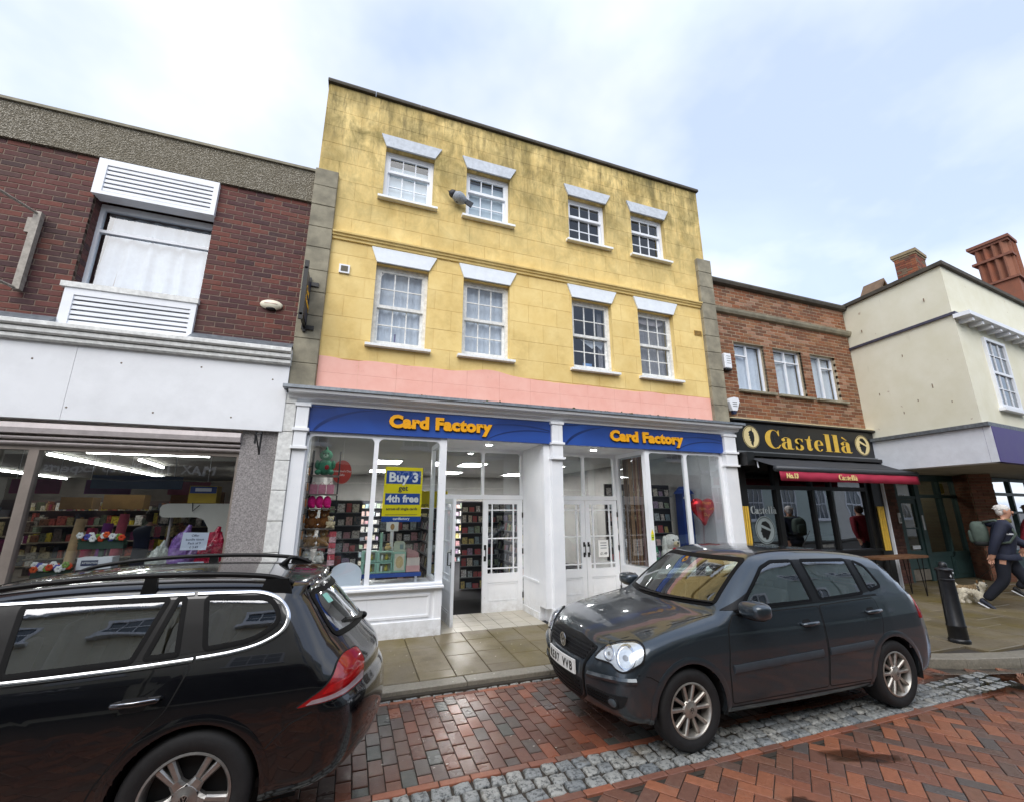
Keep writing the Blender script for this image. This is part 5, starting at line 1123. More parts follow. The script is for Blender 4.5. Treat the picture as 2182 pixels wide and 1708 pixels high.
# the shop room
r_ = MB().box(-.6, 6.55, Y0 + .32, 15.5, .08, 2.87); r_.f = [tuple(reversed(f)) for i, f in enumerate(r_.f) if i not in (1, 2)]; r_.build('shop_room', mat('shop_wall', '#a5a29e', .85, .15, 2), yb, fix=False)
MB().add([(-.6, Y0 + .05, 2.868), (6.55, Y0 + .05, 2.868), (6.55, 15.5, 2.868), (-.6, 15.5, 2.868)], [(3, 2, 1, 0)]).build('shop_ceiling', mat('shop_ceiling', '#c9c8c2', .85, .05, 2), yb, fix=False)
MB().add([(-.6, Y0 + .05, .084), (6.55, Y0 + .05, .084), (6.55, 15.5, .084), (-.6, 15.5, .084)], [(0, 1, 2, 3)]).build('shop_floor', mat('shop_carpet', '#25262b', .9, .3, 5), yb, fix=False)
MB().add([(1.4, 7.44, .088), (2.9, 7.44, .088), (2.9, 8.6, .088), (1.4, 8.6, .088)], [(0, 1, 2, 3)]).build('door_mat', mat('door_mat', '#141416', .95, .3, 30), yb, fix=False)
for s0, s1, n_ in ((-.62, -.60, 0), (6.55, 6.57, 1)): box('window_cheek', s0 + (.0 if n_ == 0 else 0), s1, Y0 + .07, 7.4, .70, 2.86, M_SHW, yb)
box('window_bed', -.6, 1.21, Y0 + .07, 7.35, .66, .70, M_SHW, yb); box('window_bed', 4.88, 6.55, Y0 + .07, 7.35, .66, .70, M_SHW, yb)
M_PANEL = emit('light_panel', (1, .98, .95), 26)
random.seed(3)
for X, wx in ((.75, 'behind the yellow poster'), (2.85, 'seen over the open doorway'), (5.0, 'behind the second display window')):
    for Y, wy in ((10.9, 'nearer'), (13.6, 'farther')): t = thing('ceiling_light', (X, Y, 2.85), wy + ' lit ceiling panel ' + wx, 'light', 'card shop ceiling panels'); box('panel', X - .3, X + .3, Y - .42, Y + .42, 2.845, 2.858, M_PANEL, t); fr = MB(); [fr.box(*q) for q in ((X - .33, X - .3, Y - .45, Y + .45, 2.84, 2.866), (X + .3, X + .33, Y - .45, Y + .45, 2.84, 2.866), (X - .3, X + .3, Y - .45, Y - .42, 2.84, 2.866), (X - .3, X + .3, Y + .42, Y + .45, 2.84, 2.866))]; fr.build('frame', M_SHW, t)
# card racks
M_RACK = mat('black_rack', '#3a3a40', .6, .2, 8)
def cardmat():
    x = NT('greeting_cards'); r = x.n('ShaderNodeAttribute', attribute_name='rnd').outputs['Fac']; cr = x.n('ShaderNodeValToRGB', {0: r}); cr.color_ramp.interpolation = 'CONSTANT'; e = cr.color_ramp.elements
    cs = ['#e4e2dc', '#c4d0d4', '#d8a0a8', '#9ab4c0', '#ece6d4', '#6a7482', '#c85a62', '#b0c8a8', '#dccc80', '#f2f2f2', '#c0a8c8', '#e8e0d8', '#e4b8b0', '#50545c']
    while len(e) < len(cs): e.new(.5)
    for i, c in enumerate(cs): e[i].position = i / len(cs); e[i].color = lin(c) + (1,)
    c = x.mix(x.math('MULTIPLY', x.ramp(x.noise(38, 2, .5, x.pos()), .5, .56), .7), cr.outputs[0], lin('#8a7f78')); x.col(c); x.p(Roughness=.45); return x.m
M_CARDS = cardmat()
def rack(name, x0, x1, y, z0, z1, rows, label, grp='card racks inside the card shop', face='y', cw=.105, ch=.145):
    t = thing(name, ((x0 + x1) / 2, y, z0), label, 'rack', grp)
    if face == 'y': box('backing', x0, x1, y, y + .05, z0, z1, M_RACK, t)
    else: box('backing', y, y + .05, x0, x1, z0, z1, M_RACK, t)
    V, F, A = [], [], []; rr = random.Random(int(abs(x0 * 100 + y * 37))); h = (z1 - z0) / rows
    for r in range(rows):
        u = x0 + .02
        zz = z0 + r * h
        sd = box('shelf', x0, x1, y - .06, y - .0005, zz, zz + .015, mat('rack_edge', '#8c9094', .4, metal=.3), t) if face == 'y' else box('shelf', y - .06, y - .0005, x0, x1, zz, zz + .015, mat('rack_edge', '#8c9094'), t)
        while u < x1 - cw:
            w_ = cw * rr.uniform(.75, 1.25); q = min(ch * rr.uniform(.6, 1.1), h - .03); k = len(V); dy = rr.uniform(.02, .045)
            P_ = [(u, y - dy, zz + .016), (u + w_, y - dy, zz + .016), (u + w_, y - dy + .02, zz + .016 + q), (u, y - dy + .02, zz + .016 + q)]
            if face != 'y': P_ = [(p[1], p[0], p[2]) for p in P_]
            V += P_; F.append((k, k + 1, k + 2, k + 3)); A.append(rr.random()); u += w_ + rr.uniform(.012, .05)
    me = mk('cards', [tuple(Vector(v) - WL[t.name]) for v in V], F); at = me.attributes.new('rnd', 'FLOAT', 'FACE'); at.data.foreach_set('value', A)
    o = raw('cards', me, M_CARDS, t, WL[t.name]); o['kind'] = 'stuff'
rack('card_rack', .55, 1.9, 9.1, .1, 1.75, 8, 'wall of greeting cards in rows behind the mint green gift boxes')
rack('card_rack', -.5, .2, 8.6, .1, 1.9, 8, 'dense rack of cards behind the teddy bears')
rack('card_rack', 2.3, 4.6, 9.6, .1, 1.9, 8, 'card rack seen through the panes of the closed doors')
rack('card_rack', 4.9, 6.5, 7.9, .75, 2.25, 6, 'black rack of cards and mugs behind the white rabbit')
rack('card_rack', .3, 4.5, 14.5, .1, 2.0, 8, 'far back wall of cards deep inside the card shop')
rack('gondola', 7.6, 9.4, 1.35, .1, 1.6, 7, 'side rack of small gifts just inside the open doorway', None, 'x')
rack('gondola', 7.7, 10.5, 3.15, .1, 1.5, 7, 'rack of hanging gifts facing the open doorway', None, 'x')
# poster
po = thing('offer_poster', (.68, 6.49, 1.57), 'yellow and blue poster reading Buy 3 get 4th free in the display window', 'poster')
M_PY = mat('poster_yellow', '#f4e100', .5, .03); M_PB = mat('poster_blue', '#16479a', .5, .05); M_PW = mat('poster_white', '#f4f4f2', .5, .02); M_PG = mat('poster_grey', '#5a5a3c', .5)
MB().prism([(.41, 1.575), (.955, 1.57), (.957, 2.335), (.425, 2.34)], 6.492, 6.495).build('sheet', M_PY, po); yq = 6.491
MB().prism([(.411, 1.575), (.955, 1.57), (.955, 1.645), (.411, 1.65)], yq - .001, yq).build('blue_strip', M_PB, po)
for z0, z1 in ((2.10, 2.285), (1.81, 1.965)): MB().box(.445, .93, yq - .001, yq, z0, z1).build('blue_block', M_PB, po)
for s_, sz, X, Z, m, of in (('Buy 3', .185, .688, 2.13, M_PW, .006), ('get', .105, .688, 2.005, M_PG, .003), ('4th free', .138, .688, 1.845, M_PW, .005), ('across all single cards', .05, .683, 1.735, M_PG, .0015), ('cardfactory', .05, .683, 1.60, M_PW, .001)): text('lettering', s_, sz, m, po, (X, yq - .0016, Z), (R(90), 0, 0), .0004, of, 'CENTER')
box('small_print', .46, .90, yq - .0015, yq - .0005, 1.668, 1.674, M_PG, po)
# valentine disc
vd = thing('valentine_disc', (-.2, 7.6, 2.14), 'red hanging disc reading Valentine\'s Day Gifts', 'sign'); n = 36
MB().prism([(-.18 + .145 * math.cos(2 * math.pi * k / n), 2.33 + .19 * math.sin(2 * math.pi * k / n)) for k in range(n)], 7.6, 7.604).build('disc', mat('valentine_red', '#c8443c', .5), vd)
for s_, dz in (("Valentine's Day", .0), ('Gifts', -.06)): text('lettering', s_, .045, M_PW, vd, (-.18, 7.598, 2.33 + dz), (R(90), 0, 0), .0004, .0006, 'CENTER')
MB().tube([(-.18, 7.602, 2.52), (-.18, 7.602, 2.865)], .002, 4).build('string', M_WHITE, vd)
# toy shelf column
ts = thing('toy_shelf', (-.42, 6.95, .7), 'narrow shelf column packed with plush toys at the left of the display window', 'shelf')
for z in (1.02, 1.24, 1.485, 1.755, 1.96, 2.225): box('shelf_board', -.595, -.20, 6.78, 7.12, z - .018, z - .004, mat('clear_shelf', '#7c6f66', .3, .1), ts)
box('upright', -.595, -.57, 7.1, 7.14, .7, 2.6, M_RACK, ts); box('upright', -.22, -.2, 7.1, 7.14, .7, 2.6, M_RACK, ts)
def plush(name, c, s, m, m2, label, ears='round', grp=None, limbs=True):
    t = thing(name, c, label, 'plush toy', grp); X, Y, Zz = c
    b = MB(); b.ball((X, Y, Zz + .33 * s), (.30 * s, .26 * s, .34 * s), 12, 8)
    if limbs:
        for sx in (-1, 1): b.ball((X + sx * .24 * s, Y - .18 * s, Zz + .11 * s), (.12 * s, .2 * s, .11 * s), 10, 6); b.ball((X + sx * .30 * s, Y - .06 * s, Zz + .42 * s), (.09 * s, .1 * s, .18 * s), 10, 6)
    b.build('body', m, t, smooth=True)
    h = MB(); h.ball((X, Y - .04 * s, Zz + .80 * s), (.25 * s, .23 * s, .22 * s), 12, 8)
    if ears == 'round': [h.ball((X + sx * .19 * s, Y, Zz + .98 * s), (.09 * s, .05 * s, .09 * s), 8, 6) for sx in (-1, 1)]
    if ears == 'long': [h.ball((X + sx * .23 * s, Y - .02 * s, Zz + .66 * s), (.07 * s, .09 * s, .32 * s), 8, 8) for sx in (-1, 1)]
    if ears == 'spike': [h.tube([(X + .02 * s * k, Y + .06 * s * k, Zz + (.98 - .1 * k) * s), (X + .02 * s * k, Y + .06 * s * k, Zz + (1.16 - .1 * k) * s)], [.07 * s, .01], 6) for k in range(4)]
    h.build('head', m, t, smooth=True)
    MB().ball((X, Y - .26 * s, Zz + .75 * s), (.10 * s, .07 * s, .08 * s), 8, 6).build('muzzle', m2, t, smooth=True)
    e = MB(); [e.ball((X + sx * .09 * s, Y - .25 * s, Zz + .86 * s), .024 * s, 6, 5) for sx in (-1, 1)]; e.ball((X, Y - .33 * s, Zz + .78 * s), .03 * s, 6, 5); e.build('face_details', M_BLACK, t)
    return t
fur = lambda n_, c: mat(n_, c, .95, .3, 60, bump=.8, bscale=220)
F_GRN, F_PNK, F_BRN, F_TAN, F_WHT, F_CRM = fur('fur_green', '#4f9a78'), fur('fur_pink', '#f01c86'), fur('fur_brown', '#8a5522'), fur('fur_tan', '#b08a5c'), fur('fur_white', '#e6e2da'), fur('fur_cream', '#d6c6a4')
t = plush('plush_dragon', (-.40, 6.92, 2.225), .36, F_GRN, fur('fur_pale_green', '#a8d0b4'), 'green plush dragon with a red heart on the top shelf', 'spike')
MB().ball((-.37, 6.80, 2.33), (.03, .02, .035), 8, 6).build('heart', mat('heart_red', '#b01824', .6), t)
for k in range(3): gbm = thing('gift_bag', (-.52 + k * .11, 6.9, 1.96), ('left', 'middle', 'right')[k] + ' pink gift bag under the green dragon', 'gift bag', 'pink gift bags on the toy shelf'); box('bag', -.57 + k * .11, -.47 + k * .11, 6.86, 6.93, 1.957, 2.09, mat('bag_pink', '#d88aa0', .5, .2, 20), gbm); MB().tube([(-.545 + k * .11, 6.858, 2.09), (-.52 + k * .11, 6.855, 2.125), (-.495 + k * .11, 6.858, 2.09)], .003, 5).build('handle', mat('bag_handle', '#b04060', .6), gbm)
for k in range(3):
    t = thing('heart_cushion', (-.52 + k * .10, 6.88, 1.755), ('left', 'middle', 'right')[k] + ' bright pink plush heart cushion on the toy shelf', 'cushion', 'bright pink cushions on the toy shelf'); b = MB(); b.ball((-.525 + k * .10, 6.88, 1.845), (.056, .06, .088), 12, 8); b.ball((-.50 + k * .1, 6.83, 1.785), (.03, .03, .024), 8, 6); b.build('cushion', F_PNK, t, smooth=True)
for k, (X, lb) in enumerate(((-.50, 'brown teddy bear nearest the window edge on the middle shelf'), (-.34, 'brown teddy bear beside a small white toy on the middle shelf'))): plush('teddy_bear', (X, 6.92, 1.485), .24, F_BRN, F_TAN, lb)
plush('small_toy', (-.25, 6.84, 1.485), .16, F_CRM, F_WHT, 'small cream toy beside the brown teddies')
for k, (X, lb) in enumerate(((-.50, 'tan teddy bear on the left of the lower shelf'), (-.33, 'tan teddy bear on the right of the lower shelf'))): plush('teddy_bear', (X, 6.92, 1.24), .22, F_TAN, F_CRM, lb)
for k, X in enumerate((-.52, -.36)): plush('white_toy', (X, 6.86, 1.02), .17, F_WHT, F_CRM, ('left', 'right')[k] + ' small white plush toy on the bottom shelf', 'long', 'white toys on the bottom shelf')
# packets clipped to the white cheek
for k in range(6):
    z = 2.30 - k * .21; t = thing('hanging_packet', (-.57, 6.62, z - .1), ('topmost', 'second', 'third', 'fourth', 'fifth', 'lowest')[k] + ' orange packet hung on the white window cheek', 'packet', 'packets on hooks beside the plush toys'); box('packet', -.585, -.572, 6.57, 6.65, z - .10, z, mat('packet_orange', '#b87838', .4, .5, 30), t); MB().tube([(-.6, 6.61, z + .01), (-.545, 6.61, z + .02)], .004, 5).build('hook', M_IRON, t)
# card strip
cs = thing('photo_strip', (-.2, 6.75, 1.0), 'hanging strip of small red and white cards below the teddies', 'card strip'); [box('card', -.245, -.155, 6.74, 6.743, 1.0 + k * .075, 1.068 + k * .075, mat('strip_card%d' % (k % 2), ('#c8a0a4', '#b84c54')[k % 2], .5, .4, 40), cs) for k in range(6)]
# white oval board
wb = thing('white_oval_board', (.0, 6.8, .7), 'blank white round-topped board standing in the display window', 'board'); MB().prism([(-.20, .70), (.21, .70), (.22, .86)] + [(.01 + .21 * math.cos(R(a)), .86 + .165 * math.sin(R(a))) for a in range(8, 173, 11)] + [(-.20, .86)], 6.80, 6.812).build('board', mat('board_white', '#dfe6ef', .5, .02), wb)
MB().prism([(-.02, .7), (.04, .7), (.03, .95), (-.01, .95)], 6.8125, 6.83).build('prop', M_WHITE, wb)
# gift table with mint boxes
gt = thing('gift_stand', (.6, 7.0, .7), 'low white display stand with a blue front edge', 'stand'); box('top', .19, 1.06, 6.9, 7.3, .80, .835, M_SHW, gt); box('blue_edge', .19, 1.06, 6.885, 6.899, .79, .845, mat('edge_blue', '#2a4f9c', .4), gt); [box('leg', a, a + .03, 6.95, 6.98, .70, .80, M_SHW, gt) for a in (.24, .98)]
M_MINT = mat('mint_box', '#8fb8a4', .5, .08); M_CREAMB = mat('box_inset', '#d8d2bc', .5, .15, 12)
def giftbox(x0, x1, z0, z1, lb, toy=True):
    t = thing('gift_box', ((x0 + x1) / 2, 7.0, z0), lb, 'gift box'); b = MB(); e = .018
    for q in ((x0, x0 + e * 2.2, z0, z1), (x1 - e, x1, z0, z1), (x0 + e * 2.2, x1 - e, z0, z0 + e), (x0 + e * 2.2, x1 - e, z1 - e, z1)): b.box(q[0], q[1], 6.95, 7.06, q[2], q[3])
    b.box(x0 + e * 2.2, x1 - e, 7.04, 7.0599, z0 + e, z1 - e); b.build('box', M_MINT, t)
    c = (x0 + x1) / 2 + .03; MB().ball((c, 7.0, z0 + .045), (.03, .025, .032), 10, 6).ball((c, 7.0, z0 + .09), (.022, .02, .022), 10, 6).build('toy', mat('toy_olive', '#a8a04c', .8, .3, 40), t, smooth=True)
    box('bottle', x0 + .06, x0 + .085, 6.98, 7.01, z0 + e, z0 + .095, mat('soap_white', '#e4ece4', .4), t); box('inset', x0 + .045, x1 - .02, 7.035, 7.0395, z0 + .02, z1 - .02, M_CREAMB, t)
giftbox(.205, .415, 1.005, 1.155, 'upper left mint green gift box beside the mullion'); giftbox(.205, .415, .845, .995, 'lower left mint green gift box beside the mullion')
giftbox(.42, .64, 1.0, 1.145, 'upper middle mint green gift box'); giftbox(.42, .64, .845, .992, 'lower middle mint green gift box')
t = thing('picture_box', (.74, 7.0, .84), 'tall mint box holding a cream oval plaque', 'gift box'); box('box', .65, .835, 6.96, 7.06, .845, 1.125, M_MINT, t); box('panel', .672, .815, 6.955, 6.9595, .87, 1.10, M_CREAMB, t); oval(.743, .985, .055, .085, 6.953, mat('plaque_tan', '#c8b080', .5, .2, 30), 'plaque', 0, t)
t = thing('pink_box', (.94, 7.0, .84), 'stacked pink and cream boxes at the right of the blue-edged stand', 'gift box'); box('lower_box', .845, 1.045, 6.95, 7.1, .845, .93, mat('pink_card', '#d8a8a4', .5, .1), t); box('middle_box', .85, 1.04, 6.96, 7.1, .931, 1.04, mat('cream_card', '#d8ccc0', .5, .1), t); MB().prism([(.85, 1.041), (1.03, 1.041), (1.02, 1.11), (.86, 1.18)], 6.98, 7.08).build('sleeve', mat('rose_card', '#b88a88', .5, .1), t)
t = thing('greeting_card', (.62, 7.1, 1.42), 'white baby greeting card with a tan animal standing above the gift boxes', 'card'); box('card', .535, .715, 7.1, 7.105, 1.42, 1.555, M_PW, t); oval(.625, 1.485, .03, .045, 7.0995, mat('animal_tan', '#b89468', .6), 'animal', 0, t); box('stand', .60, .65, 7.106, 7.13, 1.145, 1.43, M_SHW, t)
t = thing('ornament', (.72, 7.05, 1.14), 'pale rounded photo frame on top of the gift boxes', 'frame'); MB().prism([(.655, 1.128), (.825, 1.128), (.825, 1.24), (.80, 1.275), (.68, 1.275), (.655, 1.24)], 7.03, 7.045).build('frame', mat('frame_sage', '#c4cbb8', .5), t); box('photo', .745, .80, 7.027, 7.0295, 1.16, 1.23, mat('photo_grey', '#7c9494', .4), t)
t = thing('candle_set', (.56, 7.05, 1.15), 'gold and cream ornament between the mint tubes', 'ornament'); MB().ball((.57, 7.02, 1.185), (.05, .03, .035), 12, 8).ball((.57, 7.02, 1.235), (.035, .03, .02), 10, 6).build('ornament', mat('ornament_gold', '#c8ac70', .5, .2, 30), t, smooth=True)
for X, h_, lb in ((.47, .26, 'tall mint tube above the middle gift box'), (.72, .0, None)):
    if lb: t = thing('mint_tube', (X, 7.04, 1.147), lb, 'box'); box('tube', X - .02, X + .02, 7.02, 7.06, 1.147, 1.147 + h_, M_MINT, t)
# second yellow offer board inside
t = thing('inner_offer_board', (1.0, 8.95, 1.7), 'yellow offer board above the greeting cards deeper in the shop', 'board'); box('board', .75, 1.85, 8.98, 9.0, 1.77, 2.1, M_PY, t); text('lettering', 'across all single cards', .09, M_PG, t, (1.3, 8.978, 1.80), (R(90), 0, 0), .0004, .001, 'CENTER'); box('black_block', 1.0, 1.2, 8.974, 8.979, 1.9, 2.05, M_BLACK, t)
# second window: heart balloon, rabbit, tassel curtain, stand, notices
hb = thing('heart_balloon', (6.32, 6.85, 1.4), 'red foil heart balloon reading Happy Valentine\'s Day', 'balloon')
def heart(cx, cy, cz, s, m, t):
    V, F = [], []; nu, nv = 28, 10
    for j in range(nv + 1):
        q = j / nv
        for i in range(nu):
            a = 2 * math.pi * i / nu; hx = 16 * math.sin(a) ** 3 / 17; hz = (13 * math.cos(a) - 5 * math.cos(2 * a) - 2 * math.cos(3 * a) - math.cos(4 * a)) / 17
            rad = math.sin(math.pi * q / 2) if q < 1 else 1; V.append((cx + s * hx * rad, cy - s * .42 * math.cos(math.pi * q / 2) * (1 - .05 * math.sin(9 * a) * q), cz + s * (hz * rad + .12 * (1 - rad))))
    for j in range(nv):
        for i in range(nu): F.append((j * nu + i, j * nu + (i + 1) % nu, (j + 1) * nu + (i + 1) % nu, (j + 1) * nu + i))
    k = len(V); V2 = [(x_, 2 * cy - y_, z_) for x_, y_, z_ in V]; F2 = [tuple(reversed([i + k for i in f])) for f in F]
    MB().add(V + V2, F + F2).build('foil', m, t, smooth=True)
heart(6.36, 6.80, 1.74, .30, mat('foil_red', '#c40f1c', .12, .1, 5, metal=.6), hb)
for k, s_ in enumerate(('Happy', "Valentine's", 'Day')): text('lettering', s_, .085, mat('foil_gold', '#d89a3c', .3, metal=.5), hb, (6.33, 6.665 + k * .012, 1.84 - k * .11), (R(90), 0, 0), .0005, .0005, 'CENTER', .2)
MB().tube([(6.34, 6.80, 1.46), (6.32, 6.82, 1.1), (6.36, 6.85, .72)], .004, 6).build('ribbon', mat('ribbon_red', '#8a1420', .5), hb)
t = plush('plush_rabbit', (5.47, 6.72, .70), .60, F_WHT, F_CRM, 'big white plush rabbit with a red bow', 'long'); [MB().ball((5.47 + s * .045, 6.56, 1.06), (.045, .025, .03), 10, 6).build('bow', mat('bow_red', '#c01828', .6), t, smooth=True) for s in (-1, 1)]
plush('green_toy', (5.08, 6.72, .70), .38, F_GRN, F_WHT, 'green plush toy beside the white rabbit')
t = thing('red_heart_cushion', (6.42, 6.7, .7), 'small red plush heart under the balloon', 'cushion'); heart(6.42, 6.68, .95, .13, mat('cushion_red', '#d81c2c', .6), t); MB().tube([(6.42, 6.7, .7), (6.42, 6.68, .85)], .05, 8).build('base', mat('cushion_red'  , '#d81c2c', .6), t)
t = thing('blue_display_stand', (6.35, 7.3, .7), 'royal blue cardboard display stand behind the heart balloon', 'stand'); box('panel', 6.28, 6.52, 7.25, 7.45, .7, 2.05, mat('stand_blue', '#1c3c86', .5), t); MB().prism([(6.24, 2.05), (6.545, 2.05), (6.4, 2.2)], 7.2, 7.46).build('peak', mat('stand_blue', '#1c3c86', .5), t); [box('packet', 6.35, 6.45, 7.235, 7.2495, 1.0 + k * .26, 1.18 + k * .26, mat('packet_orange', '#b87838', .4, .5, 30), t) for k in range(4)]; text('lettering', 'gifts', .06, M_PW, t, (6.31, 7.247, 1.96), (R(90), 0, 0), .0004, .001)
# tassel curtain in the return window
tc_ = thing('tassel_curtain', (4.92, 6.9, .76), 'brown and gold string curtain hanging in the angled side window', 'curtain'); M_ST = [mat('string_%d' % k, c, .6, .2, 30) for k, c in enumerate(('#6b5240', '#9c7c58', '#54443a', '#b09070', '#7c4a40'))]
for k in range(5):
    b = MB(); rr = random.Random(k)
    for q in range(22): y = 6.52 + .73 * rr.random(); x_ = 4.905 + rr.uniform(0, .03); b.tube([(x_, y, 2.68), (x_ + rr.uniform(-.006, .006), y + rr.uniform(-.01, .01), 1.6), (x_, y + rr.uniform(-.01, .01), .78)], .0065, 5)
    o = b.build('string_bunch', M_ST[k], tc_); o['kind'] = 'stuff'
box('rail', 4.895, 4.945, 6.5, 7.27, 2.68, 2.70, M_WHITE, tc_)
t = thing('caution_sticker', (4.80, 6.39, 1.2), 'small yellow warning sticker on the corner post', 'sticker'); MB().prism([(4.815, 1.335), (4.875, 1.335), (4.845, 1.42)], Y0 - .0125, Y0 - .011).build('triangle', M_PY, t); box('panel', 4.815, 4.875, Y0 - .0125, Y0 - .011, 1.235, 1.33, mat('caution_lime', '#c8d820', .5), t); box('print', 4.825, 4.865, Y0 - .0135, Y0 - .0127, 1.27, 1.285, M_BLACK, t)
t = thing('price_notice', (4.46, 7.34, .9), 'white price notice reading 1.49 on the closed door glass', 'notice'); box('sheet', 4.36, 4.57, 7.352, 7.355, .89, 1.19, M_PW, t); text('lettering', '£1.49', .065, M_BLACK, t, (4.465, 7.3512, .93), (R(90), 0, 0), .0003, .001, 'CENTER'); [box('print_line', 4.40, 4.53, 7.3505, 7.3518, 1.04 + k * .045, 1.055 + k * .045, mat('print_grey', '#8a8f94'), t) for k in range(3)]

# ================================================================= haberdashery inside the left building
YS = YL + .12
r_ = MB().box(-12.5, -1.0, YS, 19, .05, 2.76); r_.f = [tuple(reversed(f)) for i, f in enumerate(r_.f) if i not in (2,)]; r_.build('shop_room', mat('haber_wall', '#6c645c', .85, .25, 1.2), lb_, fix=False)
MB().add([(-12.4, YS, 2.752), (-1.0, YS, 2.752), (-1.0, 18.9, 2.752), (-12.4, 18.9, 2.752)], [(3, 2, 1, 0)]).build('shop_ceiling', mat('haber_ceiling', '#6e6a62', .85, .1, 2), lb_, fix=False)
M_TUBE = emit('fluorescent', (1, .99, .93), 20)
def tube_light(x0, y0, x1, y1, lb, grp='fluorescent tubes in the haberdashery'):
    t = thing('tube_light', ((x0 + x1) / 2, (y0 + y1) / 2, 2.68), lb, 'light', grp); d_ = Vector((x1 - x0, y1 - y0, 0)).normalized() * .03
    MB().tube([(x0, y0, 2.70), (x1, y1, 2.70)], .022, 8).build('tube', M_TUBE, t); MB().tube([(x0 - d_.x, y0 - d_.y, 2.735), (x1 + d_.x, y1 + d_.y, 2.735)], .03, 4).build('housing', M_WHITE, t)
tube_light(-4.35, 9.5, -3.48, 9.5, 'left half of the long tube light along the haberdashery window', None); tube_light(-3.45, 9.5, -2.55, 9.5, 'right half of the long tube light along the haberdashery window', None)
tube_light(-4.05, 10.7, -4.25, 12.5, 'single hanging tube light with greenish glow', None)
ROWN = 'of the middle row running into the haberdashery'
for k in range(4): tube_light(-5.17 - k * .09, 10.1 + k * 1.6, -5.25 - k * .09, 11.6 + k * 1.6, ('first', 'second', 'third', 'fourth')[k] + ' tube light ' + ROWN)
ROWN = 'of the far left row running into the haberdashery'
for k in range(3): tube_light(-8.2 - k * .2, 12.4 + k * 2.1, -8.4 - k * .2, 14.2 + k * 2.1, ('first', 'second', 'third', 'fourth')[k] + ' tube light ' + ROWN)
ROWN = 'of the right row running into the haberdashery'
for k in range(2): tube_light(-2.6 - k * .3, 12.6 + k * 2.4, -2.7 - k * .3, 14 + k * 2.4, ('first', 'second', 'third', 'fourth')[k] + ' tube light ' + ROWN)
t = thing('blue_board', (-2.9, 7.8, 2.03), 'blank blue grey board hanging from the haberdashery ceiling', 'board'); box('board', -3.45, -2.38, 7.8, 7.83, 2.03, 2.215, mat('board_slate', '#3c4e6a', .6, .05), t); [MB().tube([(a, 7.815, 2.215), (a, 7.815, 2.75)], .003, 4).build('wire', M_WHITE, t) for a in (-3.3, -2.5)]
# giant sewing machine
sm = thing('giant_sewing_machine', (-1.9, 7.2, .8), 'oversized white sewing machine display inside the left shop window', 'display'); M_CRW = mat('machine_white', '#c9c6bc', .4, .05)
arcp = [(-1.84 + .0, 1.66)] 
MB().prism([(-2.36, 1.80), (-2.38, 1.76), (-2.37, 1.67), (-2.33, 1.64), (-1.95, 1.64), (-1.86, 1.60), (-1.80, 1.50), (-1.785, 1.35), (-1.785, .80), (-1.48, .80), (-1.48, 1.82), (-2.30, 1.82)], 7.15, 7.45).build('arm_and_pillar', M_CRW, sm); MB().box(-2.4, -1.786, 7.1, 7.5, .80, 1.0).build('bed', M_CRW, sm); MB().tube([(-2.28, 7.3, 1.64), (-2.28, 7.3, 1.2)], .015, 8).build('needle_bar', M_ALU, sm); MB().tube([(-2.02, 7.14, 1.83), (-2.0, 7.12, 1.72), (-1.93, 7.12, 1.80)], .006, 6).build('cable', M_BLACK, sm)
t = thing('yellow_carton', (-1.95, 7.3, 1.83), 'yellow and blue carton on top of the giant sewing machine', 'carton'); box('carton', -2.10, -1.77, 7.2, 7.42, 1.825, 2.06, mat('carton_yellow', '#b89a28', .6, .1), t); box('blue_print', -2.09, -1.78, 7.196, 7.1995, 1.96, 2.05, mat('carton_blue', '#344a8c', .6), t); box('white_print', -2.03, -1.84, 7.192, 7.1958, 1.985, 2.03, M_WHITE, t)
# bed of the window, wrapped tissue, sign, box, flowers
box('window_bed', -5.9, -1.42, YL + .13, 7.5, .70, .78, mat('bed_dark', '#3a3430', .7), lb_)
def wrap(cx, cy, z0, w_, h_, m, lb, seed):
    t = thing('wrapped_bundle', (cx, cy, z0), lb, 'bundle'); rr = random.Random(seed); V, F = [], []; nu, nv = 22, 9
    for j in range(nv + 1):
        q = j / nv; rad = w_ * (1 - .55 * q ** 1.6) * (1.0 if j < nv else .75)
        for i in range(nu): a = 2 * math.pi * i / nu; k = 1 + rr.uniform(-.13, .13); V.append((cx + rad * k * math.cos(a) + .05 * q, cy + rad * .6 * k * math.sin(a), z0 + h_ * q + rr.uniform(-.03, .03)))
    for j in range(nv):
        for i in range(nu): F.append((j * nu + i, j * nu + (i + 1) % nu, (j + 1) * nu + (i + 1) % nu, (j + 1) * nu + i))
    F.append(tuple(range(nv * nu, nv * nu + nu))); MB().add(V, F).build('tissue', m, t)
    MB().tube([(cx + .05, cy, z0 + h_ - .03), (cx + .08, cy, z0 + h_ + .09)], [.05, .02], 8).build('tuft', m, t)
wrap(-1.66, 6.80, .78, .20, .66, mat('tissue_crimson', '#a81438', .25, .5, 30), 'crimson tissue bundle wrapped in clear film', 4)
wrap(-2.0, 6.85, .78, .22, .68, mat('tissue_violet', '#7c5a9c', .25, .4, 30), 'violet tissue bundle wrapped in clear film', 5)
wrap(-2.22, 6.80, .78, .17, .5, mat('clear_film', '#a8aca4', .15, .4, 40), 'crumpled silvery film bundle beside the violet one', 6)
t = thing('price_card', (-1.77, 6.56, 1.26), 'white price card reading £3.49 on the shop glass', 'notice'); MB().prism([(-1.905, 1.265), (-1.635, 1.26), (-1.625, 1.465), (-1.895, 1.47)], 6.552, 6.555).build('sheet', mat('card_bluewhite', '#d4dcec', .5, .02), t)
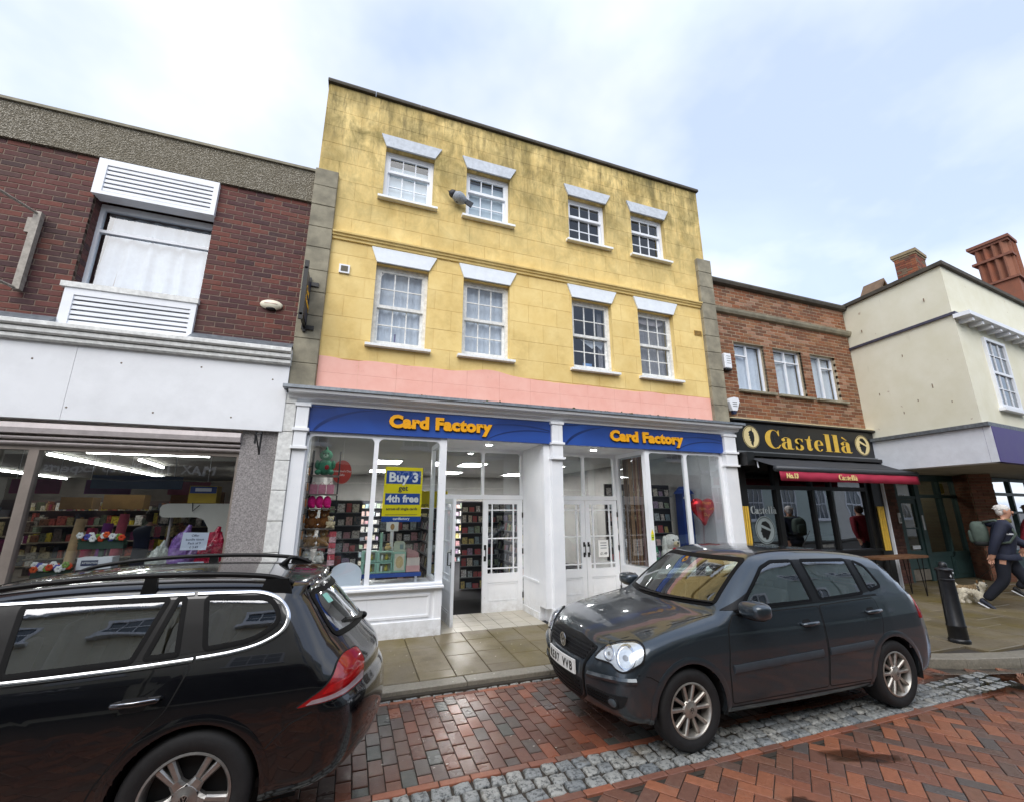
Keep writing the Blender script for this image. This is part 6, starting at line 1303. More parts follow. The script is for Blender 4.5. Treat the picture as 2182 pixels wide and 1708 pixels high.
for k, s_ in enumerate(('Offer', 'bundle tissue', 'Pack of 9', '£ 3.49')): text('lettering', s_, .036, mat('print_navy', '#3a4260', .6), t, (-1.765, 6.5513, 1.42 - k * .045), (R(90), 0, 0), .0003, .0006, 'CENTER')
t = thing('attention_box', (-2.8, 6.85, .78), 'white box with navy label in the left shop window', 'box'); box('carton', -2.97, -2.64, 6.8, 6.98, .78, 1.19, M_WHITE, t); box('navy_label', -2.93, -2.77, 6.796, 6.7995, 1.10, 1.16, mat('label_navy', '#26345a', .5), t); text('lettering', 'ATTENTION', .028, M_PW, t, (-2.92, 6.7955, 1.12), (R(90), 0, 0), .0003, .0004); [box('red_print', -2.93, -2.80, 6.796, 6.7995, 1.03 - k * .035, 1.04 - k * .035, mat('print_red', '#b05a50', .5), t) for k in range(3)]
def flowers(x0, x1, y, z, lb, seed):
    t = thing('flower_garland', ((x0 + x1) / 2, y, z - .1), lb, 'flowers'); rr = random.Random(seed); cs = ['#f0f0ec', '#e05a20', '#5a5ab0', '#f0f0ec', '#f0f0ec', '#7a9a40', '#d8481c']
    for k in range(14):
        X = x0 + (x1 - x0) * (k + .5) / 14; b = MB(); c = (X, y + rr.uniform(-.03, .03), z + rr.uniform(-.02, .03))
        for q in range(6): a = q * 1.05; b.ball((c[0] + .022 * math.cos(a), c[1] - .01, c[2] + .022 * math.sin(a)), (.018, .012, .018), 6, 4)
        b.build('flower', mat('petal' + cs[k % 7], cs[k % 7], .7, .1), t)
    lf = MB(); [lf.ball((rr.uniform(x0, x1), y + .02, z - rr.uniform(.02, .09)), (.04, .01, .02), 6, 4) for k in range(30)]; o = lf.build('leaves', mat('garland_leaf', '#2f4a30', .7, .3, 20), t); o['kind'] = 'stuff'
    box('trough', x0, x1, y + .0, y + .1, z - .14, z - .06, M_GRN_T, t); box('trough_stem', (x0 + x1) / 2 - .02, (x0 + x1) / 2 + .02, y + .03, y + .07, .78, z - .141, M_GRN_T, t) if z - .14 > .8 else None
M_GRN_T = mat('trough_green', '#2e4438', .7)
flowers(-3.02, -2.58, 6.85, 1.42, 'orange and white artificial flowers on a raised trough', 1); flowers(-3.34, -3.0, 6.75, 1.10, 'orange and white artificial flowers low in the window corner', 2)
# shelving with goods
def hcards():
    x = NT('haber_goods'); r = x.n('ShaderNodeAttribute', attribute_name='rnd').outputs['Fac']; cr = x.n('ShaderNodeValToRGB', {0: r}); cr.color_ramp.interpolation = 'CONSTANT'; e = cr.color_ramp.elements
    cs = ['#8a2c3c', '#ac9a6a', '#5a6048', '#d0c090', '#7a2a5c', '#d8c038', '#545c6c', '#9c6a4c', '#c4bcac', '#6c5c54', '#8c9880', '#c05c4c', '#e4e0d8', '#3c3c44']
    while len(e) < len(cs): e.new(.5)
    for i, c in enumerate(cs): e[i].position = i / len(cs); e[i].color = lin(c) + (1,)
    x.col(x.mix(x.math('MULTIPLY', x.ramp(x.noise(30, 3, .6, x.pos()), .48, .6), .6), cr.outputs[0], lin('#2a2624'))); x.p(Roughness=.5); return x.m
M_HAB = hcards()
def goods(x0, x1, y, z0, z1, rows, lb, seed):
    t = thing('goods_shelf', ((x0 + x1) / 2, y, z0), lb, 'shelf'); box('backing', x0, x1, y + .3, y + .34, z0, z1, mat('shelf_back', '#5c4c48', .7), t); rr = random.Random(seed); h = (z1 - z0) / rows; V, F, A = [], [], []
    for r in range(rows):
        zz = z0 + r * h; box('shelf_board', x0, x1, y, y + .2995, zz, zz + .02, mat('shelf_cream', '#a89c88', .6), t); u = x0 + .02
        while u < x1 - .05:
            w_ = rr.uniform(.025, .12); q = rr.uniform(.35, .92) * h; k = len(V); V += boxv(u, u + w_, y + rr.uniform(.02, .08), y + .28, zz + .021, zz + q); F += [tuple(i + k for i in f) for f in BF]; A += [rr.random()] * 6; u += w_ + rr.uniform(.003, .03)
    me = mk('goods', [tuple(Vector(v) - WL[t.name]) for v in V], F); at = me.attributes.new('rnd', 'FLOAT', 'FACE'); at.data.foreach_set('value', A); o = raw('goods', me, M_HAB, t, WL[t.name]); o['kind'] = 'stuff'
goods(-5.1, -3.4, 10.0, .1, 1.72, 6, 'crowded shelf of yarn and packets behind the garland', 1); goods(-3.3, -1.2, 9.2, .1, 1.7, 6, 'shelf of sewing goods behind the giant sewing machine', 2); goods(-8.2, -5.3, 9.6, .1, 1.9, 6, 'shelf of crimson and purple goods at the left of the haberdashery', 3); goods(-11.5, -3, 17.5, .1, 2.0, 6, 'far back shelves of the haberdashery', 4)
for k, (a, b_, c, d_) in enumerate(((-4.8, -4.35, 1.74, 1.95), (-4.2, -3.6, 1.74, 2.0), (-3.0, -2.2, 1.72, 2.05))): t = thing('top_carton', (a, 9.6, c), ('cardboard carton on the left shelf top in the haberdashery', 'wide cardboard carton over the yarn shelf', 'large brown carton above the sewing goods')[k], 'carton'); box('carton', a, b_, 9.4 if k == 2 else 10.02, 9.48 if k == 2 else 10.3, c, d_, mat('cardboard', '#7c6038', .8, .15), t)

# fabric rolls, banners and hanging stock in the haberdashery
for k, (X_, c_, lb) in enumerate(((-3.28, '#8c2440', 'crimson fabric roll leaning at the left of the haberdashery window'), (-3.12, '#6a2a6c', 'purple fabric roll beside the crimson one'), (-3.42, '#b89a70', 'tan fabric roll nearest the window frame'), (-2.96, '#a84a58', 'rose fabric roll leaning behind the flowers'))):
    t = thing('fabric_roll', (X_, 7.5, .1), lb, 'fabric roll'); MB().tube([(X_, 7.5, .1), (X_ + .05, 7.6, 1.5 + .06 * k)], .055, 12).build('cloth', mat('cloth' + c_, c_, .85, .2, 12), t, smooth=True); MB().tube([(X_, 7.499, .1), (X_ + .0505, 7.601, 1.52 + .06 * k)], .018, 8).build('core', mat('cardboard', '#7c6038'), t)
for k, (X_, c_, lb) in enumerate(((-4.6, '#7c3050', 'plum banner hanging over the far shelves'), (-3.7, '#5c2c58', 'purple banner hanging over the yarn shelf'), (-2.6, '#8c4050', 'rose banner hanging above the sewing goods'))):
    t = thing('hanging_banner', (X_, 9.0, 1.95), lb, 'banner'); box('cloth', X_ - .3, X_ + .3, 8.9, 8.905, 1.98, 2.2, mat('banner' + c_, c_, .8, .2, 5), t); [MB().tube([(X_ + s_, 8.902, 2.2), (X_ + s_, 8.902, 2.75)], .003, 4).build('wire', M_WHITE, t) for s_ in (-.25, .25)]
t = thing('greetings_spinner', (-2.5, 8.2, .1), 'wire spinner of packets in the middle of the haberdashery', 'spinner'); MB().tube([(-2.55, 8.2, .1), (-2.55, 8.2, 1.75)], .02, 8).build('pole', M_ALU, t); V, F, A_ = [], [], []; rr = random.Random(9)
for j in range(7):
    for i in range(9):
        a = i * .7 + j * .3; c_ = Vector((-2.55 + .22 * math.cos(a), 8.2 + .22 * math.sin(a), .4 + j * .19)); u = Vector((-math.sin(a), math.cos(a), 0)) * .05; k = len(V); V += [tuple(c_ - u - WL[t.name]), tuple(c_ + u - WL[t.name]), tuple(c_ + u + Vector((0, 0, .15)) - WL[t.name]), tuple(c_ - u + Vector((0, 0, .15)) - WL[t.name])]; F.append((k, k + 1, k + 2, k + 3)); A_.append(rr.random())
me = mk('packets', V, F); at = me.attributes.new('rnd', 'FLOAT', 'FACE'); at.data.foreach_set('value', A_); o = raw('packets', me, M_HAB, t, WL[t.name]); o['kind'] = 'stuff'
# ================================================================= cars
def catmull(pts, n=8, closed=True):
    P = np.array(pts, float); N_ = len(P); out = []
    for i in range(N_ if closed else N_ - 1):
        p0, p1, p2, p3 = (P[(i - 1) % N_], P[i], P[(i + 1) % N_], P[(i + 2) % N_]) if closed else (P[max(i - 1, 0)], P[i], P[i + 1], P[min(i + 2, N_ - 1)])
        d0, d1, d2 = (max(np.linalg.norm(b - a), 1e-6) ** .5 for a, b in ((p0, p1), (p1, p2), (p2, p3)))
        m1 = (p2 - p1) + d1 * ((p1 - p0) / d0 - (p2 - p0) / (d0 + d1)); m2 = (p2 - p1) + d1 * ((p3 - p2) / d2 - (p3 - p1) / (d1 + d2))
        for k in range(n):
            t = k / n; out.append((2*t**3 - 3*t*t + 1) * p1 + (t**3 - 2*t*t + t) * m1 + (-2*t**3 + 3*t*t) * p2 + (t**3 - t*t) * m2)
    if not closed: out.append(P[-1])
    return np.array(out)
def roundpoly(pts, r=.03, step=.03):
    """polygon with rounded corners, resampled"""
    P = [np.array(p[:2], float) for p in pts]; n = len(P); out = []
    for i in range(n):
        a, b, c = P[i - 1], P[i], P[(i + 1) % n]; rr = pts[i][2] if len(pts[i]) > 2 else r
        u, v = a - b, c - b; lu, lv = np.linalg.norm(u), np.linalg.norm(v); q = min(rr, lu * .45, lv * .45); s, e = b + u / lu * q, b + v / lv * q
        for k in range(7): t = k / 6; out.append((1 - t) ** 2 * s + 2 * t * (1 - t) * b + t * t * e)
    O = []
    for i in range(len(out)):
        a, b = out[i], out[(i + 1) % len(out)]; m = max(1, int(np.linalg.norm(b - a) / step))
        O += [a + (b - a) * k / m for k in range(m) if np.linalg.norm(b - a) > 1e-6 or k == 0]
    return np.array(O)
def inset(O, d):
    n = len(O); t = np.roll(O, -1, 0) - np.roll(O, 1, 0); t /= np.maximum(np.linalg.norm(t, axis=1, keepdims=True), 1e-9); nr = np.stack([-t[:, 1], t[:, 0]], 1)
    area = .5 * np.sum(O[:, 0] * np.roll(O[:, 1], -1) - np.roll(O[:, 0], -1) * O[:, 1]); return O + nr * d * (1 if area > 0 else -1)
def inpoly(px, pz, O):
    r = np.zeros(px.shape, bool); j = len(O) - 1
    for i in range(len(O)):
        c = ((O[i, 1] > pz) != (O[j, 1] > pz)) & (px < (O[j, 0] - O[i, 0]) * (pz - O[i, 1]) / (O[j, 1] - O[i, 1] + 1e-12) + O[i, 0]); r ^= c; j = i
    return r
class Car:
    def __init__(s, name, label, prof, Wpts, Tpts, cf, cr, L_, org, sc, kz=.06, k=.10, rot=0):
        s.poly = catmull(prof, 7); s.L = L_; s.cf, s.cr, s.kz, s.k = cf, cr, kz, k; s.W = np.array(Wpts); s.T = np.array(Tpts); s.sc = sc
        s.root = thing(name, org, label, 'car', None); s.root.rotation_euler = (0, 0, rot); s.root.scale = (sc, sc, sc); WL[s.root.name] = Vector((0, 0, 0))
        # distance grid
        s.gx = np.arange(-.5, L_ + .5, .0125); s.gz = np.arange(-.2, 1.9, .0125); GX, GZ = np.meshgrid(s.gx, s.gz, indexing='ij'); s.G = s.sdf_exact(GX.ravel(), GZ.ravel()).reshape(GX.shape)
    def sdf_exact(s, x, z):
        A = s.poly; B = np.roll(A, -1, 0); best = np.full(x.shape, 1e9)
        for a, b in zip(A, B):
            e = b - a; l = e @ e
            if l < 1e-12: continue
            t = np.clip(((x - a[0]) * e[0] + (z - a[1]) * e[1]) / l, 0, 1); best = np.minimum(best, (x - a[0] - t * e[0]) ** 2 + (z - a[1] - t * e[1]) ** 2)
        return np.sqrt(best) * np.where(inpoly(x, z, A), -1, 1)
    def sdf(s, x, z):
        u = np.clip((x - s.gx[0]) / .0125, 1, len(s.gx) - 3); v = np.clip((z - s.gz[0]) / .0125, 1, len(s.gz) - 3); i, j = u.astype(int), v.astype(int); a, b = u - i, v - j
        def cub(t): return [((-t + 2) * t - 1) * t / 2, ((3 * t - 5) * t * t + 2) / 2, ((-3 * t + 4) * t + 1) * t / 2, (t - 1) * t * t / 2]
        ca, cb = cub(a), cub(b); r = 0
        for p in range(4):
            q = 0
            for m in range(4): q = q + cb[m] * s.G[i + p - 1, j + m - 1]
            r = r + ca[p] * q
        return r
    def f(s, x, y, z):
        t = x / s.L; wf = np.clip((.62 - t) / .35, 0, 1); wr = np.clip((t - .5) / .4, 0, 1); y2 = y * y
        xe = x - s.cf * (.76 + .24 * np.clip((x - .45) / .5, 0, 1)) * y2 * wf + s.cr * y2 * wr; ze = z + s.kz * y2 * np.clip((z - .5) / .4, 0, 1)
        d1 = s.sdf(xe, ze); w_ = np.interp(x, s.W[:, 0], s.W[:, 1]) + np.interp(z, s.T[:, 0], s.T[:, 1]); d2 = np.abs(y) - w_
        h = np.maximum(s.k - np.abs(d1 - d2), 0) / s.k; return np.maximum(d1, d2) + h * h * s.k * .25
    def cast(s, O, D, t0, t1, it=26):
        """bisect: t0 inside, t1 outside"""
        a = np.full(len(O), t0, float) if np.isscalar(t0) else t0.copy(); b = np.full(len(O), t1, float) if np.isscalar(t1) else t1.copy()
        for _ in range(it):
            m = (a + b) / 2; P = O + D * m[:, None]; o = s.f(P[:, 0], P[:, 1], P[:, 2]) > 0; b = np.where(o, m, b); a = np.where(o, a, m)
        return O + D * a[:, None]
    def grad(s, P):
        e = .006; g = np.stack([s.f(*(P + d).T) - s.f(*(P - d).T) for d in np.eye(3) * e], 1); return g / np.maximum(np.linalg.norm(g, axis=1, keepdims=True), 1e-9)
    # projections: 2D outline -> surface
    def side(s, sg=-1):
        def p(O): n = len(O); A = np.stack([O[:, 0], np.zeros(n), O[:, 1]], 1); return s.cast(A, np.tile([0, sg, 0], (n, 1)).astype(float), 0., 1.3)
        return p
    def front(s, xi=.9):
        def p(O): n = len(O); A = np.stack([np.full(n, xi), O[:, 0], O[:, 1]], 1); return s.cast(A, np.tile([-1., 0, 0], (n, 1)), 0., 2.5)
        return p
    def rear(s, xi):
        def p(O): n = len(O); A = np.stack([np.full(n, xi), O[:, 0], O[:, 1]], 1); return s.cast(A, np.tile([1., 0, 0], (n, 1)), 0., 2.5)
        return p
    def top(s, zi=.7):
        def p(O): n = len(O); A = np.stack([O[:, 0], O[:, 1], np.full(n, zi)], 1); return s.cast(A, np.tile([0, 0, 1.], (n, 1)), 0., 1.5)
        return p
    def diag(s, ang, x0, sg=-1):
        """ang: inward horizontal direction angle (deg) for the near side; 2D coords (u,z)"""
        dx, dy = math.cos(R(ang)), math.sin(R(ang))
        def p(O):
            n = len(O); U = np.array([dy, -dx]) if dx > 0 else np.array([dy, -dx]); c = np.outer(O[:, 0], U); A = np.stack([c[:, 0], c[:, 1], O[:, 1]], 1)
            # start inside: move along +dir until the x0 plane
            t = (x0 - A[:, 0]) / dx; A = A + np.stack([dx * t, dy * t, 0 * t], 1); P = s.cast(A, np.tile([-dx, -dy, 0], (n, 1)), 0., 2.5)
            if sg > 0: P[:, 1] *= -1
            return P
        return p
    def _obj(s, name, V, F, m, par=None, smooth=True, auto=None):
        me = fixn(mk(name, V, F)) if len(F) < 60000 else mk(name, V, F); o = raw(name, me, m, None, (0, 0, 0), smooth=smooth); o.parent = par or s.root; o.location = (0, 0, 0); WL[o.name] = Vector((0, 0, 0))
        if auto: sharp(me, auto)
        return o
    def panel(s, name, O, proj, off, m, par=None, thick=.012, rings=(1, .965, .86, .7, .52, .34, .17), ctr=None, flip=False, dome=0):
        c = np.array(ctr) if ctr is not None else O.mean(0); n = len(O); R2 = [c + (O - c) * r for r in rings] + [c[None, :]]; P = proj(np.concatenate(R2)); G = s.grad(P)
        of = np.concatenate([np.full(n, off + dome * (1 - r * r)) for r in rings] + [np.array([off + dome])]); V = P + G * of[:, None]
        F = [(k * n + i, k * n + (i + 1) % n, (k + 1) * n + (i + 1) % n, (k + 1) * n + i) for k in range(len(rings) - 1) for i in range(n)] + [((len(rings) - 1) * n + i, (len(rings) - 1) * n + (i + 1) % n, len(rings) * n) for i in range(n)]
        if thick: b = len(V); V = np.concatenate([V, P[:n] + G[:n] * (off - thick)]); F += [(i, b + i, b + (i + 1) % n, (i + 1) % n) for i in range(n)]
        return s._obj(name, V, F, m, par, True, 40)
    def ring(s, name, O, w0, w1, proj, off, m, par=None, thick=.01, drop=0):
        """band between inset(w0) and inset(w1); drop lowers the inner edge"""
        n = len(O); A, B = inset(O, w0), inset(O, w1); P = proj(np.concatenate([A, (A + B) / 2, B])); G = s.grad(P)
        V = np.concatenate([P[:n] + G[:n] * (off - thick), P[:n] + G[:n] * off, P[n:2*n] + G[n:2*n] * (off + .001), P[2*n:] + G[2*n:] * (off - drop), P[2*n:] + G[2*n:] * (off - drop - thick)])
        F = [(k * n + i, k * n + (i + 1) % n, (k + 1) * n + (i + 1) % n, (k + 1) * n + i) for k in range(4) for i in range(n)]; return s._obj(name, V, F, m, par, True, 40)
    def strip(s, name, path, wd, off, proj, m, par=None, h=None):
        """ribbon along a 2D path"""
        Q = np.array(path, float); P = proj(Q); G = s.grad(P); n = len(P); T = np.gradient(P, axis=0); T /= np.maximum(np.linalg.norm(T, axis=1, keepdims=True), 1e-9); Sd = np.cross(T, G); h_ = off if h is None else h
        V = np.concatenate([P + Sd * wd / 2 - G * .004, P + Sd * wd / 2 + G * off, P + G * h_, P - Sd * wd / 2 + G * off, P - Sd * wd / 2 - G * .004])
        F = [(k * n + i, k * n + i + 1, (k + 1) * n + i + 1, (k + 1) * n + i) for k in range(4) for i in range(n - 1)]; F += [(0, n, 2 * n, 3 * n, 4 * n), (n - 1, 2 * n - 1, 3 * n - 1, 4 * n - 1, 5 * n - 1)]; return s._obj(name, V, F, m, par, True, 50)
    def shell(s, holes, m, arches, dxs=.017, nth=136):
        """body skin sampled round a spine, with openings cut away"""
        a, b, zs_ = .42, s.L - .42, .60; xs = np.arange(a, b + 1e-6, dxs); nf = 16; st = []
        for k in range(nf, 0, -1): st.append((a, math.pi / 2 * k / nf, -1))
        st += [(x, 0., 0) for x in xs]
        for k in range(1, nf + 1): st.append((b, math.pi / 2 * k / nf, 1))
        th = np.linspace(-math.pi / 2, math.pi / 2, nth); O, D = [], []
        for x, ph, sg in st:
            for t in th: O.append((x, 0, zs_)); D.append((sg * math.sin(ph), -math.cos(ph) * math.cos(t), math.cos(ph) * math.sin(t)))
        P = s.cast(np.array(O), np.array(D), 0., 3.0, 30); n = nth; m_ = len(st); F = []
        idx = lambda i, j: i * n + j
        for i in range(m_ - 1):
            for j in range(n - 1): F.append((idx(i, j), idx(i + 1, j), idx(i + 1, j + 1), idx(i, j + 1)))
        F = np.array(F); C_ = P[F].mean(1); keep = np.ones(len(F), bool)
        for h in holes: keep &= ~h(C_)
        for hx, hz, hr in arches: keep &= ~(((C_[:, 0] - hx) ** 2 + (C_[:, 2] - hz) ** 2 < hr * hr) & (np.abs(C_[:, 1]) > .45))
        F = F[keep]; Pm = P * np.array([1, -1, 1]); k = len(P); V = np.concatenate([P, Pm]); FF = [tuple(f) for f in F] + [tuple(reversed([i + k for i in f])) for f in F]
        me = mk('body', V, FF); bm = bmesh.new(); bm.from_mesh(me); bmesh.ops.remove_doubles(bm, verts=bm.verts, dist=.0008); bmesh.ops.delete(bm, geom=[v for v in bm.verts if not v.link_faces], context='VERTS'); bmesh.ops.recalc_face_normals(bm, faces=bm.faces); bm.to_mesh(me); bm.free()
        o = raw('body', me, m, None, smooth=True); o.parent = s.root; o.location = (0, 0, 0); WL[o.name] = Vector((0, 0, 0)); s.body = o; return o
    def mb(s, b, name, m, par=None, smooth=False, auto=None):
        o = b.build(name, m, None, smooth=smooth, origin=(0, 0, 0), auto=auto); o.parent = par or s.root; o.location = (0, 0, 0); WL[o.name] = Vector((0, 0, 0)); return o
    def arch(s, hx, hz, r, sg, mp, md):
        """arch lip and dark wheel house"""
        proj = s.side(sg); an = np.linspace(R(-12), R(192), 44); n = len(an)
        ro, ri = r + .045, r - .004; Pm = []
        for rad, off in ((ro, -.003), (ro, .003), (r + .02, .009), (ri, .007), (ri, -.03)):
            Q = np.stack([hx + rad * np.cos(an), np.maximum(hz + rad * np.sin(an), .17)], 1); P = proj(Q); G = s.grad(P); Pm.append(P + G * off)
        V = np.concatenate(Pm); F = [(k * n + i, k * n + i + 1, (k + 1) * n + i + 1, (k + 1) * n + i) for k in range(4) for i in range(n - 1)]; s._obj('arch_lip', V, F, mp, None, True, 50)
        y = proj(np.array([[hx, hz + r]]))[0][1]; b = MB(); vs = []; m = len(an)
        for yy in (y - sg * .006, sg * .42): vs += [(hx + r * math.cos(a), yy, max(hz + r * math.sin(a), .14)) for a in an]
        fs = [(i, i + 1, m + i + 1, m + i) for i in range(m - 1)]; fs.append(tuple(range(m, 2 * m))); b.add(vs, fs); s.mb(b, 'wheel_house', md)
    def wheel(s, hx, hz, r, rr, wd, sg, style, yo, mt, mr, mdk):
        w_ = bpy.data.objects.new('wheel', None); COL.objects.link(w_); w_.parent = s.root; w_.location = (hx, yo, hz); w_.empty_display_size = .1; WL[w_.name] = Vector((0, 0, 0)); g = sg
        tp = [(rr - .004, .0), (rr + .012, .006), (rr + .03, .013), (r - .035, .014), (r - .012, .002), (r - .002, -.018), (r, -.045), (r, -wd + .045), (r - .012, -wd), (rr, -wd)]
        def put(b, n_, m, par, sm=None, auto=None): o = b.build(n_, m, None, smooth=bool(sm), origin=(0, 0, 0), auto=auto); o.parent = par; o.location = (0, 0, 0); WL[o.name] = Vector((0, 0, 0)); return o
        ty = put(MB().lathe([(a, g * b) for a, b in tp], (0, 0, 0), 56, 'y'), 'tyre', mt, w_, True, 50)
        rm = MB().lathe([(rr - .002, g * .004), (rr - .014, g * .008), (rr - .022, g * -.004), (rr - .03, g * -.05), (rr - .035, g * -wd * .8)], (0, 0, 0), 56, 'y'); ri = put(rm, 'rim', mr, w_, True, 50)
        put(MB().lathe([(0, g * -.075), (rr - .03, g * -.08)], (0, 0, 0), 40, 'y'), 'brake_disc', mdk, w_)
        sp = MB()
        def spoke(a, w0, w1, r0, r1, bend=0):
            c, q = math.cos(a), math.sin(a); pr = []
            for rad, ww, d in ((r0, w0, -.012), ((r0 + r1) / 2, (w0 + w1) / 2 * .92, -.006), (r1, w1, -.002)):
                o_ = bend * (rad - r0); pr.append([(rad * c - (o_ + e * ww) * q, rad * q + (o_ + e * ww) * c, d - (0 if abs(e) < .9 else .010)) for e in (-1, -.55, .55, 1)])
            vs = []
            for row in pr: vs += [(x_, g * d, z_) for x_, z_, d in row] + [(row[3][0], g * (row[3][2] - .03), row[3][1]), (row[0][0], g * (row[0][2] - .03), row[0][1])]
            fs = [(k * 6 + i, k * 6 + (i + 1) % 6, (k + 1) * 6 + (i + 1) % 6, (k + 1) * 6 + i) for k in range(2) for i in range(6)] + [tuple(range(6)), tuple(range(17, 11, -1))]; sp.add(vs, fs)
        for k in range(5):
            a = 2 * math.pi * k / 5 + math.pi / 2 + style[1]
            if style[0] == 'twin':
                for e in (-1, 1): spoke(a + e * .115, .017, .021, .062, rr - .012, e * .055)
                spoke(a, .045, .03, .045, .10)
            else:
                for e in (-1, 1): spoke(a + e * .30, .013, .016, .05, rr - .012, -e * .03)
        so = put(sp, 'spokes', mr, w_, False); so['kind'] = 'stuff'
        hb_ = MB().lathe([(0, g * .004), (.024, g * .004), (.03, g * 0), (.06, g * -.006), (.07, g * -.02)], (0, 0, 0), 28, 'y'); ho = put(hb_, 'hub', mr, w_, True, 40)
        for k in range(5): a = 2 * math.pi * (k + .5) / 5 + math.pi / 2 + style[1]; put(MB().lathe([(0, g * .002), (.009, g * .002), (.010, g * -.02)], (.056 * math.cos(a), g * -.008, .056 * math.sin(a)), 8, 'y'), 'lug_nut', mdk, w_)
        badge(0, g * .006, 0, .024, 'y', g, put, w_, mr, mdk)
        return w_
def badge(cx, cy, cz, r, ax, g, put, par, mr, mdk):
    """round car badge: ring with a V above a W"""
    T = (lambda u, v, d: (cx + u, cy + g * d, cz + v)) if ax == 'y' else (lambda u, v, d: (cx + g * d, cy + u, cz + v))
    n = 28; b = MB(); vs = []; fs = []
    for k in range(n):
        a = 2 * math.pi * k / n
        for rad, d in ((r, 0), (r, .003), (r * .86, .003), (r * .86, 0)): vs.append(T(rad * math.cos(a), rad * math.sin(a), d))
    for k in range(n):
        for q in range(4): fs.append((k * 4 + q, ((k + 1) % n) * 4 + q, ((k + 1) % n) * 4 + (q + 1) % 4, k * 4 + (q + 1) % 4))
    b.add(vs, fs)
    def bar(p, q, w_):
        d = Vector((q[0] - p[0], q[1] - p[1])); nn = Vector((-d.y, d.x)).normalized() * w_ * r; P_ = [(p[0] * r + nn.x, p[1] * r + nn.y), (p[0] * r - nn.x, p[1] * r - nn.y), (q[0] * r - nn.x, q[1] * r - nn.y), (q[0] * r + nn.x, q[1] * r + nn.y)]
        b.add([T(u, v, d_) for d_ in (0, .0025) for u, v in P_], [(0, 1, 2, 3), (4, 5, 6, 7), (0, 1, 5, 4), (1, 2, 6, 5), (2, 3, 7, 6), (3, 0, 4, 7)])
    for p, q in (((-.36, .82), (-.02, .10)), ((.36, .82), (.02, .10)), ((-.78, .42), (-.36, -.78)), ((-.36, -.78), (0, -.08)), ((0, -.08), (.36, -.78)), ((.36, -.78), (.78, .42))): bar(p, q, .085)
    bb = MB(); bb.add([T(r * .9 * math.cos(2 * math.pi * k / n), r * .9 * math.sin(2 * math.pi * k / n), .0006) for k in range(n)], [tuple(range(n))]); o2 = put(bb, 'badge_disc', mdk, par); o = put(b, 'badge', mr, par, False); o['kind'] = 'stuff'
def paint(name, c, metal, rough, coat=1, dirt=.35):
    x = NT(name); P = x.obj(); f = x.noise(900, 2, .5, P); fl = x.ramp(f, .35, .75, tuple(v * .7 for v in lin(c)), tuple(min(1, v * 1.35) for v in lin(c)))
    sx = x.n('ShaderNodeSeparateXYZ', {0: P}); low = x.n('ShaderNodeMapRange', {0: sx.outputs[2], 1: .22, 2: .62, 3: 1, 4: 0}).outputs[0]; dn = x.ramp(x.noise(9, 5, .65, P), .35, .7)
    k = x.math('MULTIPLY', x.math('MULTIPLY', low, dn), dirt); x.col(x.mix(k, fl, lin('#57524a'))); x.p(Metallic=metal, Roughness=x.math('ADD', x.math('MULTIPLY', k, .4), rough), Coat_Weight=coat, Coat_Roughness=x.math('ADD', x.math('MULTIPLY', k, .6), .02), Coat_IOR=1.55); return x.m
M_TYRE = mat('tyre_rubber', '#1d1d1e', .75, .3, 30, bump=.3, bscale=80); M_ALLOY = mat('alloy_rim', '#b4b0a8', .36, .2, 30, metal=.75, dirt=.35); M_ALLOY2 = mat('alloy_rim_clean', '#a8a6a2', .33, .12, 30, metal=.8, dirt=.25)
M_DKM = mat('dark_cavity', '#0e0e10', .7, .3, 8); M_TRIM = mat('black_plastic_trim', '#0b0b0c', .4, .2, 30, spec=.28); M_CHR = mat('chrome_strip', '#d8dade', .12, .03, metal=1); M_SEAL = mat('rubber_seal', '#060607', .55, spec=.15)
M_CARG = glass('car_glass', (.72, .80, .76), 2.3, .0, 1.5); M_SEAT = mat('seat_cloth', '#3a3a40', .9, .2, 40); M_DASH = mat('dashboard', '#2a2a2d', .7, .2, 20); M_BEIGE = mat('cabin_beige', '#8a826e', .85, .1, 9)
M_GAP = mat('shut_line', '#050506', .8)
def lens(name, c, tr=.5):
    x = NT(name); x.col(lin(c)); x.p(Roughness=.06, Transmission_Weight=tr, IOR=1.45, Coat_Weight=.6); x.bump(x.noise(70, 1, .5, x.obj()), .10, .003); return x.m
M_REDL = mat('tail_lens_red', '#93090f', .12, .15, 30, coat=1); M_REDD = mat('tail_lens_dark_red', '#7c070c', .12, .15, 30, coat=1); M_CLRL = mat('tail_lens_clear', '#a08c90', .15, .15, 40, coat=1); M_HEAD = glass('headlamp_cover', (.93, .95, .97), .9); M_REFL = mat('lamp_reflector', '#e6eaec', .2, .08, 30, metal=.35)
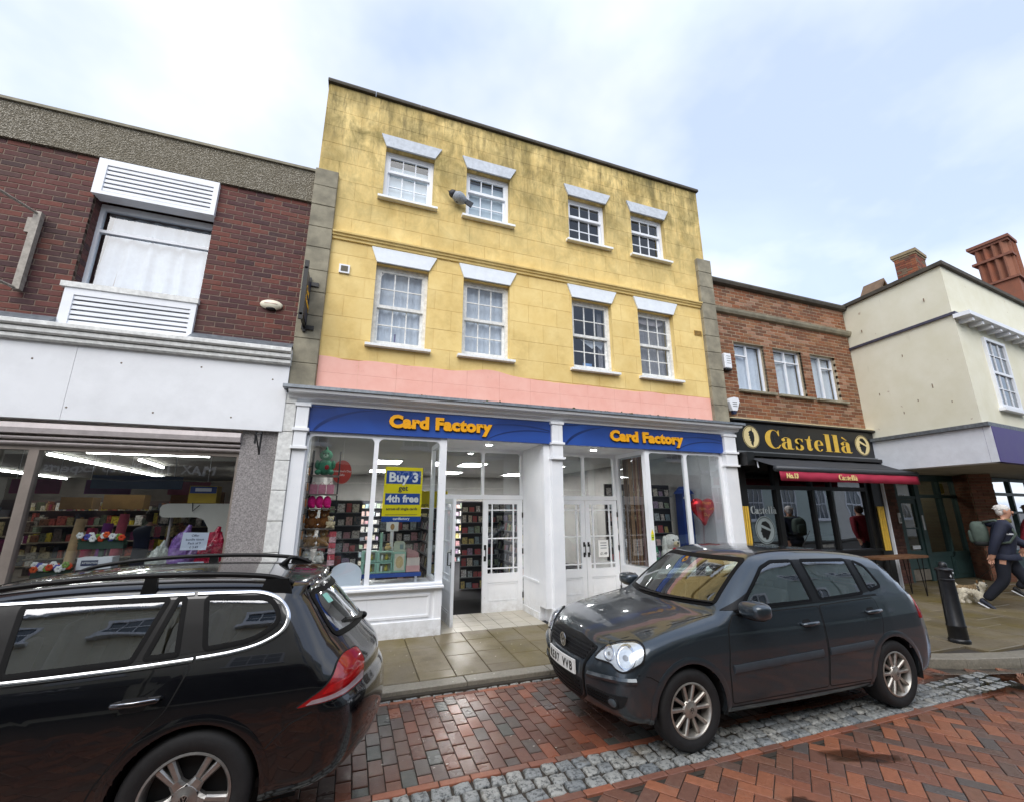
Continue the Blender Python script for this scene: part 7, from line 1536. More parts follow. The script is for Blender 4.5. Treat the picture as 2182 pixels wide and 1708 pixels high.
def interior(c, xs, zb, wide, wheel_y=.36):
    for x_, n_ in xs:
        for y in (-wide, wide):
            b = MB(); b.box(x_ - .46, x_ + .02, y - .25, y + .25, zb - .14, zb); b.extr([(y - .24, 0), (y + .24, 0)], 0, 0) if False else None
            b.add([(x_ - .06, y - .24, zb), (x_ - .06, y + .24, zb), (x_ + .10, y + .22, zb + .56), (x_ + .10, y - .22, zb + .56), (x_ + .06, y - .24, zb), (x_ + .06, y + .24, zb), (x_ + .18, y + .22, zb + .56), (x_ + .18, y - .22, zb + .56)], [(0, 1, 2, 3), (4, 7, 6, 5), (0, 4, 5, 1), (1, 5, 6, 2), (2, 6, 7, 3), (3, 7, 4, 0)])
            so = c.mb(b, 'seat', M_SEAT); bv = so.modifiers.new('b', 'BEVEL'); bv.width = .04; bv.segments = 3
            h = MB().ball((x_ + .16, y, zb + .70), (.055, .13, .085), 14, 8).tube([(x_ + .14, y - .05, zb + .54), (x_ + .16, y - .05, zb + .66)], .008, 6).tube([(x_ + .14, y + .05, zb + .54), (x_ + .16, y + .05, zb + .66)], .008, 6); c.mb(h, 'headrest', M_SEAT, so, True)

# ------------------------------------------------------------ grey-blue hatchback
ph = Car('grey_hatchback', 'grey blue five-door hatchback with RE07 VVB plate parked facing left',
    [(.20, .23), (.10, .27), (.06, .36), (.045, .46), (.05, .55), (.075, .63), (.105, .70), (.15, .762), (.225, .812), (.4, .872), (.62, .925), (.85, .965), (1.02, .992), (1.12, 1.03), (1.3, 1.145), (1.5, 1.27), (1.68, 1.37), (1.83, 1.425), (2.05, 1.456), (2.35, 1.467), (2.75, 1.457), (3.1, 1.43), (3.38, 1.39), (3.53, 1.352), (3.60, 1.31), (3.72, 1.16), (3.82, 1.02), (3.865, .93), (3.895, .83), (3.91, .72), (3.925, .60), (3.92, .48), (3.89, .36), (3.82, .27), (3.68, .235), (2.5, .20), (1.3, .20)],
    [(0, .80), (.5, .825), (1.2, .826), (2.6, .826), (3.3, .822), (3.92, .80)], [(.2, -.035), (.32, -.012), (.5, 0), (.68, 0), (.82, -.012), (.95, -.035), (1.0, -.05), (1.05, -.07), (1.2, -.128), (1.35, -.195), (1.47, -.26)],
    .40, .06, 3.916, (1.80, 3.80, 0), .94, rot=R(-1.2))
M_POLO = paint('blue_grey_paint', '#3c454c', .6, .28)
WS = roundpoly([(-.64, 1.005), (.64, 1.005), (.545, 1.385), (-.545, 1.385)], .05)
RW = roundpoly([(-.56, 1.0), (.56, 1.0), (.50, 1.30), (-.50, 1.30)], .07)
FW = roundpoly([(1.43, 1.0), (2.31, 1.008), (2.285, 1.36), (2.02, 1.362), (1.86, 1.315)], .03)
BW = roundpoly([(2.42, 1.01), (3.03, 1.035), (3.03, 1.345), (2.40, 1.36)], .03); QW = roundpoly([(3.13, 1.05), (3.345, 1.085), (3.26, 1.28), (3.12, 1.335)], .045)
sidehole = lambda O: (lambda C_: inpoly(C_[:, 0], C_[:, 2], inset(O, .008)) & (np.abs(C_[:, 1]) > .3))
fronthole = lambda O, xm: (lambda C_: inpoly(C_[:, 1], C_[:, 2], inset(O, .02)) & (C_[:, 0] < xm))
rearhole = lambda O, xm: (lambda C_: inpoly(C_[:, 1], C_[:, 2], inset(O, .02)) & (C_[:, 0] > xm))
HXF, HXR, HZ = .80, 3.255, .298
ph.shell([sidehole(o) for o in (FW, BW, QW)] + [fronthole(WS, 2.2), rearhole(RW, 3.2)], M_POLO, [(HXF, HZ, .345), (HXR, HZ, .345)])
def glazing(c, sides, WS_, RW_, xi_f, xi_r, chrome=False):
    wo = c.panel('windscreen', WS_, c.front(xi_f), .002, M_CARG, None, 0); c.ring('windscreen_seal', WS_, -.004, .03, c.front(xi_f), .0045, M_SEAL, wo, .006)
    wr_ = c.panel('rear_window', RW_, c.rear(xi_r), .002, M_CARG, None, 0); c.ring('rear_window_seal', RW_, -.004, .028, c.rear(xi_r), .0045, M_SEAL, wr_, .006)
    for sg in (-1, 1):
        for O in sides: w2 = c.panel('side_window', O, c.side(sg), .001, M_CARG, None, 0); c.ring('window_seal', O, -.011, .018, c.side(sg), .004, M_SEAL, w2, .008)
glazing(ph, (FW, BW, QW), WS, RW, 2.2, 3.0)
for sg in (-1, 1):
    ph.panel('pillar_trim', roundpoly([(2.305, 1.0), (2.43, 1.008), (2.41, 1.365), (2.28, 1.367)], .005), ph.side(sg), .0035, M_TRIM); ph.panel('pillar_trim', roundpoly([(3.025, 1.035), (3.14, 1.05), (3.125, 1.34), (3.025, 1.35)], .005), ph.side(sg), .0035, M_TRIM)
    ph.panel('mirror_corner', roundpoly([(1.26, .985), (1.47, .99), (1.60, 1.13)], .01), ph.side(sg), .004, M_TRIM)
    ph.arch(HXF, HZ, .345, sg, M_POLO, M_DKM); ph.arch(HXR, HZ, .345, sg, M_POLO, M_DKM)
    # doors: skins with their shut lines, handles and rubbing strips
    D1 = roundpoly([(1.21, .30), (2.305, .305), (2.345, .60), (2.35, .965), (1.33, .955), (1.245, .86), (1.20, .55)], .03); D2 = roundpoly([(2.325, .305), (2.93, .30), (2.99, .45), (3.12, .66), (3.17, .80), (3.14, .99), (2.37, .968), (2.365, .60)], .03)
    for nm, O, hx in (('front_door', D1, 2.17), ('rear_door', D2, 3.05)):
        ph.ring('shut_line', O, -.006, .006, ph.side(sg), .0022, M_GAP); d_ = ph.panel('door', inset(O, .003), ph.side(sg), .0035, M_POLO, None, .006)
        hz = .835 + (hx - 2.17) * .05; y = ph.side(sg)(np.array([[hx, hz]]))[0][1]
        ph.mb(MB().tube([(hx - .10, y + sg * .008, hz - .002), (hx - .085, y + sg * .034, hz), (hx, y + sg * .042, hz + .004), (hx + .085, y + sg * .034, hz + .006), (hx + .10, y + sg * .008, hz + .006)], [.011, .016, .017, .016, .011], 10), 'handle', M_POLO, d_, True)
        ph.panel('handle_cup', roundpoly([(hx - .075, hz - .035), (hx + .03, hz - .032), (hx + .03, hz + .035), (hx - .075, hz + .033)], .03), ph.side(sg), .0052, M_DKM, d_, 0)
    for a, b in ((1.24, 2.28), (2.37, 2.96)): ph.strip('rubbing_strip', [(a + (b - a) * t, .556 + .028 * (a - 1.3 + (b - a) * t)) for t in np.linspace(0, 1, 16)], .058, .012, ph.side(sg), mat('grey_strip', '#3a4046', .45, .1, 20), None, .02)
    ph.strip('belt_seal', [(x_, .982 + (x_ - 1.4) * .018) for x_ in np.linspace(1.36, 3.2, 24)], .018, .006, ph.side(sg), M_TRIM)
    ph.strip('sill_gap', [(x_, .272) for x_ in np.linspace(1.2, 2.9, 20)], .010, .002, ph.side(sg), M_GAP)
    ph.strip('bumper_gap', [(.32, .60), (.42, .58), (.50, .535), (.53, .50)], .008, .002, ph.side(sg), M_GAP)
    ph.strip('wing_gap', [(.36, .79), (.6, .87), (.9, .935), (1.18, .972)], .006, .002, ph.side(sg), M_GAP) if False else None
    ph.strip('bonnet_gap', [(.25, sg * .50), (.36, sg * .585), (.55, sg * .635), (.8, sg * .665), (1.0, sg * .685), (1.18, sg * .70)], .008, .0015, ph.top(.6), M_GAP)
    ph.strip('roof_gutter', [(x_, sg * (.515 + .02 * math.sin((x_ - 1.9)))) for x_ in np.linspace(1.95, 3.35, 20)], .012, .003, ph.top(1.0), M_SEAL)
    # mirror
    my = -.86; mm = MB().ball((1.42, sg * .945, 1.02), (.095, .125, .068), 24, 16, .62); mo_ = ph.mb(mm, 'door_mirror', M_POLO, None, True); ph.mb(MB().tube([(1.40, sg * .78, .965), (1.41, sg * .86, .975), (1.42, sg * .90, 1.0)], [.03, .028, .03], 10), 'mirror_arm', M_TRIM, mo_, True); ph.mb(MB().ball((1.425, sg * .945, .963), (.08, .10, .022), 14, 6), 'mirror_base', M_TRIM, mo_, True); ph.mb(MB().lathe([(0, 0), (.062, 0)], (1.512, sg * .945, 1.02), 18, 'x'), 'mirror_glass', M_CHR, mo_)
    # headlamp: bowl, reflectors and cover
    DG = ph.diag(42, .9, sg); HL_ = catmull([(.432, .642), (.486, .706), (.59, .764), (.70, .792), (.79, .800), (.843, .780), (.856, .732), (.842, .684), (.795, .652), (.745, .620), (.69, .604), (.635, .612), (.59, .636), (.52, .640)], 4)
    hl = ph.panel('headlight', HL_, DG, .004, M_REFL, None, .012); ph.ring('lamp_bezel', HL_, -.008, .006, DG, .006, M_GAP, hl, .01)
    for u, z, r_, nm in ((.715, .700, .080, 'main_reflector'), (.565, .700, .050, 'side_reflector')):
        C2 = np.array([[u + r_ * math.cos(a), z + r_ * math.sin(a)] for a in np.linspace(0, 2 * math.pi, 28, endpoint=False)]); ph.ring(nm, C2, 0, .012, DG, .010, M_CHR, hl, .006); C3 = C2 * 1.0; ph.panel('bulb_shield', np.array([[u + r_ * .3 * math.cos(a), z + r_ * .22 * math.sin(a)] for a in np.linspace(0, 2 * math.pi, 16, endpoint=False)]), DG, .009, M_ALLOY2, hl, .004); ph.panel('reflector_bowl', inset(C2, .012), DG, .006, M_CHR, hl, 0, dome=-.02)
    ph.panel('lamp_cover', inset(HL_, .004), DG, .014, M_HEAD, hl, .01, dome=.012)
    # lower intake with fog lamp
    IN = roundpoly([(.335, .428, .02), (.335, .345, .02), (.60, .315, .03), (.69, .36, .04), (.735, .445, .02), (.54, .425, .02)], .02)
    io = ph.panel('side_intake', IN, DG, .003, M_DKM, None, .006)
    for k in range(3): ph.strip('intake_slat', [(u, .352 + k * .026) for u in np.linspace(.35, .62, 8)], .009, .010, DG, M_TRIM, io)
    C2 = np.array([[.60 + .048 * math.cos(a), .375 + .042 * math.sin(a)] for a in np.linspace(0, 2 * math.pi, 22, endpoint=False)]); fo_ = ph.panel('fog_lamp', C2, DG, .012, M_DKM, None, .012); ph.panel('fog_lens', inset(C2, .012), DG, .016, mat('fog_lens', '#5c646a', .1, .2, 30, metal=.4), fo_, .004, dome=.006)
    ph.strip('bumper_strip', [(u, .515 + .10 * (u - .36)) for u in np.linspace(.36, .80, 16)], .042, .010, DG, M_POLO, None, .022)
    # tail lamp
    TG = ph.diag(180 - 52, 3.0, sg) if False else None
    TL = roundpoly([(3.74, .76), (3.865, .78), (3.86, .98), (3.79, 1.0), (3.76, .90)], .03); ph.panel('tail_light', TL, ph.side(sg), .006, M_REDL, None, .01)
# grille, plate, badge
GR = roundpoly([(-.42, .715), (-.2, .745), (.2, .745), (.42, .715), (.34, .60), (-.34, .60)], .04); FR_ = ph.front(.9)
gq = ph.panel('grille', GR, FR_, .004, M_DKM, None, .01)
for k in range(5): wd = .395 - k * .016; ph.strip('grille_slat', [(y, .725 - k * .027 - .10 * y * y) for y in np.linspace(-wd, wd, 22)], .012, .013, FR_, M_TRIM, gq)
LG = roundpoly([(-.32, .452), (.32, .452), (.30, .33), (.24, .285), (-.24, .285), (-.30, .33)], .03); lq = ph.panel('lower_grille', LG, FR_, .003, M_DKM, None, .006)
for k in range(4): ph.strip('grille_slat', [(y, .318 + k * .034) for y in np.linspace(-.28, .28, 18)], .010, .010, FR_, M_TRIM, lq)
ph.ring('grille_surround', roundpoly([(-.455, .72), (-.2, .765), (.2, .765), (.455, .72), (.36, .58), (.345, .32), (.25, .265), (-.25, .265), (-.345, .32), (-.36, .58)], .04), 0, .022, FR_, .006, M_TRIM, None, .01)
fx = FR_(np.array([[0, .525], [0, .655], [.25, .5]]))
def pput(b, n_, m, par, sm=None, auto=None): return ph.mb(b, n_, m, par, bool(sm), auto)
pz_ = .525; px_ = fx[0][0] - .03
pt_ = MB()
n_ = 12; vs = []; 
for k in range(n_ + 1):
    y = -.26 + .52 * k / n_; xo = px_ + .30 * y * y
    vs += [(xo, y, pz_ - .056), (xo, y, pz_ + .056), (xo + .012, y, pz_ + .056), (xo + .012, y, pz_ - .056)]
fs = [(k * 4 + q, k * 4 + (q + 1) % 4, (k + 1) * 4 + (q + 1) % 4, (k + 1) * 4 + q) for k in range(n_) for q in range(4)] + [(0, 1, 2, 3), tuple(n_ * 4 + q for q in (3, 2, 1, 0))]
np_ = ph.mb(pt_.add(vs, fs), 'number_plate', mat('plate_white', '#e6e6e2', .4, .04))
for k, ch_ in enumerate('RE07 VVB'):
    if ch_ == ' ': continue
    y = .205 - k * .0585; o = text('character', ch_, .098, M_BLACK, None, (0, 0, 0), None, .0012, .0018, 'CENTER', 0, .82); o.parent = np_; o.location = (px_ + .30 * y * y - .002, y, pz_ - .036); o.rotation_euler = (R(90), 0, R(-90) - math.atan(.6 * y)); WL[o.name] = Vector((0, 0, 0))
badge(fx[1][0] - .026, 0, .682, .058, 'x', -1, pput, ph.root, M_CHR, M_BLACK)
# wipers, aerial, dashboard, steering wheel, seats, floor
for a, b in (((1.09, .30), (1.22, -.42)), ((1.13, -.12), (1.30, -.66))):
    t_ = np.linspace(0, 1, 12); ph.strip('wiper', [(.28 - .70 * q, 1.012 + .012 * q) for q in t_] if a[1] > 0 else [(-.10 - .52 * q, 1.012 + .012 * q) for q in t_], .018, .02, ph.front(2.2), M_TRIM)
ph.mb(MB().tube([(3.25, .0, 1.41), (3.42, 0, 1.60)], [.006, .003], 6), 'aerial', M_TRIM)
ph.mb(MB().box(1.15, 1.52, -.66, .66, .70, .93), 'dashboard', M_DASH); ph.mb(MB().box(1.0, 3.5, -.70, .70, .27, .32), 'cabin_floor', M_DASH)
st_ = MB(); cc_ = Vector((1.62, .36, .92)); n_ = 28; ring_ = [cc_ + Vector((.10 * math.sin(a), .18 * math.cos(a), .15 * math.sin(a))) for a in np.linspace(0, 2 * math.pi, n_)]; st_.tube(ring_, .016, 8, False); st_.tube([cc_, cc_ + Vector((-.15, 0, -.08))], .03, 8); st_.tube([ring_[0], ring_[14]], .014, 6); ph.mb(st_, 'steering_wheel', M_TRIM, None, True)
interior(ph, ((2.10, 0), (2.95, 0)), .52, .36)
ph.mb(MB().box(.6, 3.5, -.58, .58, .13, .235), 'underbody_light_block', M_DKM)  # underbody as a plain block, set low to stop light passing underneath
for hx in (HXF, HXR):
    for sg in (-1, 1): ph.wheel(hx, HZ, .298, .202, .185, sg, ('ten', .0), sg * .795, M_TYRE, M_ALLOY, M_DKM)

# ------------------------------------------------------------ black estate
ge = Car('black_estate_car', 'black estate car with roof rails and chrome window strip, cut off at left', 
    [(.2, .20), (.06, .26), (0, .38), (0, .5), (.03, .62), (.10, .72), (.25, .81), (.55, .895), (.9, .955), (1.08, .985), (1.2, 1.02), (1.45, 1.15), (1.75, 1.29), (2.02, 1.385), (2.3, 1.425), (2.7, 1.45), (3.2, 1.452), (3.6, 1.438), (3.88, 1.416), (4.03, 1.398), (4.075, 1.38), (4.05, 1.352), (4.12, 1.27), (4.25, 1.12), (4.345, 1.01), (4.40, .945), (4.475, .86), (4.49, .76), (4.525, .70), (4.545, .60), (4.54, .46), (4.50, .34), (4.40, .255), (4.1, .22), (2.5, .19), (1.2, .19)],
    [(0, .84), (.6, .885), (1.3, .888), (3.2, .888), (3.9, .875), (4.55, .815)], [(.19, -.04), (.32, -.014), (.5, 0), (.66, 0), (.80, -.006), (.93, -.03), (.99, -.05), (1.05, -.075), (1.2, -.135), (1.35, -.20), (1.5, -.28)],
    .36, .40, 4.545, (-3.885, 3.885, 0), .93, rot=R(-.6))
M_GOLF = paint('black_paint', '#090a0f', .2, .2, 1, .10)
WS2 = roundpoly([(-.70, 1.0), (.70, 1.0), (.60, 1.385), (-.60, 1.385)], .05); RW2 = roundpoly([(-.63, 1.02), (.63, 1.02), (.555, 1.315), (-.555, 1.315)], .07)
A1_ = roundpoly([(1.45, 1.01), (2.36, 1.010), (2.31, 1.342), (2.1, 1.337), (1.9, 1.30)], .03); A2_ = roundpoly([(2.52, 1.012), (3.085, 1.03), (3.18, 1.341), (2.475, 1.345)], .03); A2b = roundpoly([(3.14, 1.038), (3.30, 1.046), (3.262, 1.337), (3.222, 1.339)], .015); A3_ = roundpoly([(3.43, 1.058), (3.68, 1.082, .12), (3.83, 1.175, .09), (3.75, 1.315, .10), (3.37, 1.336)], .03)
HF2, HR2, HZ2 = .88, 3.455, .330
ge.shell([sidehole(o) for o in (A1_, A2_, A2b, A3_)] + [fronthole(WS2, 2.4), rearhole(RW2, 3.9)], M_GOLF, [(HF2, HZ2, .37), (HR2, HZ2, .37)])
glazing(ge, (A1_, A2_, A2b, A3_), WS2, RW2, 2.5, 3.7)
for sg in (-1, 1):
    sd = ge.side(sg)
    ge.panel('pillar_trim', roundpoly([(2.35, 1.008), (2.53, 1.011), (2.485, 1.346), (2.30, 1.346)], .005), sd, .0035, M_TRIM); ge.panel('pillar_trim', roundpoly([(3.075, 1.034), (3.15, 1.037), (3.232, 1.333), (3.17, 1.335)], .005), sd, .0038, M_TRIM); ge.panel('pillar_trim', roundpoly([(3.29, 1.045), (3.44, 1.056), (3.38, 1.33), (3.252, 1.333)], .005), sd, .0036, M_TRIM)
    # chrome surround in two lengths, meeting at the rear door edge
    up = [(1.95, 1.335)] + [(x_, 1.358 - .008 * (x_ - 2.9) ** 2) for x_ in np.linspace(2.1, 3.30, 16)]; lo = [(1.38, .972)] + [(x_, .978 + .009 * (x_ - 1.5) + .026 * max(0, x_ - 2.5) ** 2) for x_ in np.linspace(1.5, 3.385, 18)]
    ge.strip('chrome_strip', up, .022, .008, sd, M_CHR, None, .012); ge.strip('chrome_strip', lo, .024, .010, sd, M_CHR, None, .014)
    bow = catmull([(3.32, 1.357), (3.52, 1.353), (3.69, 1.341), (3.80, 1.292), (3.862, 1.20), (3.845, 1.13), (3.74, 1.068), (3.58, 1.033), (3.40, 1.019)], 7, False); ge.strip('chrome_strip', bow, .023, .009, sd, M_CHR, None, .013)
    ge.arch(HF2, HZ2, .37, sg, M_GOLF, M_DKM); ge.arch(HR2, HZ2, .37, sg, M_GOLF, M_DKM)
    D1 = roundpoly([(1.28, .30), (2.44, .30), (2.46, .96), (1.36, .95), (1.26, .7)], .03); D2 = roundpoly([(2.46, .30), (2.98, .30), (3.03, .46), (3.17, .66), (3.30, .78), (3.385, 1.0), (2.48, .965)], .04)
    for O, hx in ((D1, 2.25), (D2, 3.16)):
        ge.ring('shut_line', O, -.005, .005, sd, .0022, M_GAP); d_ = ge.panel('door', inset(O, .003), sd, .0035, M_GOLF, None, .006); hz = .845; y = sd(np.array([[hx, hz]]))[0][1]
        ge.mb(MB().tube([(hx - .115, y + sg * .006, hz - .004), (hx - .10, y + sg * .03, hz - .002), (hx, y + sg * .04, hz), (hx + .10, y + sg * .032, hz + .004), (hx + .115, y + sg * .006, hz + .005)], [.010, .014, .015, .014, .010], 10), 'handle', M_GOLF, d_, True); ge.mb(MB().tube([(hx - .10, y + sg * .044, hz + .010), (hx, y + sg * .054, hz + .012), (hx + .10, y + sg * .046, hz + .016)], .004, 6), 'handle_chrome', M_CHR, d_, True)
        ge.panel('handle_cup', roundpoly([(hx - .07, hz - .05), (hx + .05, hz - .048), (hx + .06, hz + .02), (hx - .08, hz + .02)], .04), sd, .005, M_DKM, d_, 0)
    ge.strip('bumper_gap', [(3.83, .52), (3.88, .575), (3.95, .63), (4.05, .668), (4.2, .70), (4.32, .725)], .007, .002, sd, M_GAP)
    ge.strip('sill_gap', [(x_, .265) for x_ in np.linspace(1.3, 3.05, 20)], .010, .002, sd, M_GAP)
    # tail lamp wraps the corner
    TG = ge.diag(180 - 50.5, 3.8, sg) if False else None
    def TP(O, s_=sg):
        dx, dy = -.64, .77; n = len(O); U = np.array([.77, .64]); c_ = np.outer(O[:, 0], U); A = np.stack([c_[:, 0], c_[:, 1], O[:, 1]], 1); t = (3.9 - A[:, 0]) / dx; A = A + np.stack([dx * t, dy * t, 0 * t], 1); P = ge.cast(A, np.tile([-dx, -dy, 0], (n, 1)), 0., 2.5)
        if s_ > 0: P[:, 1] *= -1
        return P
    TLo = roundpoly([(2.50, .705, .01), (2.64, .80, .08), (2.74, .905, .06), (2.82, .93, .04), (2.985, .925, .04), (3.005, .82, .05), (2.975, .735, .03)], .02)
    tl = ge.panel('tail_light', TLo, TP, .006, M_REDL, None, .012); ge.ring('lamp_seal', TLo, -.006, .003, TP, .005, M_GAP, tl, .01)
    ge.panel('clear_strip', roundpoly([(2.54, .712), (2.57, .735), (2.80, .760), (2.985, .785), (2.968, .742)], .008), TP, .009, M_CLRL, tl, .004); ge.panel('brake_segment', roundpoly([(2.61, .755), (2.66, .80), (2.97, .835), (2.985, .80), (2.80, .775)], .02), TP, .009, mat('lens_bright_red', '#b81014', .15, .2, 30, coat=1), tl, .004)
    # roof rail
    pth = [(2.05, sg * .675, 1.345), (2.15, sg * .67, 1.395), (2.35, sg * .662, 1.435), (2.75, sg * .655, 1.468), (3.2, sg * .65, 1.472), (3.55, sg * .645, 1.455), (3.75, sg * .64, 1.428), (3.86, sg * .635, 1.385)]
    rl = ge.mb(MB().tube([tuple(p) for p in catmull(pth, 5, False)], .017, 10), 'roof_rail', M_TRIM, None, True)
    for x_, zt in ((2.15, 1.39), (3.05, 1.462), (3.76, 1.425)):
        ft = MB(); w_ = .045 if x_ == 3.05 else .10; ft.add([(x_ - w_, sg * .635, 1.33), (x_ + w_, sg * .635, 1.33), (x_ + w_ * .7, sg * .64, zt), (x_ - w_ * .7, sg * .64, zt), (x_ - w_, sg * .675, 1.33), (x_ + w_, sg * .675, 1.33), (x_ + w_ * .7, sg * .662, zt), (x_ - w_ * .7, sg * .662, zt)], [(0, 1, 2, 3), (4, 7, 6, 5), (0, 4, 5, 1), (1, 5, 6, 2), (2, 6, 7, 3), (3, 7, 4, 0)]); ge.mb(ft, 'rail_foot', M_TRIM, rl)
    ge.strip('tailgate_gap', [(sg * .67, .95), (sg * .67, 1.02), (sg * .635, 1.15), (sg * .60, 1.27), (sg * .585, 1.34)], .008, .002, ge.rear(3.7), M_GAP)
    ge.strip('roof_gutter', [(x_, sg * .60) for x_ in np.linspace(1.95, 3.85, 26)], .012, .002, ge.top(1.0), M_SEAL)
    mm = MB().ball((1.55, sg * .985, 1.03), (.10, .12, .07), 16, 10); ge.mb(mm, 'door_mirror', M_GOLF, None, True)
# spoiler lip, rear wiper, aerial, plate, stickers
ge.strip('spoiler_lip', [(y, 1.362 - .05 * y * y) for y in np.linspace(-.56, .56, 26)], .04, .006, ge.rear(3.7), M_GOLF, None, .018)
rp = ge.rear(3.7)(np.array([[.0, 1.02], [.0, 1.0], [.3, 1.05]])); ge.strip('rear_wiper', [(.0 - .42 * q, 1.035 + .05 * q * q) for q in np.linspace(0, 1, 14)], .02, .022, ge.rear(3.7), M_TRIM); ge.mb(MB().ball((rp[0][0] + .01, .02, 1.02), (.035, .035, .028), 12, 8), 'wiper_motor_cap', M_TRIM, None, True)
ge.mb(MB().tube([(3.68, .12, 1.415), (3.73, .12, 1.48), (3.79, .12, 1.485)], [.035, .016, .006], 10), 'roof_aerial', M_TRIM, None, True)
ge.panel('window_sticker', roundpoly([(-.44, 1.21), (-.36, 1.21), (-.36, 1.27), (-.44, 1.27)], .005), ge.rear(3.7), .004, mat('sticker_mint', '#8fd0c0', .5), None, .001); 
interior(ge, ((2.2, 0), (3.1, 0)), .52, .38); ge.mb(MB().box(1.1, 4.2, -.74, .74, .27, .32), 'cabin_floor', M_DASH); ge.mb(MB().box(1.2, 1.6, -.7, .7, .7, .93), 'dashboard', M_DASH); ge.mb(MB().box(.6, 4.0, -.62, .62, .13, .23), 'underbody_light_block', M_DKM); ge.mb(MB().box(3.35, 4.25, -.66, .66, .82, .85), 'load_cover', M_TRIM)  # the underbody block is added low to deepen the shade beneath the estate
for hx in (HF2, HR2):
    for sg in (-1, 1): ge.wheel(hx, HZ2, .330, .228, .205, sg, ('twin', .62), sg * .862, M_TYRE, M_ALLOY2, M_DKM)
# ================================================================= bollard
bo = thing('bollard', (7.49, 3.81, .085), 'black cast iron bollard with domed top standing at the curved kerb', 'bollard')
M_BOL = mat('bollard_black', '#16171a', .35, .3, 12, dirt=.2)
MB().lathe([(0, 0), (.108, 0), (.112, .03), (.104, .05), (.099, .055), (.095, .19), (.100, .197), (.100, .212), (.094, .22), (.083, .73), (.082, .745), (.088, .75), (.089, .768), (.082, .775), (.080, .87), (.092, .875), (.094, .888), (.086, .90), (.06, .908), (.045, .915)], (7.49, 3.81, .083), 32).build('shaft', M_BOL, bo, auto=40)
MB().lathe([(.045, 0), (.046, .02), (.038, .05), (.022, .066), (0, .071)], (7.49, 3.81, .998), 24).build('dome', M_BOL, bo, auto=50)
# small white cross mark and a round reflector
for q in ((-.018, .018, -.004, .004), (-.004, .004, -.018, .018)): box('white_mark', 7.455 + q[0], 7.455 + q[1], 3.729, 3.733, .895 + q[2], .895 + q[3], M_WHITE, bo)
MB().ball((7.54, 3.742, .93), (.014, .006, .014), 10, 6).build('white_stud', M_WHITE, bo, smooth=True)

# ================================================================= figures grown from a skeleton
def grow(name, J, E_, mats, pick, parent, sub=2, root=None):
    """J: name -> (x,y,z,r) ; E_: pairs. One continuous skin; pick(face centre) chooses the material slot"""
    ks = list(J); me = bpy.data.meshes.new(name); me.from_pydata([J[k][:3] for k in ks], [(ks.index(a), ks.index(b)) for a, b in E_], [])
    o = bpy.data.objects.new('tmp', me); COL.objects.link(o); o.modifiers.new('s', 'SKIN')
    for i, k in enumerate(ks):
        r = J[k][3]; me.skin_vertices[0].data[i].radius = (r, r) if not isinstance(r, tuple) else r
        me.skin_vertices[0].data[i].use_root = (k == (root or ks[0]))
    m = o.modifiers.new('u', 'SUBSURF'); m.levels = m.render_levels = sub
    dg = bpy.context.evaluated_depsgraph_get(); out = bpy.data.meshes.new_from_object(o.evaluated_get(dg)); bpy.data.objects.remove(o)
    out.materials.clear()
    for mm in mats: out.materials.append(mm)
    for p in out.polygons: p.material_index = pick(p.center); p.use_smooth = True
    return raw(name, out, None, parent, (0, 0, 0))
M_SKIN = mat('skin_tone', '#c09078', .6, .08, 20); M_NAVY = mat('navy_jacket', '#1c2236', .75, .25, 25, bump=.4, bscale=60); M_TROU = mat('dark_trousers', '#161a26', .85, .2, 25); M_HAIRW = mat('white_hair', '#dcd8d2', .8, .1, 60, bump=.8, bscale=160)
def hand(J, E_, w, h, tip, side, nm):
    """palm and five fingers continuing the wrist joint w towards tip"""
    d = (Vector(tip) - Vector(h)).normalized(); s = Vector((0, 0, 1)).cross(d).normalized() if abs(d.z) < .9 else Vector((1, 0, 0)); J[nm + 'palm'] = (*(Vector(h) + d * .05), (.036, .02)); E_.append((w, nm + 'palm'))
    for k, (off, ln) in enumerate(((-.028, .065), (-.010, .078), (.010, .074), (.028, .058))):
        a = Vector(h) + d * .085 + s * off; b = a + d * ln * .5 + Vector((0, side * .006, 0)); c = b + d * ln * .42 + Vector((.012, side * .016, 0))
        for q, p in enumerate((a, b, c)): J['%sf%d%d' % (nm, k, q)] = (*p, .0088 - q * .0008)
        E_ += [(nm + 'palm', '%sf%d0' % (nm, k)), ('%sf%d0' % (nm, k), '%sf%d1' % (nm, k)), ('%sf%d1' % (nm, k), '%sf%d2' % (nm, k))]
    a = Vector(h) + d * .045 - s * .04; b = a + d * .035 - s * .012; J[nm + 't0'] = (*a, .011); J[nm + 't1'] = (*b, .009); E_ += [(nm + 'palm', nm + 't0'), (nm + 't0', nm + 't1')]
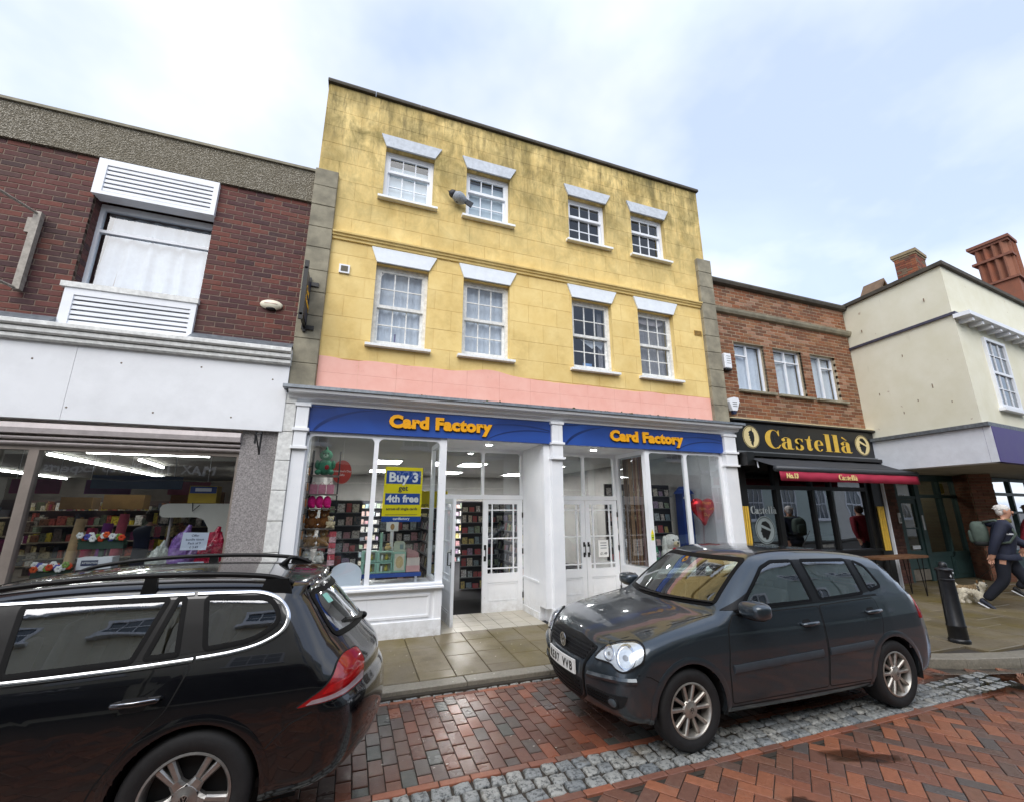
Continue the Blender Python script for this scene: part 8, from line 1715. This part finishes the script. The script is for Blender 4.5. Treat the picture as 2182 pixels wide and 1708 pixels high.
def walker(x, y, z, label, jm, tm, hm, skin, lean=.16, flip=1, sc=1.0, shoe='#1d2436', nm='person'):
    t = thing(nm, (x, y, z), label, 'person'); f = flip
    P = lambda a, b, c, r: (x + a * f * sc, y + b * sc, z + c * sc, r * sc if not isinstance(r, tuple) else tuple(q * sc for q in r))
    J = {'pelvis': P(0, 0, .90, (.18, .165)), 'waist': P(lean * .35, 0, 1.06, (.195, .17)), 'chest': P(lean * .8, 0, 1.27, (.205, .175)), 'upper': P(lean * 1.1, 0, 1.41, (.15, .135)), 'neck': P(lean * 1.35, 0, 1.50, .058), 'jaw': P(lean * 1.75, 0, 1.565, (.062, .07)), 'skull': P(lean * 1.8, 0, 1.645, (.078, .095)), 'crown': P(lean * 1.72, 0, 1.70, (.06, .07))}
    E_ = [('pelvis', 'waist'), ('waist', 'chest'), ('chest', 'upper'), ('upper', 'neck'), ('neck', 'jaw'), ('jaw', 'skull'), ('skull', 'crown')]
    for n_, s, sw in (('R', -1, -1), ('L', 1, 1)):
        J[n_ + 'sh'] = P(lean * .95, s * .205, 1.40, .092); J[n_ + 'el'] = P(lean * .75 + sw * .11, s * .28, 1.14, .075); wx = lean * .5 + sw * (.17 if sw < 0 else .38); J[n_ + 'wr'] = P(wx, s * .265, .90 + (.06 if sw > 0 else 0), .04)
        J[n_ + 'cuff'] = P(wx * .98, s * .27, .935 + (.06 if sw > 0 else 0), .058)
        E_ += [('upper', n_ + 'sh'), (n_ + 'sh', n_ + 'el'), (n_ + 'el', n_ + 'cuff'), (n_ + 'cuff', n_ + 'wr')]
        w_ = Vector(J[n_ + 'wr'][:3]); hand(J, E_, n_ + 'wr', w_, w_ + Vector((sw * .03 * f, 0, -.1)), s, n_)
        lg = -1 if n_ == 'R' else 1
        J[n_ + 'hip'] = P(.0 + lg * .03, s * .085, .83, .115); J[n_ + 'kn'] = P(-.06 if lg < 0 else .20, s * .085, .49, .085); J[n_ + 'an'] = P(-.34 if lg < 0 else .31, s * .085, .14 if lg < 0 else .10, .055); J[n_ + 'hem'] = P(-.305 if lg < 0 else .305, s * .085, .19 if lg < 0 else .16, .075)
        E_ += [('pelvis', n_ + 'hip'), (n_ + 'hip', n_ + 'kn'), (n_ + 'kn', n_ + 'hem'), (n_ + 'hem', n_ + 'an')]
    def pick(c):
        h = (c.z - z) / sc
        if h > 1.495 + .0: return 0
        if h < .90 and any((Vector(J[n_ + 'wr'][:3]) + Vector((0, 0, .0)) - c).length < .20 * sc and c.z < J[n_ + 'wr'][2] + .01 and abs(c.y - y) > .17 * sc for n_ in 'RL'): return 0
        if abs(c.y - y) > .17 * sc and h < .98 and h > .70 and any((Vector(J[n_ + 'wr'][:3]) - c).length < .18 * sc and c.z < J[n_ + 'wr'][2] + .012 for n_ in 'RL'): return 0
        return 1 if h > .84 else 2
    grow('body', J, E_, [skin, jm, tm], pick, t, 2, 'pelvis')
    hx, hz = x + lean * 1.8 * f * sc, z + 1.645 * sc
    # face: nose, eyes, ear; hair
    MB().ball((hx + .082 * f * sc, y, hz - .03 * sc), (.020 * sc, .015 * sc, .024 * sc), 10, 6).build('nose', skin, t, smooth=True)
    for s in (-1, 1): MB().ball((hx + .075 * f * sc, y + s * .032 * sc, hz + .005 * sc), (.012, .013, .01), 8, 6).build('eye', M_BLACK, t, smooth=True); MB().ball((hx - .005 * f, y + s * .083 * sc, hz - .015 * sc), (.022 * sc, .012 * sc, .034 * sc), 10, 6).build('ear', skin, t, smooth=True)
    MB().ball((hx + .078 * f * sc, y, hz - .075 * sc), (.012, .026, .006), 8, 5).build('mouth', mat('lip_tone', '#8a5a50', .6), t, smooth=True)
    hr = MB(); rr = random.Random(5); hr.ball((hx - .030 * f * sc, y, hz + .030 * sc), (.098 * sc, .090 * sc, .080 * sc), 18, 12); hr.ball((hx - .058 * f * sc, y, hz - .02 * sc), (.062 * sc, .082 * sc, .075 * sc), 16, 10)
    for k in range(50): a = rr.uniform(0, 6.28); e = rr.uniform(-.2, 1.2); q = Vector((math.cos(a) * math.cos(e) * .10, math.sin(a) * math.cos(e) * .088, math.sin(e) * .075)) * sc; c = Vector((hx - .03 * f * sc, y, hz + .03 * sc)) + q * .95; hr.tube([c, c + q.normalized() * .010 + Vector((-.02 * f, 0, -.008))], [.012, .003], 5)
    hr.build('hair', hm, t, smooth=True)
    # shoes
    for n_, s, lg in (('R', -1, -1), ('L', 1, 1)):
        ax, ay, az = J[n_ + 'an'][:3]; th = R(32) if lg < 0 else R(-14); zb = .0
        def tr(u, v, w_): c_, q_ = math.cos(th), math.sin(th); return (ax + f * (u * c_ + w_ * q_ + (.02 if lg < 0 else .02)), ay + v, az + (-u * q_ + w_ * c_) )
        o = -.115
        for nm_, prof, m in (('shoe', [(-.085, .032, .02, .11), (-.05, .042, .016, .12), (.0, .043, .015, .10), (.07, .047, .012, .07), (.14, .048, .012, .055), (.185, .036, .016, .045), (.205, .015, .02, .035)], mat('shoe_navy' + shoe, shoe, .6)), ('sole', [(-.09, .036, -.012, .018), (.0, .045, -.012, .0145), (.14, .05, -.012, .0115), (.19, .038, -.006, .015), (.212, .015, .0, .018)], M_WHITE)):
            vs = []; 
            for u, hw, z0, z1 in prof: vs += [tr(u, -hw, z0 + o), tr(u, hw, z0 + o), tr(u, hw * .8, z1 + o), tr(u, -hw * .8, z1 + o)]
            n = len(prof); fs = [(k * 4 + q, k * 4 + (q + 1) % 4, (k + 1) * 4 + (q + 1) % 4, (k + 1) * 4 + q) for k in range(n - 1) for q in range(4)] + [(0, 1, 2, 3), tuple((n - 1) * 4 + q for q in (3, 2, 1, 0))]
            so = MB().add(vs, fs).build(nm_, m, t); md = so.modifiers.new('s', 'SUBSURF'); md.levels = md.render_levels = 1
    return t
mx_, my_ = 10.72, 4.556; ROT = R(-67.4)
mn = walker(mx_, my_, .075, 'white haired man in navy jacket and dark trousers striding right', M_NAVY, M_TROU, M_HAIRW, M_SKIN, .085)
# collar and jacket hem, reflective stripe
MB().lathe([(.085, 0), (.095, .02), (.088, .065), (.07, .07)], (mx_ + .11, my_, 1.515), 18).build('scarf', mat('olive_scarf', '#6a6238', .9, .3, 40), mn, smooth=True)
MB().lathe([(.20, 0), (.205, .01), (.2, .06), (.18, .10)], (mx_ + .01, my_, .905), 24).build('jacket_hem', M_NAVY, mn, smooth=True)
MB().ball((mx_ - .05, my_, 1.50), (.09, .14, .065), 14, 8).build('hood', M_NAVY, mn, smooth=True)
box('white_stripe', mx_ + .10, mx_ + .22, my_ - .185, my_ - .172, 1.32, 1.345, M_WHITE, mn)
mn.rotation_euler = (0, 0, ROT)
bp = thing('backpack', (mx_, my_, 1.1), 'grey green backpack worn by the white haired man', 'backpack')
M_BPK = mat('backpack_green', '#4a574f', .8, .2, 20)
MB().ball((mx_ - .22, my_, 1.33), (.115, .155, .205), 22, 14, .62).build('bag', M_BPK, bp, smooth=True); MB().ball((mx_ - .32, my_, 1.27), (.05, .11, .115), 16, 10, .6).build('pocket', mat('backpack_dark', '#4a5850', .8), bp, smooth=True); MB().ball((mx_ - .22, my_, 1.16), (.105, .145, .05), 16, 8, .6).build('base', mat('backpack_base', '#1c1f20', .8), bp, smooth=True)
for s in (-1, 1): MB().tube([(mx_ - .15, my_ + s * .11, 1.52), (mx_ + .0, my_ + s * .175, 1.555), (mx_ + .16, my_ + s * .20, 1.47), (mx_ + .21, my_ + s * .20, 1.34), (mx_ + .12, my_ + s * .225, 1.20), (mx_ - .12, my_ + s * .15, 1.15)], .019, 8).build('strap', M_BPK, bp, smooth=True)
bp.rotation_euler = (0, 0, ROT)
rd = walker(12.75, 4.95, .09, 'person in a red coat at the right edge beyond the white haired man', mat('red_coat', '#7c1626', .8, .2, 20), mat('dark_jeans', '#1c1e28', .85, .2, 20), mat('brown_hair', '#3a2a20', .8, .2, 40), M_SKIN, .06, 1, 1.0, '#202020'); rd.rotation_euler = (0, 0, ROT)
cu = walker(-2.95, 8.6, .06, 'customer in a dark navy top browsing inside the haberdashery', mat('customer_navy', '#1c2440', .8, .2, 20), mat('dark_jeans', '#1c1e28'), mat('brown_hair', '#3a2a20'), M_SKIN, .03, 1, .96, '#202020'); cu.rotation_euler = (0, 0, R(60))

# ================================================================= dog
X, Y, Zg = 10.74, 5.12, .092
dg_ = thing('dog', (X, Y, Zg), 'small shaggy cream dog with tan back and black collar trotting beside the man', 'dog')
M_FURC = mat('dog_cream', '#f2ead8', .95, .15, 40, bump=.9, bscale=120); M_FURG = mat('dog_tan', '#a08a68', .95, .25, 40, bump=.9, bscale=120)
Jd = {'hips': (X - .13, Y, Zg + .235, .066), 'belly': (X - .03, Y, Zg + .235, .066), 'chest': (X + .08, Y, Zg + .24, .076), 'neck': (X + .135, Y - .01, Zg + .30, .05), 'head': (X + .165, Y - .03, Zg + .355, .058), 'muz': (X + .20, Y - .085, Zg + .335, .03), 'tail0': (X - .195, Y, Zg + .28, .02), 'tail1': (X - .225, Y + .005, Zg + .36, .017), 'tail2': (X - .245, Y + .005, Zg + .43, .010)}
Ed = [('hips', 'belly'), ('belly', 'chest'), ('chest', 'neck'), ('neck', 'head'), ('head', 'muz'), ('hips', 'tail0'), ('tail0', 'tail1'), ('tail1', 'tail2')]
for n_, bx_, sy, k, hock, ft in (('a', 'hips', -.045, (.03, .14), (-.035, .085), (-.03, .025)), ('b', 'hips', .045, (.06, .145), (.02, .085), (.05, .025)), ('c', 'chest', -.05, (.01, .135), (.03, .08), (.055, .025)), ('d', 'chest', .05, (-.02, .135), (-.03, .085), (-.005, .03))):
    b0 = Jd[bx_]; Jd[n_ + '0'] = (b0[0] + k[0], Y + sy, Zg + k[1], .036); Jd[n_ + '1'] = (b0[0] + hock[0], Y + sy, Zg + hock[1], .026); Jd[n_ + '2'] = (b0[0] + ft[0], Y + sy, Zg + ft[1], .025); Jd[n_ + '3'] = (b0[0] + ft[0] + .03, Y + sy - .004, Zg + .018, .021); Ed += [(bx_, n_ + '0'), (n_ + '0', n_ + '1'), (n_ + '1', n_ + '2'), (n_ + '2', n_ + '3')]
bdy = grow('body', Jd, Ed, [M_FURC, M_FURG], lambda c: 1 if c.z > Zg + .255 and X - .18 < c.x < X + .09 else 0, dg_, 2, 'hips')
rr = random.Random(4); tf = [MB(), MB()]
for p in bdy.data.polygons:
    for q in range(2):
        c = p.center + Vector((rr.uniform(-.006, .006), rr.uniform(-.006, .006), rr.uniform(-.006, .006))); n = p.normal; g_ = Vector((-.4 + rr.uniform(-.35, .35), rr.uniform(-.35, .35), -.9)); tail = c.z > Zg + .33 and c.x < X - .1; face = c.x > X + .12 and c.z > Zg + .3
        d_ = (n * .6 + g_ * .7).normalized() * rr.uniform(.016, .038) * (.5 if tail or face else 1); tf[p.material_index].tube([c - n * .003, c + d_ * .6 + n * .004, c + d_], [.0042, .0032, .0006], 3, False)
for q, m, nm_ in ((tf[0], M_FURC, 'coat'), (tf[1], M_FURG, 'saddle_coat')): o = q.build(nm_, m, dg_, fix=False); o['kind'] = 'stuff'
hd = Vector(Jd['head'][:3])
for s in (-1, 1): MB().ball(hd + Vector((s * .042 - .02, .012 + s * .028, .022)), (.018, .016, .036), 10, 8).build('ear', mat('dog_ear', '#8a6c48', .95, .2, 40), dg_, smooth=True); MB().ball(hd + Vector((.03 - s * .018, -.044 + s * .016, .014)), .0095, 8, 6).build('eye', M_BLACK, dg_, smooth=True)
MB().ball((X + .215, Y - .112, Zg + .338), (.013, .012, .011), 8, 6).build('nose', M_BLACK, dg_, smooth=True)
MB().lathe([(.068, -.014), (.074, 0), (.068, .014)], (X + .10, Y - .003, Zg + .262), 20, 'x').build('collar', M_BLACK, dg_, smooth=True)
dg_.rotation_euler = (0, 0, ROT)
ld = thing('dog_lead', (10.5, 4.9, .4), 'thin black lead from the man\'s hand to the dog', 'lead'); MB().tube([(10.43, 4.57, .82), (10.50, 4.86, .56), (10.68, 5.0, .40), (10.77, 5.03, .37)], .004, 6).build('cord', M_BLACK, ld)
